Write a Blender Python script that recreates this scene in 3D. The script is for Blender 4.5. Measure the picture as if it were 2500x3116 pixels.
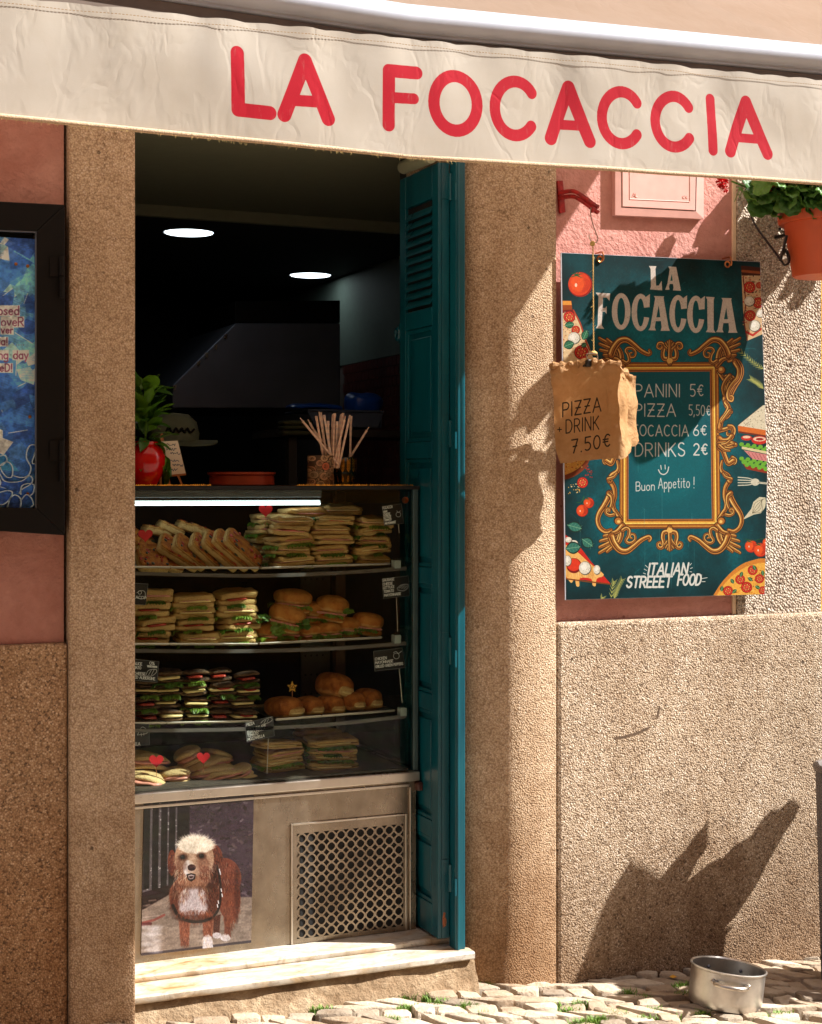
import bpy, bmesh, math, random
import numpy as np
from mathutils import Vector, Matrix, Euler, noise as mnoise
from mathutils.geometry import tessellate_polygon
R = math.radians
for o in list(bpy.data.objects): bpy.data.objects.remove(o)
sc = bpy.context.scene
COL = sc.collection

# ------------------------------------------------------------ camera, sky, sun, exposure
CAM_H, CAM_D, YAW, FPX = 1.52, 4.1, R(23.3), 4700.0
cam = bpy.data.cameras.new('camera')
cam.sensor_fit = 'HORIZONTAL'; cam.sensor_width = 36.0
cam.lens = FPX / 2500 * 36.0
cam.shift_y = -83 / 2500
cam.clip_start = 0.05; cam.clip_end = 500
co = bpy.data.objects.new('camera', cam); COL.objects.link(co)
co.location = (0, -CAM_D, CAM_H); co.rotation_euler = (R(90), 0, -YAW)
sc.camera = co
SUN = Vector((2.06, -1.0, 2.2)).normalized()
elev = math.asin(SUN.z); az = math.atan2(SUN.x, SUN.y)
w = bpy.data.worlds.new('World'); sc.world = w; w.use_nodes = True
nt = w.node_tree; bg = nt.nodes['Background']
sky = nt.nodes.new('ShaderNodeTexSky'); sky.sky_type = 'NISHITA'; sky.sun_disc = False
sky.sun_elevation = elev; sky.sun_rotation = az
sky.air_density = 1.0; sky.dust_density = 3.0; sky.ozone_density = 0.6
nt.links.new(sky.outputs[0], bg.inputs[0]); bg.inputs[1].default_value = 0.056
sl = bpy.data.lights.new('sun', 'SUN'); sl.energy = 5.0; sl.angle = R(0.5); sl.color = (1.0, 0.965, 0.915)
so = bpy.data.objects.new('sun', sl); COL.objects.link(so)
so.rotation_euler = SUN.to_track_quat('Z', 'Y').to_euler(); so.location = (6, -5, 8)
sc.view_settings.view_transform = 'Standard'; sc.view_settings.look = 'None'
sc.view_settings.gamma = 1.0; sc.view_settings.use_curve_mapping = False
sc.view_settings.exposure = 1.24
sc.cycles.max_bounces = 10; sc.cycles.transparent_max_bounces = 24

# ------------------------------------------------------------ measuring: photograph pixel -> real point on the plane y = Y
CA, SA = math.cos(YAW), math.sin(YAW)
def W(px, py, Y=0.0):
    x = (px - 1250) / FPX; t = (CAM_D + Y) / (CA - x * SA)
    return Vector((x * t * CA + t * SA, Y, CAM_H + (1475 - py) / FPX * t))
def WX(px, Y=0.0): return W(px, 1475, Y).x
def PXM(px, Y=0.0):                       # photo pixels per metre there
    x = (px - 1250) / FPX; return FPX / ((CAM_D + Y) / (CA - x * SA))
def gz(X): return 0.110 - 0.042 * X

# ------------------------------------------------------------ mesh and object helpers
class MB:
    def __init__(s): s.v = []; s.f = []; s.m = []; s.uv = None
    def add(s, vs, fs, m=0):
        b = len(s.v); s.v += [Vector(v) for v in vs]
        s.f += [tuple(b + i for i in f) for f in fs]; s.m += [m] * len(fs); return s
    def box(s, x0, x1, y0, y1, z0, z1, m=0):
        v = [(x0,y0,z0),(x1,y0,z0),(x1,y1,z0),(x0,y1,z0),(x0,y0,z1),(x1,y0,z1),(x1,y1,z1),(x0,y1,z1)]
        return s.add(v, [(0,3,2,1),(4,5,6,7),(0,1,5,4),(1,2,6,5),(2,3,7,6),(3,0,4,7)], m)
    def prism(s, pts, dy, m=0):           # polygon of 3-D points pushed by dy (Vector or y distance)
        d = dy if isinstance(dy, Vector) else Vector((0, dy, 0)); n = len(pts)
        a = [Vector(p) for p in pts]
        fs = [tuple(range(n)), tuple(range(2*n-1, n-1, -1))] + [(i, i+n, (i+1)%n+n, (i+1)%n) for i in range(n)]
        return s.add(a + [p + d for p in a], fs, m)
    def tube(s, pts, r, n=8, m=0, cap=True, flat=1.0):
        pts = [Vector(p) for p in pts]; rr = r if isinstance(r, (list, tuple)) else [r]*len(pts)
        b = len(s.v); up = None
        for i, p in enumerate(pts):
            d = (pts[min(i+1, len(pts)-1)] - pts[max(i-1, 0)]).normalized()
            if up is None: up = d.orthogonal().normalized()
            else:
                up = (up - d * up.dot(d))
                up = up.normalized() if up.length > 1e-6 else d.orthogonal().normalized()
            sd = d.cross(up)
            for k in range(n):
                a = 2*math.pi*k/n; s.v.append(p + (up*math.cos(a) + sd*math.sin(a)*flat) * rr[i])
        for i in range(len(pts)-1):
            for k in range(n):
                s.f.append((b+i*n+k, b+i*n+(k+1)%n, b+(i+1)*n+(k+1)%n, b+(i+1)*n+k)); s.m.append(m)
        if cap:
            s.f.append(tuple(b+k for k in range(n-1, -1, -1))); s.m.append(m)
            e = b+(len(pts)-1)*n; s.f.append(tuple(e+k for k in range(n))); s.m.append(m)
        return s
    def lathe(s, prof, c, n=32, m=0, closed=False):
        c = Vector(c); b = len(s.v)
        for r_, z_ in prof:
            for k in range(n):
                a = 2*math.pi*k/n; s.v.append(c + Vector((r_*math.cos(a), r_*math.sin(a), z_)))
        for i in range(len(prof)-1):
            for k in range(n):
                s.f.append((b+i*n+k, b+i*n+(k+1)%n, b+(i+1)*n+(k+1)%n, b+(i+1)*n+k)); s.m.append(m)
        return s
    def sup(s, c, sx, sy, sz, e=0.35, nu=20, nv=10, amp=0.0, fr=30.0, seed=0, m=0, bend=0.0):   # lumpy rounded block
        c = Vector(c); b = len(s.v)
        def sg(v, p): return math.copysign(abs(v)**p, v)
        for j in range(nv+1):
            ph = -math.pi/2 + math.pi*j/nv
            for i in range(nu):
                th = 2*math.pi*i/nu
                x = sg(math.cos(ph), e)*sg(math.cos(th), e); y = sg(math.cos(ph), e)*sg(math.sin(th), e); z = sg(math.sin(ph), e)
                p = Vector((x*sx/2, y*sy/2, z*sz/2 + bend*(x*sx/2)**2))
                if amp:
                    q = p*fr + Vector((seed*7.3, seed*3.1, seed*1.7))
                    p += mnoise.noise_vector(q) * amp
                s.v.append(c + p)
        for j in range(nv):
            for i in range(nu):
                s.f.append((b+j*nu+i, b+j*nu+(i+1)%nu, b+(j+1)*nu+(i+1)%nu, b+(j+1)*nu+i)); s.m.append(m)
        return s
    def xf(s, M, i0=0):
        for i in range(i0, len(s.v)): s.v[i] = M @ s.v[i]
        return s
    def mesh(s, name, mats, off=Vector((0,0,0)), smooth=False, uvf=None):
        me = bpy.data.meshes.new(name)
        me.from_pydata([tuple(v - off) for v in s.v], [], s.f)
        for mt in (mats if isinstance(mats, (list, tuple)) else [mats]): me.materials.append(mt)
        for p, mi in zip(me.polygons, s.m): p.material_index = mi
        if smooth: me.polygons.foreach_set('use_smooth', [True]*len(me.polygons))
        if uvf:
            ul = me.uv_layers.new(name='UVMap')
            for l in me.loops: ul.data[l.index].uv = uvf(s.v[l.vertex_index])
        bm = bmesh.new(); bm.from_mesh(me); bmesh.ops.recalc_face_normals(bm, faces=bm.faces); bm.to_mesh(me); bm.free()
        if smooth == 'auto': me.set_sharp_from_angle(angle=R(38))
        me.update(); return me

def tag(o, label=None, cat=None, group=None, kind=None):
    if label: o['label'] = label
    if cat: o['category'] = cat
    if group: o['group'] = group
    if kind: o['kind'] = kind
    return o
def empty(name, loc, label, cat, group=None, rot=(0,0,0)):
    o = bpy.data.objects.new(name, None); COL.objects.link(o); o.location = loc; o.rotation_euler = rot
    o.empty_display_size = 0.05
    return tag(o, label, cat, group)
def base_of(o):
    v = Vector((0,0,0))
    while o: v += o.location; o = o.parent
    return v
def part(name, mb, mats, parent=None, smooth=False, bevel=0, uvf=None, label=None, solid=0, local=False, seg=2, kind=None):
    off = Vector((0,0,0)) if (local or parent is None) else base_of(parent)
    me = mb.mesh(name, mats, off, smooth, uvf)
    o = bpy.data.objects.new(name, me); COL.objects.link(o)
    if parent: o.parent = parent
    if solid:
        md = o.modifiers.new('solid', 'SOLIDIFY'); md.thickness = solid; md.offset = 0
    if bevel:
        md = o.modifiers.new('bevel', 'BEVEL'); md.width = bevel; md.segments = seg; md.limit_method = 'ANGLE'; md.angle_limit = R(35)
    if label: o['label'] = label
    if kind: o['kind'] = kind
    return o
def single(name, mb, mats, label, cat, group=None, **kw):      # a thing that is one mesh; origin at its base
    xs = [v.x for v in mb.v]; ys = [v.y for v in mb.v]; zs = [v.z for v in mb.v]
    c = Vector(((min(xs)+max(xs))/2, (min(ys)+max(ys))/2, min(zs)))
    uvf = kw.pop('uvf', None); smooth = kw.pop('smooth', False)
    me = mb.mesh(name, mats, c, smooth, uvf)
    o = bpy.data.objects.new(name, me); COL.objects.link(o); o.location = c
    if kw.get('solid'):
        md = o.modifiers.new('solid', 'SOLIDIFY'); md.thickness = kw['solid']; md.offset = 0
    if kw.get('bevel'):
        md = o.modifiers.new('bevel', 'BEVEL'); md.width = kw['bevel']; md.segments = 2; md.limit_method = 'ANGLE'; md.angle_limit = R(35)
    return tag(o, label, cat, group)
def inst(name, me, parent, loc=(0,0,0), rot=(0,0,0), scl=(1,1,1)):
    o = bpy.data.objects.new(name, me); COL.objects.link(o)
    if parent: o.parent = parent
    o.location = loc; o.rotation_euler = rot; o.scale = scl
    return o
def cr(pts, n=6):                                               # smooth curve through points
    P = [np.array(p, float) for p in pts]; P = [2*P[0]-P[1]] + P + [2*P[-1]-P[-2]]; out = []
    for i in range(1, len(P)-2):
        for k in range(n):
            t = k/n
            out.append(0.5*((2*P[i]) + (P[i+1]-P[i-1])*t + (2*P[i-1]-5*P[i]+4*P[i+1]-P[i+2])*t*t + (3*P[i]-P[i-1]-3*P[i+1]+P[i+2])*t**3))
    out.append(P[-2]); return [tuple(float(c) for c in q) for q in out]
def ctube(pts, r, **k): return MB().tube(cr([tuple(p) for p in pts]), r, **k)

# ------------------------------------------------------------ materials
def lin(c): 
    c = c/255.0
    return c/12.92 if c <= 0.04045 else ((c+0.055)/1.055)**2.4
def S(r, g, b): return (lin(r), lin(g), lin(b), 1)
class NT:
    def __init__(s, name):
        s.mat = bpy.data.materials.new(name); s.mat.use_nodes = True; s.t = s.mat.node_tree
        s.b = s.t.nodes['Principled BSDF']; s.out = s.t.nodes['Material Output']
        s.tc = s.t.nodes.new('ShaderNodeTexCoord')
    def n(s, typ, ins=None, **kw):
        nd = s.t.nodes.new('ShaderNode'+typ)
        for k, v in kw.items(): setattr(nd, k, v)
        for k, v in (ins or {}).items(): s.set(nd.inputs[k], v)
        return nd
    def set(s, sock, v):
        if isinstance(v, bpy.types.NodeSocket): s.t.links.new(v, sock)
        else: sock.default_value = v
    def co(s, scale=(1,1,1), obj=True, gen=False):
        m = s.n('Mapping'); m.inputs['Scale'].default_value = scale
        s.t.links.new(s.tc.outputs['Generated' if gen else 'Object'], m.inputs['Vector']); return m.outputs[0]
    def wco(s, scale=(1,1,1)):
        g = s.n('NewGeometry'); m = s.n('Mapping'); m.inputs['Scale'].default_value = scale
        s.t.links.new(g.outputs['Position'], m.inputs['Vector']); return m.outputs[0]
    def noise(s, scale, detail=4, rough=0.55, vec=None, dist=0.0):
        nd = s.n('TexNoise', {'Scale': scale, 'Detail': detail, 'Roughness': rough, 'Distortion': dist})
        s.t.links.new(vec or s.wco(), nd.inputs['Vector']); return nd.outputs['Fac']
    def voro(s, scale, vec=None, feature='F1', out='Distance', rnd=1.0):
        nd = s.n('TexVoronoi', {'Scale': scale, 'Randomness': rnd}, feature=feature)
        s.t.links.new(vec or s.wco(), nd.inputs['Vector']); return nd.outputs[out]
    def ramp(s, fac, stops, interp='LINEAR'):
        nd = s.n('ValToRGB'); cr_ = nd.color_ramp; cr_.interpolation = interp
        while len(cr_.elements) < len(stops): cr_.elements.new(0.5)
        for e, (p, c) in zip(cr_.elements, stops): e.position = p; e.color = c if len(c) == 4 else (*c, 1)
        s.t.links.new(fac, nd.inputs[0]); return nd.outputs[0]
    def mix(s, fac, a, b, blend='MIX'):
        nd = s.n('Mix', data_type='RGBA', blend_type=blend); nd.clamp_factor = True
        s.set(nd.inputs[0], fac); s.set(nd.inputs[6], a); s.set(nd.inputs[7], b); return nd.outputs[2]
    def math(s, op, a, b=0.0, clamp=False):
        nd = s.n('Math', operation=op); nd.use_clamp = clamp; s.set(nd.inputs[0], a); s.set(nd.inputs[1], b); return nd.outputs[0]
    def sep(s, vec):
        nd = s.n('SeparateXYZ'); s.t.links.new(vec, nd.inputs[0]); return nd.outputs
    def bump(s, h, strength=0.5, dist=0.01, nrm=None):
        nd = s.n('Bump', {'Strength': strength, 'Distance': dist, 'Height': h})
        if nrm: s.t.links.new(nrm, nd.inputs['Normal'])
        s.t.links.new(nd.outputs[0], s.b.inputs['Normal']); return nd.outputs[0]
    def fin(s, col=None, rough=None, metal=None, spec=None, **kw):
        if col is not None: s.set(s.b.inputs['Base Color'], col)
        if rough is not None: s.set(s.b.inputs['Roughness'], rough)
        if metal is not None: s.set(s.b.inputs['Metallic'], metal)
        if spec is not None: s.set(s.b.inputs['Specular IOR Level'], spec)
        for k, v in kw.items(): s.set(s.b.inputs[k.replace('_', ' ')], v)
        return s.mat
BW = [(0,(0,0,0,1)),(1,(1,1,1,1))]
def plain(name, c, rough=0.6, metal=0.0, var=0.12, scale=25, bump=0.0, bs=80, spec=0.5, gen=False):
    s = NT(name); v = s.noise(scale, 5, vec=s.co(gen=gen))
    a = tuple(min(1, x*(1-var)) for x in c[:3])+(1,); b = tuple(min(1, x*(1+var)) for x in c[:3])+(1,)
    cc = s.ramp(v, [(0.3, a), (0.7, b)])
    if bump: s.bump(s.noise(bs, 4, vec=s.co(gen=gen)), bump, 0.004)
    r_ = s.math('ADD', s.math('MULTIPLY', v, 0.2), rough-0.1, True)
    return s.fin(cc, r_, metal, spec)

def pebble(name, base, dark, light, scale=170, bump=0.8, dirt=None, dirt_top=0.9, dirt_amt=0.8, speck=0.35, dist=0.006, smooth_top=None, wash=None):
    s = NT(name); p = s.wco()
    wob = s.n('TexNoise', {'Scale': 40.0, 'Detail': 2.0}); s.t.links.new(p, wob.inputs['Vector'])
    va = s.n('VectorMath', operation='SCALE'); s.t.links.new(wob.outputs['Color'], va.inputs[0]); va.inputs['Scale'].default_value = 0.004
    vb = s.n('VectorMath', operation='ADD'); s.t.links.new(p, vb.inputs[0]); s.t.links.new(va.outputs[0], vb.inputs[1])
    pv = vb.outputs[0]
    vo = s.n('TexVoronoi', {'Scale': float(scale)}); s.t.links.new(pv, vo.inputs['Vector'])
    rnd = s.sep(vo.outputs['Color'])[0]
    col = s.ramp(rnd, [(0.0, dark), (0.22, base), (0.75, base), (1.0, light)])
    col = s.mix(speck, base, col)
    gap = s.ramp(vo.outputs['Distance'], [(0.35, (1,1,1,1)), (0.75, (0.5,0.42,0.36,1))])
    col = s.mix(0.75, col, gap, 'MULTIPLY')
    big = s.noise(2.2, 6, 0.6); col = s.mix(0.55, col, s.ramp(big, [(0.3,(0.74,0.68,0.62,1)),(0.65,(1.06,1.03,1.0,1))]), 'MULTIPLY')
    fine = s.noise(14, 6, 0.65); col = s.mix(0.45, col, s.ramp(fine, [(0.32,(0.72,0.66,0.6,1)),(0.6,(1.05,1.04,1.03,1))]), 'MULTIPLY')
    st = s.noise(5.0, 6, 0.7, vec=s.wco((1,1,0.22)))
    col = s.mix(0.5, col, s.ramp(st, [(0.36,(0.62,0.52,0.42,1)),(0.55,(1,1,1,1))]), 'MULTIPLY')
    if dirt:
        z = s.sep(s.wco())[2]; nz = s.noise(3.5, 7, 0.65)
        zz = s.math('ADD', z, s.math('MULTIPLY', s.math('SUBTRACT', nz, 0.5), 1.1))
        f = s.n('MapRange', {'From Min': dirt_top, 'From Max': dirt_top*0.05, 'To Min': 0.0, 'To Max': dirt_amt}); s.t.links.new(zz, f.inputs[0])
        col = s.mix(f.outputs[0], col, s.mix(1.0, col, dirt, 'MULTIPLY'))
    cf = s.math('ABSOLUTE', s.math('SUBTRACT', s.noise(1.7, 8, 0.62, dist=0.6), 0.5)); cm = s.ramp(s.noise(1.1, 3, 0.5), [(0.52,(0,0,0,1)),(0.60,(1,1,1,1))])
    ck = s.ramp(cf, [(0.0,(0.35,0.28,0.22,1)),(0.0022,(1,1,1,1))]); col = s.mix(s.math('MULTIPLY', s.sep(cm)[0], 0.7), col, ck, 'MULTIPLY')
    # rare dark pits
    pit = s.ramp(s.voro(11), [(0.045,(0.12,0.09,0.07,1)),(0.07,(1,1,1,1))]); col = s.mix(0.7, col, pit, 'MULTIPLY')
    h = s.math('MULTIPLY', s.math('SUBTRACT', 1.0, vo.outputs['Distance']), 1.0)
    h2 = s.math('ADD', h, s.math('MULTIPLY', s.noise(60, 3), 0.25))
    s.bump(h2, bump, dist)
    return s.fin(col, 0.9, 0, 0.25)

M = {}
M['pillar'] = pebble('pillar_render', S(208,186,158), S(146,124,100), S(236,222,204), 200, 0.5, dirt=(0.60,0.47,0.36,1), dirt_top=0.72, dirt_amt=0.85, speck=0.55)
M['plinth'] = pebble('pebbledash', S(198,181,158), S(104,88,74), S(242,232,218), 200, 0.62, dirt=(0.54,0.45,0.38,1), dirt_top=0.62, dirt_amt=0.95, speck=0.85)
M['terrazzo'] = pebble('exposed_aggregate', S(190,158,124), S(104,84,68), S(232,208,178), 205, 0.5, dirt=(0.70,0.52,0.36,1), dirt_top=0.8, dirt_amt=0.85, speck=0.9)
M['rough'] = pebble('white_pebbledash', S(206,194,178), S(116,102,90), S(244,238,228), 130, 0.9, speck=0.8, dist=0.011)
M['speckled'] = M['rough']
def plaster(name, base, dark):
    s = NT(name)
    n1 = s.noise(3, 6, 0.65); n2 = s.noise(90, 5, 0.6); n3 = s.noise(28, 4, 0.6)
    col = s.mix(s.ramp(n1, [(0.35,(0,0,0,1)),(0.7,(1,1,1,1))]), dark, base)
    col = s.mix(0.4, col, s.ramp(n3, [(0.3,(0.75,0.7,0.68,1)),(0.6,(1.05,1.05,1.05,1))]), 'MULTIPLY')
    pit = s.ramp(s.voro(9), [(0.03,(0.3,0.15,0.12,1)),(0.05,(1,1,1,1))]); col = s.mix(0.6, col, pit, 'MULTIPLY')
    h = s.math('ADD', s.math('MULTIPLY', n2, 0.7), n3)
    s.bump(h, 0.9, 0.007); return s.fin(col, 0.88, 0, 0.25)
M['pink'] = plaster('pink_plaster', S(206,154,144), S(190,130,120))
M['salmon'] = plaster('salmon_plaster', S(196,148,134), S(168,112,98))
s = NT('teal_gloss_paint'); n1 = s.noise(7, 5, .6, vec=s.wco((3,3,.4))); n2 = s.noise(38, 7, .75)
cc = s.ramp(n1, [(.3, S(0,66,80)), (.7, S(4,88,100))]); cc = s.mix(s.ramp(n2, [(.70,(0,0,0,1)),(.72,(1,1,1,1))]), cc, S(96,128,122))
s.bump(s.noise(30, 4, .6, vec=s.wco((4,4,.3))), .12, .004); M['teal'] = s.fin(cc, s.math('ADD', s.math('MULTIPLY', n1, .25), .2), 0, .5)
M['dark_frame'] = plain('dark_brown_metal', S(12,8,6), 0.6, var=0.2, spec=0.2)
M['white_metal'] = plain('white_powder_coat', S(190,194,206), 0.35, var=0.03)
M['steel'] = plain('stainless_steel', S(200,192,180), 0.3, 1.0, var=0.08, scale=18)
M['black_metal'] = plain('black_iron', S(18,18,20), 0.4)
M['void'] = plain('black_lining', S(10,9,9), 0.8)
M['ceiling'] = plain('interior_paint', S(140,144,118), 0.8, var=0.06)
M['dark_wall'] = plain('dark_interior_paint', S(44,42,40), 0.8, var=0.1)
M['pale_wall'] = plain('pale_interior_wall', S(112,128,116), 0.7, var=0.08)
M['tile'] = plain('red_brown_tile', S(104,52,44), 0.45, var=0.35, scale=9)
M['grout'] = plain('tile_grout', S(120,105,96), 0.9)
M['hood'] = plain('hood_steel', S(120,122,132), 0.45, 0.6, var=0.1, scale=6)
M['redpaint'] = plain('worn_red_paint', S(150,22,22), 0.45, var=0.5, scale=60, bump=0.4, bs=120)
M['string'] = plain('jute_string', S(196,164,98), 0.9, var=0.2, scale=200)
M['terracotta'] = plain('terracotta_plastic', S(196,84,44), 0.5, var=0.1, scale=8)
M['clay'] = plain('glazed_clay', S(150,54,30), 0.35, var=0.2)
M['redglaze'] = plain('red_glaze', S(180,8,14), 0.15, var=0.1)
M['soil'] = plain('soil', S(50,38,28), 0.95, var=0.4)
M['brass'] = plain('brass', S(190,120,70), 0.35, 0.9)
M['gold'] = plain('gold_foil', S(212,150,50), 0.3, 0.85, var=0.3, scale=60)
M['acrylic_clip'] = plain('clear_clip', S(150,160,155), 0.15)
M['heart'] = plain('red_card', S(196,14,28), 0.5)
M['blue'] = plain('blue_plastic', S(20,70,170), 0.35)
M['bin'] = plain('grey_blue_crate', S(70,84,110), 0.5)
M['wood'] = plain('pale_wood', S(176,112,62), 0.6, var=0.2)
M['ribbed'] = plain('ribbed_grey_planter', S(112,104,100), 0.6, var=0.1)
M['box_pink'] = plain('painted_pink_plastic', S(212,162,152), 0.5, var=0.05)
M['cream'] = plain('cream_strip', S(225,200,170), 0.8)
M['ochre'] = plaster('ochre_plaster', S(222,176,84), S(196,146,66))
def glass(name, tint=(0.93,0.97,0.95,1), refl=1.0):
    s = NT(name); t = s.t
    tr = s.n('BsdfTransparent'); tr.inputs[0].default_value = tint
    gl = s.n('BsdfGlossy', {'Roughness': 0.02}); fr = s.n('Fresnel', {'IOR': 1.45})
    f = s.math('MULTIPLY', fr.outputs[0], refl, True)
    mx = s.n('MixShader'); t.links.new(f, mx.inputs[0]); t.links.new(tr.outputs[0], mx.inputs[1]); t.links.new(gl.outputs[0], mx.inputs[2])
    t.links.new(mx.outputs[0], s.out.inputs[0]); t.nodes.remove(s.b); return s.mat
M['glass'] = glass('clear_glass', refl=0.25)
M['shelfglass'] = glass('shelf_glass', (0.95,0.97,0.96,1), 0.12)
def emit(name, c, st):
    s = NT(name); return s.fin((0.8,0.8,0.8,1), 0.4, Emission_Color=c, Emission_Strength=st)
M['downlight'] = emit('downlight', (0.82,0.93,1,1), 1.9)
M['tube'] = emit('fluorescent_tube', (0.84,0.96,1,1), 2.1)
# steel with soft smudges
s = NT('brushed_cabinet_steel')
sm = s.noise(7, 6, 0.65); br = s.noise(9, 4, 0.6, vec=s.wco((2,1,1)))
cc = s.ramp(sm, [(0.3, S(128,116,102)), (0.7, S(168,156,138))])
st = s.ramp(s.noise(4, 6, 0.7, vec=s.wco((3,1,0.5))), [(0.35,(0.72,0.64,0.55,1)),(0.5,(1,1,1,1))])
cc = s.mix(0.5, cc, st, 'MULTIPLY')
M['cabsteel'] = s.fin(cc, s.math('ADD', s.math('MULTIPLY', br, 0.14), 0.20), 0.9)
# marble
s = NT('veined_marble'); p = s.wco()
v1 = s.noise(4, 8, 0.6, vec=s.wco((1,2.2,1)), dist=1.4); v2 = s.noise(9, 8, 0.7, vec=s.wco((1,2.5,1)), dist=2.0)
cc = s.ramp(v1, [(0.26, S(166,110,60)), (0.34, S(194,168,134)), (0.47, S(196,187,172)), (0.75, S(204,200,192))])
cc = s.mix(0.6, cc, s.ramp(v2, [(0.40,(0.5,0.45,0.42,1)),(0.47,(1,1,1,1)),(0.7,(1,1,1,1)),(0.78,(0.85,0.76,0.66,1))]), 'MULTIPLY')
ed = s.noise(38, 6, 0.7); cc = s.mix(0.35, cc, s.ramp(ed, [(0.34,(0.45,0.38,0.3,1)),(0.5,(1,1,1,1))]), 'MULTIPLY')
s.bump(ed, 0.15, 0.004); M['marble'] = s.fin(cc, 0.45, 0, 0.4)
# cement
s = NT('rough_cement'); n1 = s.noise(9, 8, 0.7); n2 = s.noise(45, 6, 0.7)
cc = s.ramp(n1, [(0.3, S(118,96,72)), (0.5, S(158,134,106)), (0.7, S(196,174,144))])
cc = s.mix(0.5, cc, s.ramp(n2, [(0.35,(0.55,0.45,0.36,1)),(0.55,(1,1,1,1))]), 'MULTIPLY')
s.bump(s.math('ADD', n1, s.math('MULTIPLY', n2, 0.6)), 1.0, 0.02); M['cement'] = s.fin(cc, 0.95, 0, 0.2)
# cobble: per-stone tone
s = NT('limestone_cobble'); oi = s.n('ObjectInfo'); n1 = s.noise(26, 7, 0.65); n2 = s.noise(120, 5, 0.6)
cc = s.ramp(oi.outputs['Random'], [(0, S(160,140,118)), (0.35, S(184,166,144)), (0.8, S(204,190,170)), (1, S(142,128,112))])
cc = s.mix(0.65, cc, s.ramp(n1, [(0.3,(0.62,0.5,0.38,1)),(0.55,(1.0,0.99,0.97,1))]), 'MULTIPLY')
s.bump(s.math('ADD', n1, s.math('MULTIPLY', n2, 0.5)), 0.7, 0.012); M['cobble'] = s.fin(cc, 0.8, 0, 0.35)
s = NT('cobbled_street'); vo = s.voro(9.5, feature='DISTANCE_TO_EDGE'); vc = s.n('TexVoronoi', {'Scale': 9.5}); s.t.links.new(s.wco(), vc.inputs['Vector'])
cc = s.mix(0.15, S(158,138,114), vc.outputs['Color']); jt = s.ramp(vo, [(0.03,(0.25,0.2,0.14,1)),(0.09,(1,1,1,1))])
cc = s.mix(1.0, cc, jt, 'MULTIPLY'); s.bump(s.ramp(vo, [(0.0,(0,0,0,1)),(0.12,(1,1,1,1))]), 0.8, 0.02); M['street'] = s.fin(cc, 0.85)
M['joint'] = plain('sandy_joint', S(74,58,42), 0.95, var=0.35, scale=40, bump=0.8)
M['grass'] = plain('grass_blades', S(104,138,44), 0.6, var=0.35, scale=30)
# fabric
def fabric(name, base, trans=0.35, img=None):
    s = NT(name); t = s.t
    we = s.noise(160, 3, 0.5, vec=s.wco((1,1,6))); n1 = s.noise(3.2, 7, 0.65, vec=s.wco((1,1,1.6))); n2 = s.noise(11, 6, 0.7, vec=s.wco((2.5,1,1)))
    cc = s.mix(0.5, base, s.ramp(n1, [(0.3,(0.86,0.80,0.72,1)),(0.6,(1.02,1.0,0.99,1))]), 'MULTIPLY')
    cc = s.mix(0.18, cc, s.ramp(n2, [(0.3,(0.84,0.78,0.7,1)),(0.55,(1,1,1,1))]), 'MULTIPLY')
    if img:
        ti = s.n('TexImage'); ti.image = img; ti.extension = 'CLIP'; s.t.links.new(s.tc.outputs['UV'], ti.inputs[0])
        wear = s.ramp(s.noise(30, 6, 0.7, vec=s.wco((3,1,0.6))), [(0.26,(0.82,0.82,0.82,1)),(0.42,(1,1,1,1))])
        f = s.math('MULTIPLY', s.sep(ti.outputs['Color'])[0], s.sep(wear)[0])
        cc = s.mix(f, cc, S(172,6,32))
    cre = s.math('ABSOLUTE', s.math('SUBTRACT', s.noise(6, 3, 0.5, vec=s.wco((1.6,1,0.9)), dist=0.5), 0.5))
    s.bump(s.math('ADD', s.math('MULTIPLY', we, 0.03), s.math('MULTIPLY', s.math('MINIMUM', cre, 0.06), 3.0)), 0.32, 0.008)
    s.fin(cc, 0.8, 0, 0.25)
    tl = s.n('BsdfTranslucent'); s.t.links.new(cc, tl.inputs[0]); mx = s.n('MixShader', {0: trans})
    t.links.new(s.b.outputs[0], mx.inputs[1]); t.links.new(tl.outputs[0], mx.inputs[2]); t.links.new(mx.outputs[0], s.out.inputs[0])
    return s.mat
def leafmat(name, c1, c2, tr=0.25):
    s = NT(name); oi = s.n('ObjectInfo'); n = s.noise(60, 4)
    cc = s.mix(oi.outputs['Random'], c1, c2); cc = s.mix(0.5, cc, s.ramp(n, [(0.3,(0.6,0.65,0.5,1)),(0.7,(1.15,1.15,1.0,1))]), 'MULTIPLY')
    s.fin(cc, 0.45); tl = s.n('BsdfTranslucent'); s.t.links.new(cc, tl.inputs[0]); mx = s.n('MixShader', {0: tr})
    s.t.links.new(s.b.outputs[0], mx.inputs[1]); s.t.links.new(tl.outputs[0], mx.inputs[2]); s.t.links.new(mx.outputs[0], s.out.inputs[0]); return s.mat
M['leaf'] = leafmat('geranium_leaf', S(104,150,66), S(58,104,52)); M['basil'] = leafmat('basil_leaf', S(92,140,30), S(48,96,22)); M['petal'] = leafmat('red_petal', S(214,16,22), S(170,6,14))
M['bigleaf'] = leafmat('broad_leaf', S(60,90,50), S(40,70,36), 0.1)
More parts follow.
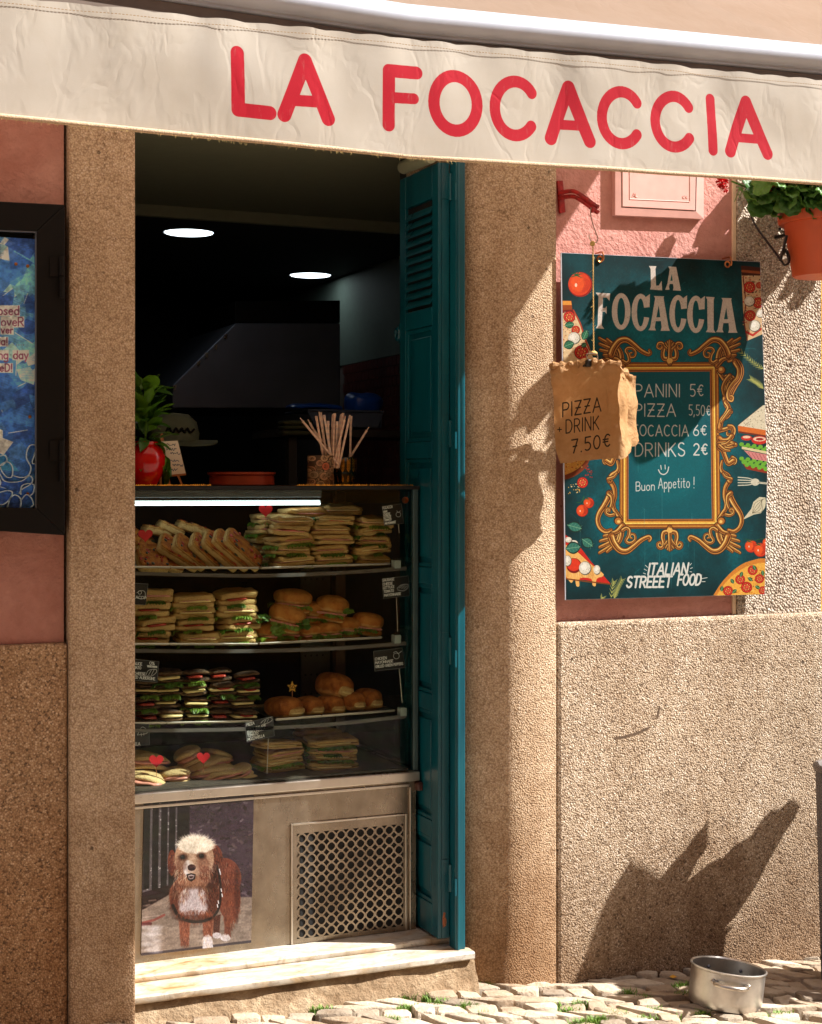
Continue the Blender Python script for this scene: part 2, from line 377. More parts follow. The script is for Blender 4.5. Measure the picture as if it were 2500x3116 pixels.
# foods
def bread(name, crust, crumb, lo=0.16, hi=0.84, spots=0.4, seed_col=None, crusty=None):
    s = NT(name); z = s.sep(s.co(gen=True))[2]; n = s.noise(45, 5, vec=s.co()); n2 = s.noise(260, 4, vec=s.co())
    zz = s.math('ADD', z, s.math('MULTIPLY', s.math('SUBTRACT', n, 0.5), 0.25))
    f = s.ramp(zz, [(lo-0.06,(1,1,1,1)),(lo+0.05,(0,0,0,1)),(hi-0.06,(0,0,0,1)),(hi+0.06,(1,1,1,1))])
    cr2 = s.mix(s.ramp(n, [(0.35,(0,0,0,1)),(0.7,(1,1,1,1))]), crust, crusty or tuple(x*0.6 for x in crust[:3])+(1,))
    pore = s.ramp(s.voro(170, vec=s.co()), [(0.12,(0.5,0.4,0.25,1)),(0.3,(1,1,1,1))])
    cb = s.mix(0.7, crumb, pore, 'MULTIPLY'); cc = s.mix(f, cb, cr2)
    if seed_col: cc = s.mix(s.ramp(s.voro(330, vec=s.co()), [(0.2,(1,1,1,1)),(0.28,(0,0,0,1))]), cc, seed_col)
    oi = s.n('ObjectInfo'); cc = s.mix(0.3, cc, s.ramp(oi.outputs['Random'], [(0,(0.7,0.62,0.5,1)),(1,(1.1,1.08,1.05,1))]), 'MULTIPLY')
    s.bump(s.math('ADD', n2, s.math('MULTIPLY', n, 1.6)), 0.8, 0.006); return s.fin(cc, 0.7, 0, 0.25)
M['focaccia'] = bread('focaccia_bread', S(176,122,60), S(206,170,108), 0.14, 0.80)
M['brown'] = bread('dark_seeded_bread', S(66,46,32), S(100,72,48), 0.25, 0.6, seed_col=S(150,120,84))
M['roll'] = bread('golden_roll', S(204,140,66), S(218,176,112), 0.02, 0.35, crusty=S(176,100,38))
M['baguette'] = bread('crusty_roll', S(196,120,52), S(214,156,90), 0.0, 0.25, crusty=S(140,72,26))
M['piadina'] = bread('flatbread', S(226,192,138), S(226,192,138), 0.0, 0.98, crusty=S(196,140,76))
M['pizza'] = bread('pizza_slice', S(190,120,40), S(206,166,96), 0.02, 0.55, crusty=S(128,46,18))
M['ham'] = plain('ham', S(214,142,122), 0.4, var=0.2, scale=60)
M['cheese'] = plain('cheese', S(232,206,140), 0.45, var=0.1)
M['tomato'] = plain('tomato', S(168,54,38), 0.25, var=0.3, scale=50)
M['lettuce'] = leafmat('lettuce', S(134,164,58), S(76,120,34), 0.3)
M['salami'] = plain('salami', S(150,44,34), 0.4, var=0.4, scale=90)

# ------------------------------------------------------------ flat print: a small painter for posters, signs and lettering
class Canvas:
    def __init__(s, name, Y, px0, px1, py0, py1, res, bg=(0,0,0)):
        c = [W(x, y, Y) for x in (px0, px1) for y in (py0, py1)]
        s.Y = Y; s.x0 = min(p.x for p in c); s.x1 = max(p.x for p in c); s.z0 = min(p.z for p in c); s.z1 = max(p.z for p in c)
        s.w = max(8, int((s.x1-s.x0)*res)); s.h = max(8, int((s.z1-s.z0)*res)); s.res = res
        s.k = res / PXM((px0+px1)/2, Y); s.name = name
        s.img = np.zeros((s.h, s.w, 3)) + np.array(bg)/255.0
    def m(s, p):
        q = W(p[0], p[1], s.Y); return ((q.x-s.x0)*s.res, (s.z1-q.z)*s.res)
    def bb(s, P, pad):
        x0 = max(0, int(P[:,0].min()-pad)); x1 = min(s.w, int(P[:,0].max()+pad)+1); y0 = max(0, int(P[:,1].min()-pad)); y1 = min(s.h, int(P[:,1].max()+pad)+1)
        if x1 <= x0 or y1 <= y0: return None
        yy, xx = np.mgrid[y0:y1, x0:x1]; return x0, x1, y0, y1, xx+0.5, yy+0.5
    def blend(s, b, cov, col):
        x0, x1, y0, y1 = b[:4]; c = np.array(col)/255.0; a = cov[..., None]
        s.img[y0:y1, x0:x1] = s.img[y0:y1, x0:x1]*(1-a) + c*a
    def segd(s, xx, yy, P, w0=None, w1=None):
        d = np.full(xx.shape, 1e9); n = len(P)-1
        for i in range(n):
            ax, ay = P[i]; bx, by = P[i+1]; dx, dy = bx-ax, by-ay; L = dx*dx+dy*dy+1e-9
            t = np.clip(((xx-ax)*dx+(yy-ay)*dy)/L, 0, 1); dd = np.hypot(xx-ax-t*dx, yy-ay-t*dy)
            if w0 is not None: dd = dd - (w0 + (w1-w0)*(i+t)/n)
            d = np.minimum(d, dd)
        return d
    def stroke(s, pts, w, col, w2=None, a=1.0, raw=False, soft=1.0):
        P = np.array([p if raw else s.m(p) for p in pts]); k = 1 if raw else s.k
        b = s.bb(P, max(w, w2 or 0)*k+soft+2)
        if b is None: return
        d = s.segd(b[4], b[5], P, w*k/2, (w if w2 is None else w2)*k/2)
        s.blend(b, np.clip(0.5-d/soft, 0, 1)*a, col)
    def poly(s, pts, col, a=1.0, soft=1.0, raw=False):
        P = np.array([p if raw else s.m(p) for p in pts]); b = s.bb(P, soft+2)
        if b is None: return
        xx, yy = b[4], b[5]; ins = np.zeros(xx.shape, bool); n = len(P)
        for i in range(n):
            ax, ay = P[i]; bx, by = P[(i+1)%n]
            if abs(by-ay) < 1e-9: continue
            c = ((ay > yy) != (by > yy)) & (xx < (bx-ax)*(yy-ay)/(by-ay)+ax); ins ^= c
        d = s.segd(xx, yy, np.vstack([P, P[:1]])); sd = np.where(ins, -d, d)
        s.blend(b, np.clip(0.5-sd/soft, 0, 1)*a, col)
    def ell(s, cx, cy, rx, ry, col, a=1.0, rot=0, soft=1.0, n=28):
        c, q = math.cos(R(rot)), math.sin(R(rot))
        s.poly([(cx+rx*math.cos(t)*c-ry*math.sin(t)*q, cy+rx*math.cos(t)*q+ry*math.sin(t)*c) for t in [2*math.pi*i/n for i in range(n)]], col, a, soft)
    def noise(s, amp, cell, seed=0, oct=4, tint=(1,1,1)):
        rg = np.random.RandomState(seed); acc = np.zeros((s.h, s.w)); A = 1
        for o in range(oct):
            c = max(2, cell/2**o); gh, gw = int(s.h/c)+3, int(s.w/c)+3; g = rg.rand(gh, gw)
            y = np.arange(s.h)/c; x = np.arange(s.w)/c; yi = y.astype(int); xi = x.astype(int); fy = (y-yi)[:,None]; fx = (x-xi)[None,:]
            fy = fy*fy*(3-2*fy); fx = fx*fx*(3-2*fx)
            v = (g[yi][:,xi]*(1-fy)*(1-fx)+g[yi+1][:,xi]*fy*(1-fx)+g[yi][:,xi+1]*(1-fy)*fx+g[yi+1][:,xi+1]*fy*fx)
            acc += (v-0.5)*A; A *= 0.55
        s.img *= (1+amp*acc[..., None]*np.array(tint))
    def image(s):
        im = bpy.data.images.new(s.name, s.w, s.h)
        px = np.ones((s.h, s.w, 4), np.float32); px[..., :3] = np.clip(s.img[::-1], 0, 1)
        im.pixels.foreach_set(px.ravel()); im.update(); im.pack(); return im
    def uvf(s, v): return ((v.x-s.x0)/(s.x1-s.x0), (v.z-s.z0)/(s.z1-s.z0))
def printmat(name, img, rough=0.5, spec=0.4, gain=1.0, bump=0.0, coat=0.0):
    s = NT(name); ti = s.n('TexImage'); ti.image = img; ti.extension = 'EXTEND'; s.t.links.new(s.tc.outputs['UV'], ti.inputs[0])
    cc = ti.outputs[0]
    if gain != 1.0: cc = s.mix(1.0, cc, (gain, gain, gain, 1), 'MULTIPLY')
    if bump: s.bump(s.noise(60, 4), bump, 0.002)
    return s.fin(cc, rough, 0, spec, Coat_Weight=coat)

def arc(cx, cy, rx, ry, a0, a1, n=9): return [(cx+rx*math.cos(R(a0+(a1-a0)*i/n)), cy+ry*math.sin(R(a0+(a1-a0)*i/n))) for i in range(n+1)]
FT = {
'A':(.72,[[(0,0),(.36,1),(.72,0)],[(.13,.34),(.59,.34)]]),
'B':(.6,[[(0,0),(0,1),(.35,1)]+arc(.33,.77,.22,.23,90,-90)+[(0,.54)],[(.33,.54)]+arc(.34,.27,.26,.27,90,-90)+[(0,0)]]),
'C':(.62,[arc(.34,.5,.34,.5,50,310)]),
'D':(.62,[[(0,0),(0,1),(.2,1)]+arc(.22,.5,.4,.5,90,-90)+[(0,0)]]),
'E':(.5,[[(.5,1),(0,1),(0,0),(.5,0)],[(0,.52),(.42,.52)]]),
'F':(.5,[[(.5,1),(0,1),(0,0)],[(0,.52),(.42,.52)]]),
'G':(.66,[arc(.34,.5,.34,.5,50,340)+[(.66,.42),(.4,.42)]]),
'H':(.6,[[(0,0),(0,1)],[(.6,0),(.6,1)],[(0,.5),(.6,.5)]]),
'I':(.05,[[(.02,0),(.02,1)]]),
'K':(.58,[[(0,0),(0,1)],[(.55,1),(0,.42)],[(.16,.58),(.58,0)]]),
'L':(.48,[[(0,1),(0,0),(.48,0)]]),
'M':(.76,[[(0,0),(.06,1),(.38,.3),(.7,1),(.76,0)]]),
'N':(.6,[[(0,0),(0,1),(.6,0),(.6,1)]]),
'O':(.7,[arc(.35,.5,.35,.5,90,450,16)]),
'P':(.55,[[(0,0),(0,1),(.3,1)]+arc(.28,.74,.27,.26,90,-90)+[(0,.48)]]),
'R':(.58,[[(0,0),(0,1),(.3,1)]+arc(.28,.74,.27,.26,90,-90)+[(0,.48)],[(.25,.48),(.58,0)]]),
'S':(.52,[arc(.27,.75,.24,.25,40,200)+[(.1,.6),(.42,.42)]+arc(.26,.26,.26,.26,30,-160)]),
'T':(.6,[[(0,1),(.6,1)],[(.3,1),(.3,0)]]),
'U':(.6,[[(0,1),(0,.3)]+arc(.3,.28,.3,.28,180,360)+[(.6,1)]]),
'V':(.64,[[(0,1),(.32,0),(.64,1)]]),
'Y':(.6,[[(0,1),(.3,.5),(.6,1)],[(.3,.5),(.3,0)]]),
'Z':(.58,[[(0,1),(.58,1),(0,0),(.58,0)]]),
'z':(.58,[[(0,1),(.58,1),(0,0),(.58,0)],[(.1,.5),(.5,.5)]]),
'0':(.55,[arc(.27,.5,.27,.5,90,450,14)]),'2':(.52,[arc(.25,.72,.25,.28,160,-30)+[(0,0),(.52,0)]]),
'5':(.5,[[(.48,1),(.06,1),(.03,.58)]+arc(.22,.3,.27,.3,110,-130)]),
'6':(.52,[[(.42,1),(.12,.62)]+arc(.26,.28,.26,.28,150,510,14)]),
'7':(.5,[[(0,1),(.5,1),(.16,0)],[(.12,.48),(.42,.5)]]),
'€':(.6,[arc(.38,.5,.26,.46,50,310),[(0,.6),(.42,.6)],[(0,.42),(.4,.42)]]),
'%':(.6,[arc(.12,.78,.12,.2,0,360,8),arc(.48,.2,.12,.2,0,360,8),[(.5,1),(.1,0)]]),
'+':(.5,[[(.0,.4),(.5,.4)],[(.25,.7),(.25,.1)]]), '.':(.1,[[(.05,0),(.06,.02)]]), ',':(.12,[[(.08,.06),(0,-.16)]]), '!':(.12,[[(.06,1),(.05,.3)],[(.05,.02),(.06,.0)]]),
' ':(.35,[]),
'a':(.5,[arc(.24,.3,.24,.3,40,330),[(.48,.6),(.48,0)]]),'b':(.5,[[(0,1),(0,0)],arc(.24,.3,.24,.3,150,-150)]),
'd':(.5,[arc(.24,.3,.24,.3,40,330),[(.48,1),(.48,0)]]),'e':(.5,[[(.02,.32),(.48,.34)]+arc(.25,.3,.24,.3,10,320)]),
'g':(.5,[arc(.24,.3,.24,.3,40,330),[(.48,.6),(.48,-.2)]+arc(.26,-.22,.22,.16,0,-160)]),
'i':(.06,[[(.03,.6),(.03,0)],[(.03,.85),(.04,.86)]]),'l':(.06,[[(.03,1),(.03,0)]]),
'n':(.46,[[(0,.6),(0,0)],[(0,.4)]+arc(.23,.38,.22,.22,160,0)+[(.45,0)]]),'o':(.5,[arc(.25,.3,.25,.3,90,450,12)]),
'p':(.48,[[(0,.6),(0,-.35)],arc(.24,.3,.24,.3,150,-150)]),
'r':(.32,[[(0,.6),(0,0)],[(0,.38)]+arc(.2,.4,.18,.2,160,50)]),'s':(.4,[[(.38,.52),(.2,.6),(.04,.48),(.2,.32),(.38,.16),(.2,0),(.02,.08)]]),
't':(.36,[[(.16,.9),(.16,.05),(.34,0)],[(0,.6),(.34,.62)]]),'u':(.46,[[(0,.6),(0,.2)]+arc(.22,.2,.22,.2,180,360)+[(.45,.6),(.46,0)]]),
'v':(.46,[[(0,.6),(.23,0),(.46,.6)]]),'y':(.46,[[(0,.6),(.23,.02)],[(.46,.6),(.1,-.35)]]),
}
def text(cv, t, x, y, h, col, lw, slope=0.0, gap=0.16, sx=1.0, lean=0.0, jit=0.0, fit=None, rng=random.Random(5)):
    if fit:
        tot = sum(FT.get(c, FT[' '])[0]*sx + gap for c in t)*h
        sx = sx*fit/tot if tot else sx; gap = gap*fit/tot if tot else gap
    cx = 0
    for c in t:
        wd, st = FT.get(c, FT[' ']); jy = rng.uniform(-jit, jit)*h
        for pl in st:
            P = [(x+(cx+gx*sx*h)+gy*h*lean, y-(gy*h)+(cx+gx*sx*h)*slope+jy) for gx, gy in pl]
            cv.stroke(P, lw, col)
        cx += (wd*sx+gap)*h
    return cx
def z1(x, y): return (x*.7225, y*.7225)
def zb(x, y): return (1250+x*.7225, y*.7225)
def z2(x, y): return (1650+x*.4913, 500+y*.4913)
def z3(x, y): return (1650+x*.4335, 1050+y*.4335)
def z4(x, y): return (1650+x*.4913, 2300+y*.4913)
def z5(x, y): return (400+x*.5202, 1450+y*.5202)
def z6(x, y): return (400+x*.5202, 1950+y*.5202)
def z7(x, y): return (x*.5202, 2500+y*.5202)
def zi(x, y): return (400+x*.6069, 450+y*.6069)
def zl(x, y): return (x*.5103, 600+y*.5103)
def zs(x, y): return (380+x*.6474, 2340+y*.6474)
def Z(fn, pts): return [fn(*p) for p in pts]

# ============================================================ THE GROUND
def sheet(x0, x1, y0, y1, dz): return MB().add([(x0,y0,gz(x0)+dz),(x1,y0,gz(x1)+dz),(x1,y1,gz(x1)+dz),(x0,y1,gz(x0)+dz)], [(0,1,2,3)])
o = part('street', sheet(-40, 40, -60, 0.6, -0.034), M['street'], kind='structure')
pav = bpy.data.objects.new('pavement', None); COL.objects.link(pav); tag(pav, kind='structure')
part('joint_bed', sheet(0.5, 4.2, -0.9, 0.25, -0.018), M['joint'], pav)
rg = random.Random(11)
PA = R(-24); NX, NY = 36, 16; stones = []
def gp(i, j, _c={}):
    if (i, j) not in _c:
        a = 0.092*i + 0.046*(j % 2) + rg.uniform(-.020,.020); b = 0.076*j + rg.uniform(-.014,.014)
        _c[(i, j)] = (0.55 + a*math.cos(PA) - b*math.sin(PA)*0.9, 0.62 + a*math.sin(PA)*0.42 - b*1.0)
    return _c[(i, j)]
for j in range(NY):
    for i in range(NX):
        q = [gp(i, j), gp(i+1, j), gp(i+1, j+1), gp(i, j+1)]
        cx = sum(p[0] for p in q)/4; cy = sum(p[1] for p in q)/4
        if not (0.85 < cx < 3.6 and -0.62 < cy < 0.10): continue
        if cx < 1.98 and cy > -0.01: continue
        P = []
        for k in range(4):
            a = Vector(q[k]); b = Vector(q[(k+1) % 4]); c = Vector((cx, cy)); g = rg.uniform(.09, .15)
            a2 = a + (c-a)*g; b2 = b+(c-b)*g
            P.append(a2 + (b2-a2)*0.12); mid = (a2+b2)/2 + (mid0 if False else Vector((rg.uniform(-.004,.004), rg.uniform(-.004,.004)))); P.append(mid); P.append(a2+(b2-a2)*0.88)
        h = rg.uniform(0.002, 0.016); tx, ty = rg.uniform(-.09,.09), rg.uniform(-.12,.12); c = Vector((cx, cy)); n = len(P)
        def zz(p, d): return gz(p.x) + h + (p.x-cx)*tx + (p.y-cy)*ty - d
        v = [(p.x, p.y, gz(p.x)-.03) for p in P] + [(p.x, p.y, zz(p, .0045)) for p in P]
        P2 = [p+(c-p)*0.08 for p in P]; v += [(p.x, p.y, zz(p, rg.uniform(0,.0015))) for p in P2] + [(cx, cy, zz(c, -.003))]
        f = []
        for r_ in (0, 1):
            for k in range(n): f.append((r_*n+k, r_*n+(k+1)%n, (r_+1)*n+(k+1)%n, (r_+1)*n+k))
        f += [(2*n+k, 2*n+(k+1)%n, 3*n) for k in range(n)]
        st = part('cobblestone', MB().add(v, f), M['cobble'], pav, smooth='auto'); stones.append((cx, cy))
# weeds and grass in the joints
def blades(name, spots, n, hgt, spread, parent=None, seed=3):
    r_ = random.Random(seed); mb = MB()
    for (x, y) in spots:
        for k in range(n):
            a = r_.uniform(0, 6.28); d = r_.uniform(0, spread)**1; bx, by = x + d*math.cos(a), y + d*0.45*math.sin(a); z = gz(bx)-.008
            an = r_.uniform(0, 6.28); hh = hgt*r_.uniform(.4, 1); lx, ly = math.cos(an)*hh*.6, math.sin(an)*hh*.6; wx, wy = -math.sin(an)*.0016, math.cos(an)*.0016
            mb.add([(bx-wx,by-wy,z),(bx+wx,by+wy,z),(bx+lx*.5+wx*.8,by+ly*.5+wy*.8,z+hh*.7),(bx+lx*.5-wx*.8,by+ly*.5-wy*.8,z+hh*.7),(bx+lx,by+ly,z+hh)], [(0,1,2,3),(3,2,4)])
    return mb
def G(px, py):
    x = (px-1250)/FPX; zz = 0.03
    for _ in range(8):
        t = (CAM_H-zz)*FPX/(py-1475); X = x*t*CA+t*SA; zz = gz(X)
    return X, -CAM_D + t*CA - x*t*SA
gs = [G(*z4(*p)) for p in [(230,1545),(520,1480),(640,1510),(150,1590),(60,1560),(690,1590),(460,1610),(350,1640),(780,1640),(880,1490),(870,1430),(1000,1600),(1480,1610),(960,1580),(1360,1640),(650,1640),(240,1660)]]
gs += [G(*zs(*p)) for p in [(1320,1075),(1450,1080),(1475,1100),(1610,1120),(920,1135),(1690,1165),(1330,1130),(1710,1020),(1240,1190)]]
gb = part('grass', blades('grass', gs, 170, .026, .040), M['grass']); tag(gb, kind='stuff', label='short green grass and weeds growing in the cobble joints', cat='grass')

# ============================================================ THE BUILDING
XLP = WX(412); XRP0, XRP1 = 1.965, WX(1694)
bld = empty('shop_building', (0, 0, 0), 'pink plastered old building front with grainy tan pillars and an open shop doorway', 'building')
TOP = 3.6
xl0 = WX(210)
def wallgrid(mb, x0, x1, z0, z1, Y, nx=2, nz=2): return mb
part('pillar', MB().box(xl0, XLP, 0.0, 0.45, -0.05, TOP), M['pillar'], bld, bevel=.006)
# right pillar: splayed reveal rounding into the front face
prof = [(XRP0, .5), (XRP0, .11), (XRP0+.012, .094), (2.00, .070), (2.035, .045), (2.062, .026), (2.082, .012), (2.105, .003), (2.13, 0.0), (XRP1-.008, 0), (XRP1-.002, .002), (XRP1, .008), (XRP1, .5)]
mb = MB(); n = len(prof)
zs_ = [-.1, .06, .2, .4, TOP]
for zi_, z in enumerate(zs_):
    k = [.05, .012, .0, 0, 0][zi_]
    for (x, y) in prof: mb.v.append(Vector((x - (k*.6 if x < 2.1 else 0) , y - (k if .002 < y < .49 and False else 0), z)))
for r_ in range(len(zs_)-1):
    for k in range(n-1): mb.f.append((r_*n+k, r_*n+k+1, (r_+1)*n+k+1, (r_+1)*n+k)); mb.m.append(0)
part('pillar', mb, M['pillar'], bld, smooth='auto')
# plaster fields, plinths
zpl = W(1740, 1893, 0).z; XJ = WX(2225, .03); XE = WX(2490, .03)
part('plaster_wall', MB().box(XRP1+.001, XJ, .03, .5, zpl-.02, TOP), M['pink'], bld)
part('corner_strip', MB().box(XJ+.0005, XJ+.014, .024, .5, zpl+.001, TOP), M['cream'], bld, bevel=.002)
part('pebbledash_panel', MB().box(XJ+.0145, XE, .018, .5, zpl+.001, TOP), M['rough'], bld)
part('plaster_wall', MB().box(XE+.001, 9, .03, .5, zpl+.001, TOP), M['ochre'], bld)
part('plinth', MB().box(XRP1+.0012, 9, -.002, .49, -.5, zpl), M['plinth'], bld, bevel=.012)
zll = W(100, 1962, 0).z
part('plaster_wall', MB().box(-9, xl0-.008, .03, .45, zll+.001, TOP), M['salmon'], bld)
part('plinth', MB().box(-9, xl0-.001, .012, .44, -.1, zll), M['terrazzo'], bld, bevel=.008)
part('wall', MB().box(-9, 9, .06, .52, TOP+.001, 7.5), M['salmon'], bld)
part('lintel', MB().box(XLP+.001, XRP0, .06, .44, 2.62, TOP), M['ceiling'], bld)
# interior shell
ZC1, ZC2 = 2.60, 2.555
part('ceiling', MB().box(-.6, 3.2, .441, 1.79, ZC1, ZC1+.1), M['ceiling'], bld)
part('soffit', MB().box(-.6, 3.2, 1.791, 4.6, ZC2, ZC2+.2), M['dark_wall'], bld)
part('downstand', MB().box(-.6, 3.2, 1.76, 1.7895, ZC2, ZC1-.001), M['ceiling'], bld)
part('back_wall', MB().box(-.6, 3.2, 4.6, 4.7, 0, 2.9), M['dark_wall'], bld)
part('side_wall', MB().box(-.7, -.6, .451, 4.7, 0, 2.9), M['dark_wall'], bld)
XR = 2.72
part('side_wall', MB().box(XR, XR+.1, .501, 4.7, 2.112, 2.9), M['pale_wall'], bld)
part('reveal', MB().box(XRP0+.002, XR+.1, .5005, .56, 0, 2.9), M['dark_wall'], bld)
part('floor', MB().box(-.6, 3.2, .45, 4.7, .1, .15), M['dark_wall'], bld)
tw = part('tiled_wall', MB().box(XR+.006, XR+.1, .561, 4.7, 0.15, 2.11), M['grout'], bld)
tme = MB().box(0, .006, .002, .044, .002, .044).mesh('wall_tile', M['tile'])
for a in range(18):
    for b_ in range(14): inst('wall_tile', tme, tw, (XR - .0005, 2.22 + .046*a + .023*(b_ % 2), 1.466 + .046*b_))
# step: two marble slabs on rough cement
YST = .03
base_z = .11
mb = MB()
nx = 36; v = []
rr = random.Random(4)
xs0, xs1 = .80, 1.985
for i in range(nx+1):
    X = xs0 + (xs1-xs0)*i/nx
    o1 = mnoise.noise(Vector((X*9, 0, 0)))*.012; o2 = mnoise.noise(Vector((X*14, 5, 0)))*.012
    v += [(X, .40, .118), (X, YST+.012, .118), (X, YST+.002+o1*.6, .108+o1*.3), (X, YST-.004+o1, .085), (X, YST-.022+o2, .062+o2*.3), (X, YST-.040+o1, gz(X)-.03)]
f = []
for i in range(nx):
    for k in range(5): f.append((i*6+k, i*6+k+1, (i+1)*6+k+1, (i+1)*6+k))
f.append(tuple(nx*6+k for k in range(6)))
stp = empty('doorstep', (1.4, .03, .05), 'worn rust-veined marble doorstep of two slabs on crumbling cement under the shop doorway', 'doorstep')
part('cement_base', MB().add(v, f), M['cement'], stp, smooth='auto')
def ragged(x0, x1, y0, y1, z0, z1, seed, n=30, amp=.0015):
    mb = MB(); r_ = random.Random(seed)
    for i in range(n+1):
        X = x0+(x1-x0)*i/n; d = r_.uniform(-amp, amp); e = r_.uniform(-amp, amp)
        mb.v += [Vector((X, y1, z0)), Vector((X, y0+d, z0)), Vector((X, y0-.003+d*.6, z0+.004)), Vector((X, y0-.003+e*.5, z1-.005)), Vector((X, y0+.0025+e, z1)), Vector((X, y1, z1))]
    for i in range(n):
        for k in range(5): mb.f.append((i*6+k, i*6+k+1, (i+1)*6+k+1, (i+1)*6+k)); mb.m.append(0)
    mb.f += [(0,1,2,3,4,5), tuple(n*6+k for k in range(6))]; mb.m += [0,0]
    return mb
part('marble_slab', ragged(.82, 1.978, YST-.012, .16, .1185, .141, 2), M['marble'], stp, smooth='auto')
part('marble_slab', ragged(.82, 1.95, .128, .42, .1415, .160, 3), M['marble'], stp, smooth='auto')
ZS = .160

# door: folded teal shutter leaves against the right reveal
XF = 1.893; YD0, YD1 = .092, .385; ZD0, ZD1 = .168, 2.48
door = part('door', MB().box(XF+.012, XF+.036, YD0, YD1, ZD0, ZD1), M['teal'], bld)
def rail(z0, z1): return MB().box(XF, XF+.0115, YD0+.045, YD1-.045, z0, z1)
for (a, b_) in ((YD0, YD0+.044), (YD1-.044, YD1)): part('door_stile', MB().box(XF, XF+.0118, a, b_, ZD0, ZD1), M['teal'], door, bevel=.002)
rails = [(ZD0, .26), (.46, .51), (.84, .89), (1.22, 1.27), (1.60, 1.65), (2.0, 2.055), (2.38, 2.48)]
for a, b_ in rails: part('door_rail', rail(a, b_), M['teal'], door, bevel=.002)
for a, b_ in [(.26,.46),(.51,.84),(.89,1.22),(1.27,1.60),(1.65,2.0)]:
    part('door_panel', MB().box(XF+.006, XF+.0119, YD0+.07, YD1-.07, a+.03, b_-.03), M['teal'], door, bevel=.004)
    fr = MB(); y0, y1 = YD0+.0455, YD1-.0455
    for q in ((y0, y0+.012, a+.001, b_-.001), (y1-.012, y1, a+.001, b_-.001), (y0+.0125, y1-.0125, a+.001, a+.013), (y0+.0125, y1-.0125, b_-.013, b_-.001)): fr.box(XF+.003, XF+.0117, *q)
    part('door_moulding', fr, M['teal'], door, bevel=.002)
mb = MB(); y0, y1 = YD0+.0455, YD1-.0455
part('louvre_backing', MB().box(XF+.0095, XF+.0119, y0, y1, 2.056, 2.379), M['void'], door)
nl = 11
for k in range(nl):
    z = 2.064 + k*(.300/nl)
    part('louvre', MB().prism([(XF-.003, y0+.004, z), (XF-.003, y0+.004, z+.006), (XF+.0085, y0+.004, z+.024), (XF+.0085, y0+.004, z+.018)], Vector((0, y1-y0-.008, 0))), M['teal'], door)
part('door_leaf', MB().box(XF+.0375, XF+.056, YD0+.14, YD1, ZD0, ZD1), M['teal'], bld)
dfr = part('door_frame', MB().box(1.932, 1.9645, .052, .10, ZD0-.03, 2.62), M['teal'], bld, bevel=.004)
part('frame_bead', MB().box(1.936, 1.944, .047, .0515, ZD0-.03, 2.62), M['teal'], dfr, bevel=.002)
for pz in (560, 1310, 1970, 2660):
    z = W(1365, pz, .09).z
    h = MB().box(XF+.010, XF+.034, YD0-.003, YD0-.0003, z-.045, z+.045); h.tube([(1.931, YD0-.006, z-.05), (1.931, YD0-.006, z+.03)], .006, 10)
    h.box(1.929, 1.935, .0485, .056, z-.055, z-.005)
    for dz in (-.03, 0, .03): h.lathe([(0,0),(.003,0)], (0,0,0), 3) if False else h.box(XF+.017, XF+.021, YD0-.0042, YD0-.0031, z+dz-.002, z+dz+.002)
    part('hinge', h, M['teal'], door)
part('rust_patch', MB().add([(XF+.015, YD0-.0006, .20), (XF+.026, YD0-.0006, .205), (XF+.028, YD0-.0006, .222), (XF+.022, YD0-.0006, .232), (XF+.025, YD0-.0006, .243), (XF+.018, YD0-.0006, .246), (XF+.014, YD0-.0006, .228)], [(0,1,2,3,4,5,6)]), plain('rust_primer', S(138,78,48), .8, var=.7, scale=260), door)
lt = MB(); c = W(1205, 1015, YD1)
lt.tube([(XF-.003, YD1+.012+.014*math.cos(a), c.z+.018*math.sin(a)) for a in [2*math.pi*k/14 for k in range(15)]], .005, 6); lt.box(XF-.002, XF+.008, YD1-.01, YD1+.004, c.z-.03, c.z+.03)
part('latch_eye', lt, M['teal'], door)
# small white roll cover above the shutter
part('roller_cover', MB().tube([W(1228,510,.34), W(1310,476,.10)], .021, 20), M['ceiling'], bld, smooth='auto')

# ============================================================ AWNING
AY = -1.0; XA0, XA1 = -1.2, 3.02
def line(pts, px):
    for (a, b_), (c, d) in zip(pts, pts[1:]):
        if px <= c or (c, d) == pts[-1]: return b_ + (d-b_)*(px-a)/(c-a)
aw = empty('awning', (1.0, AY, 2.2), 'cream canvas shop awning with a red lettered valance hanging from a white front rail', 'awning')
VB = [W(0,356,AY), W(1250,478,AY), W(2500,560,AY)]; VT = [W(180,9,AY), W(1250,122,AY), W(2500,247,AY)]
RB = [W(560,3,AY), W(1250,107,AY), W(2500,220,AY)]
def zat(P, X):
    if X < P[1].x: a, b_ = P[0], P[1]
    else: a, b_ = P[1], P[2]
    return a.z + (b_.z-a.z)*(X-a.x)/(b_.x-a.x)
LT = Canvas('awning_lettering', AY, 620, 2420, 90, 520, 1100)
LW = 43
def ST(pts, w=LW): LT.stroke(pts, w, (255,255,255))
ST(Z(z1, [(997,225),(1003,462),(1134,478)]), 41); ST(Z(z1, [(1195,485),(1282,258),(1380,502)])); ST(Z(z1, [(1237,425),(1332,431)]), 34)
ST([z1(1635,527), z1(1634,300), zb(21,309)], 40); ST([z1(1635,412), zb(10,418)], 33)
ST([zb(185+92*math.cos(a), 437+115*math.sin(a)+8*math.cos(a)) for a in [2*math.pi*k/40 for k in range(41)]], 38)
def CC(cx, cy, rx, ry, a0=-38, a1=-322): ST([zb(cx+rx*math.cos(R(a)), cy+ry*math.sin(R(a))+6*math.cos(R(a))) for a in [a0+(a1-a0)*k/34 for k in range(35)]], 37)
CC(440,457,88,113); CC(885,497,82,109); CC(1108,513,80,107)
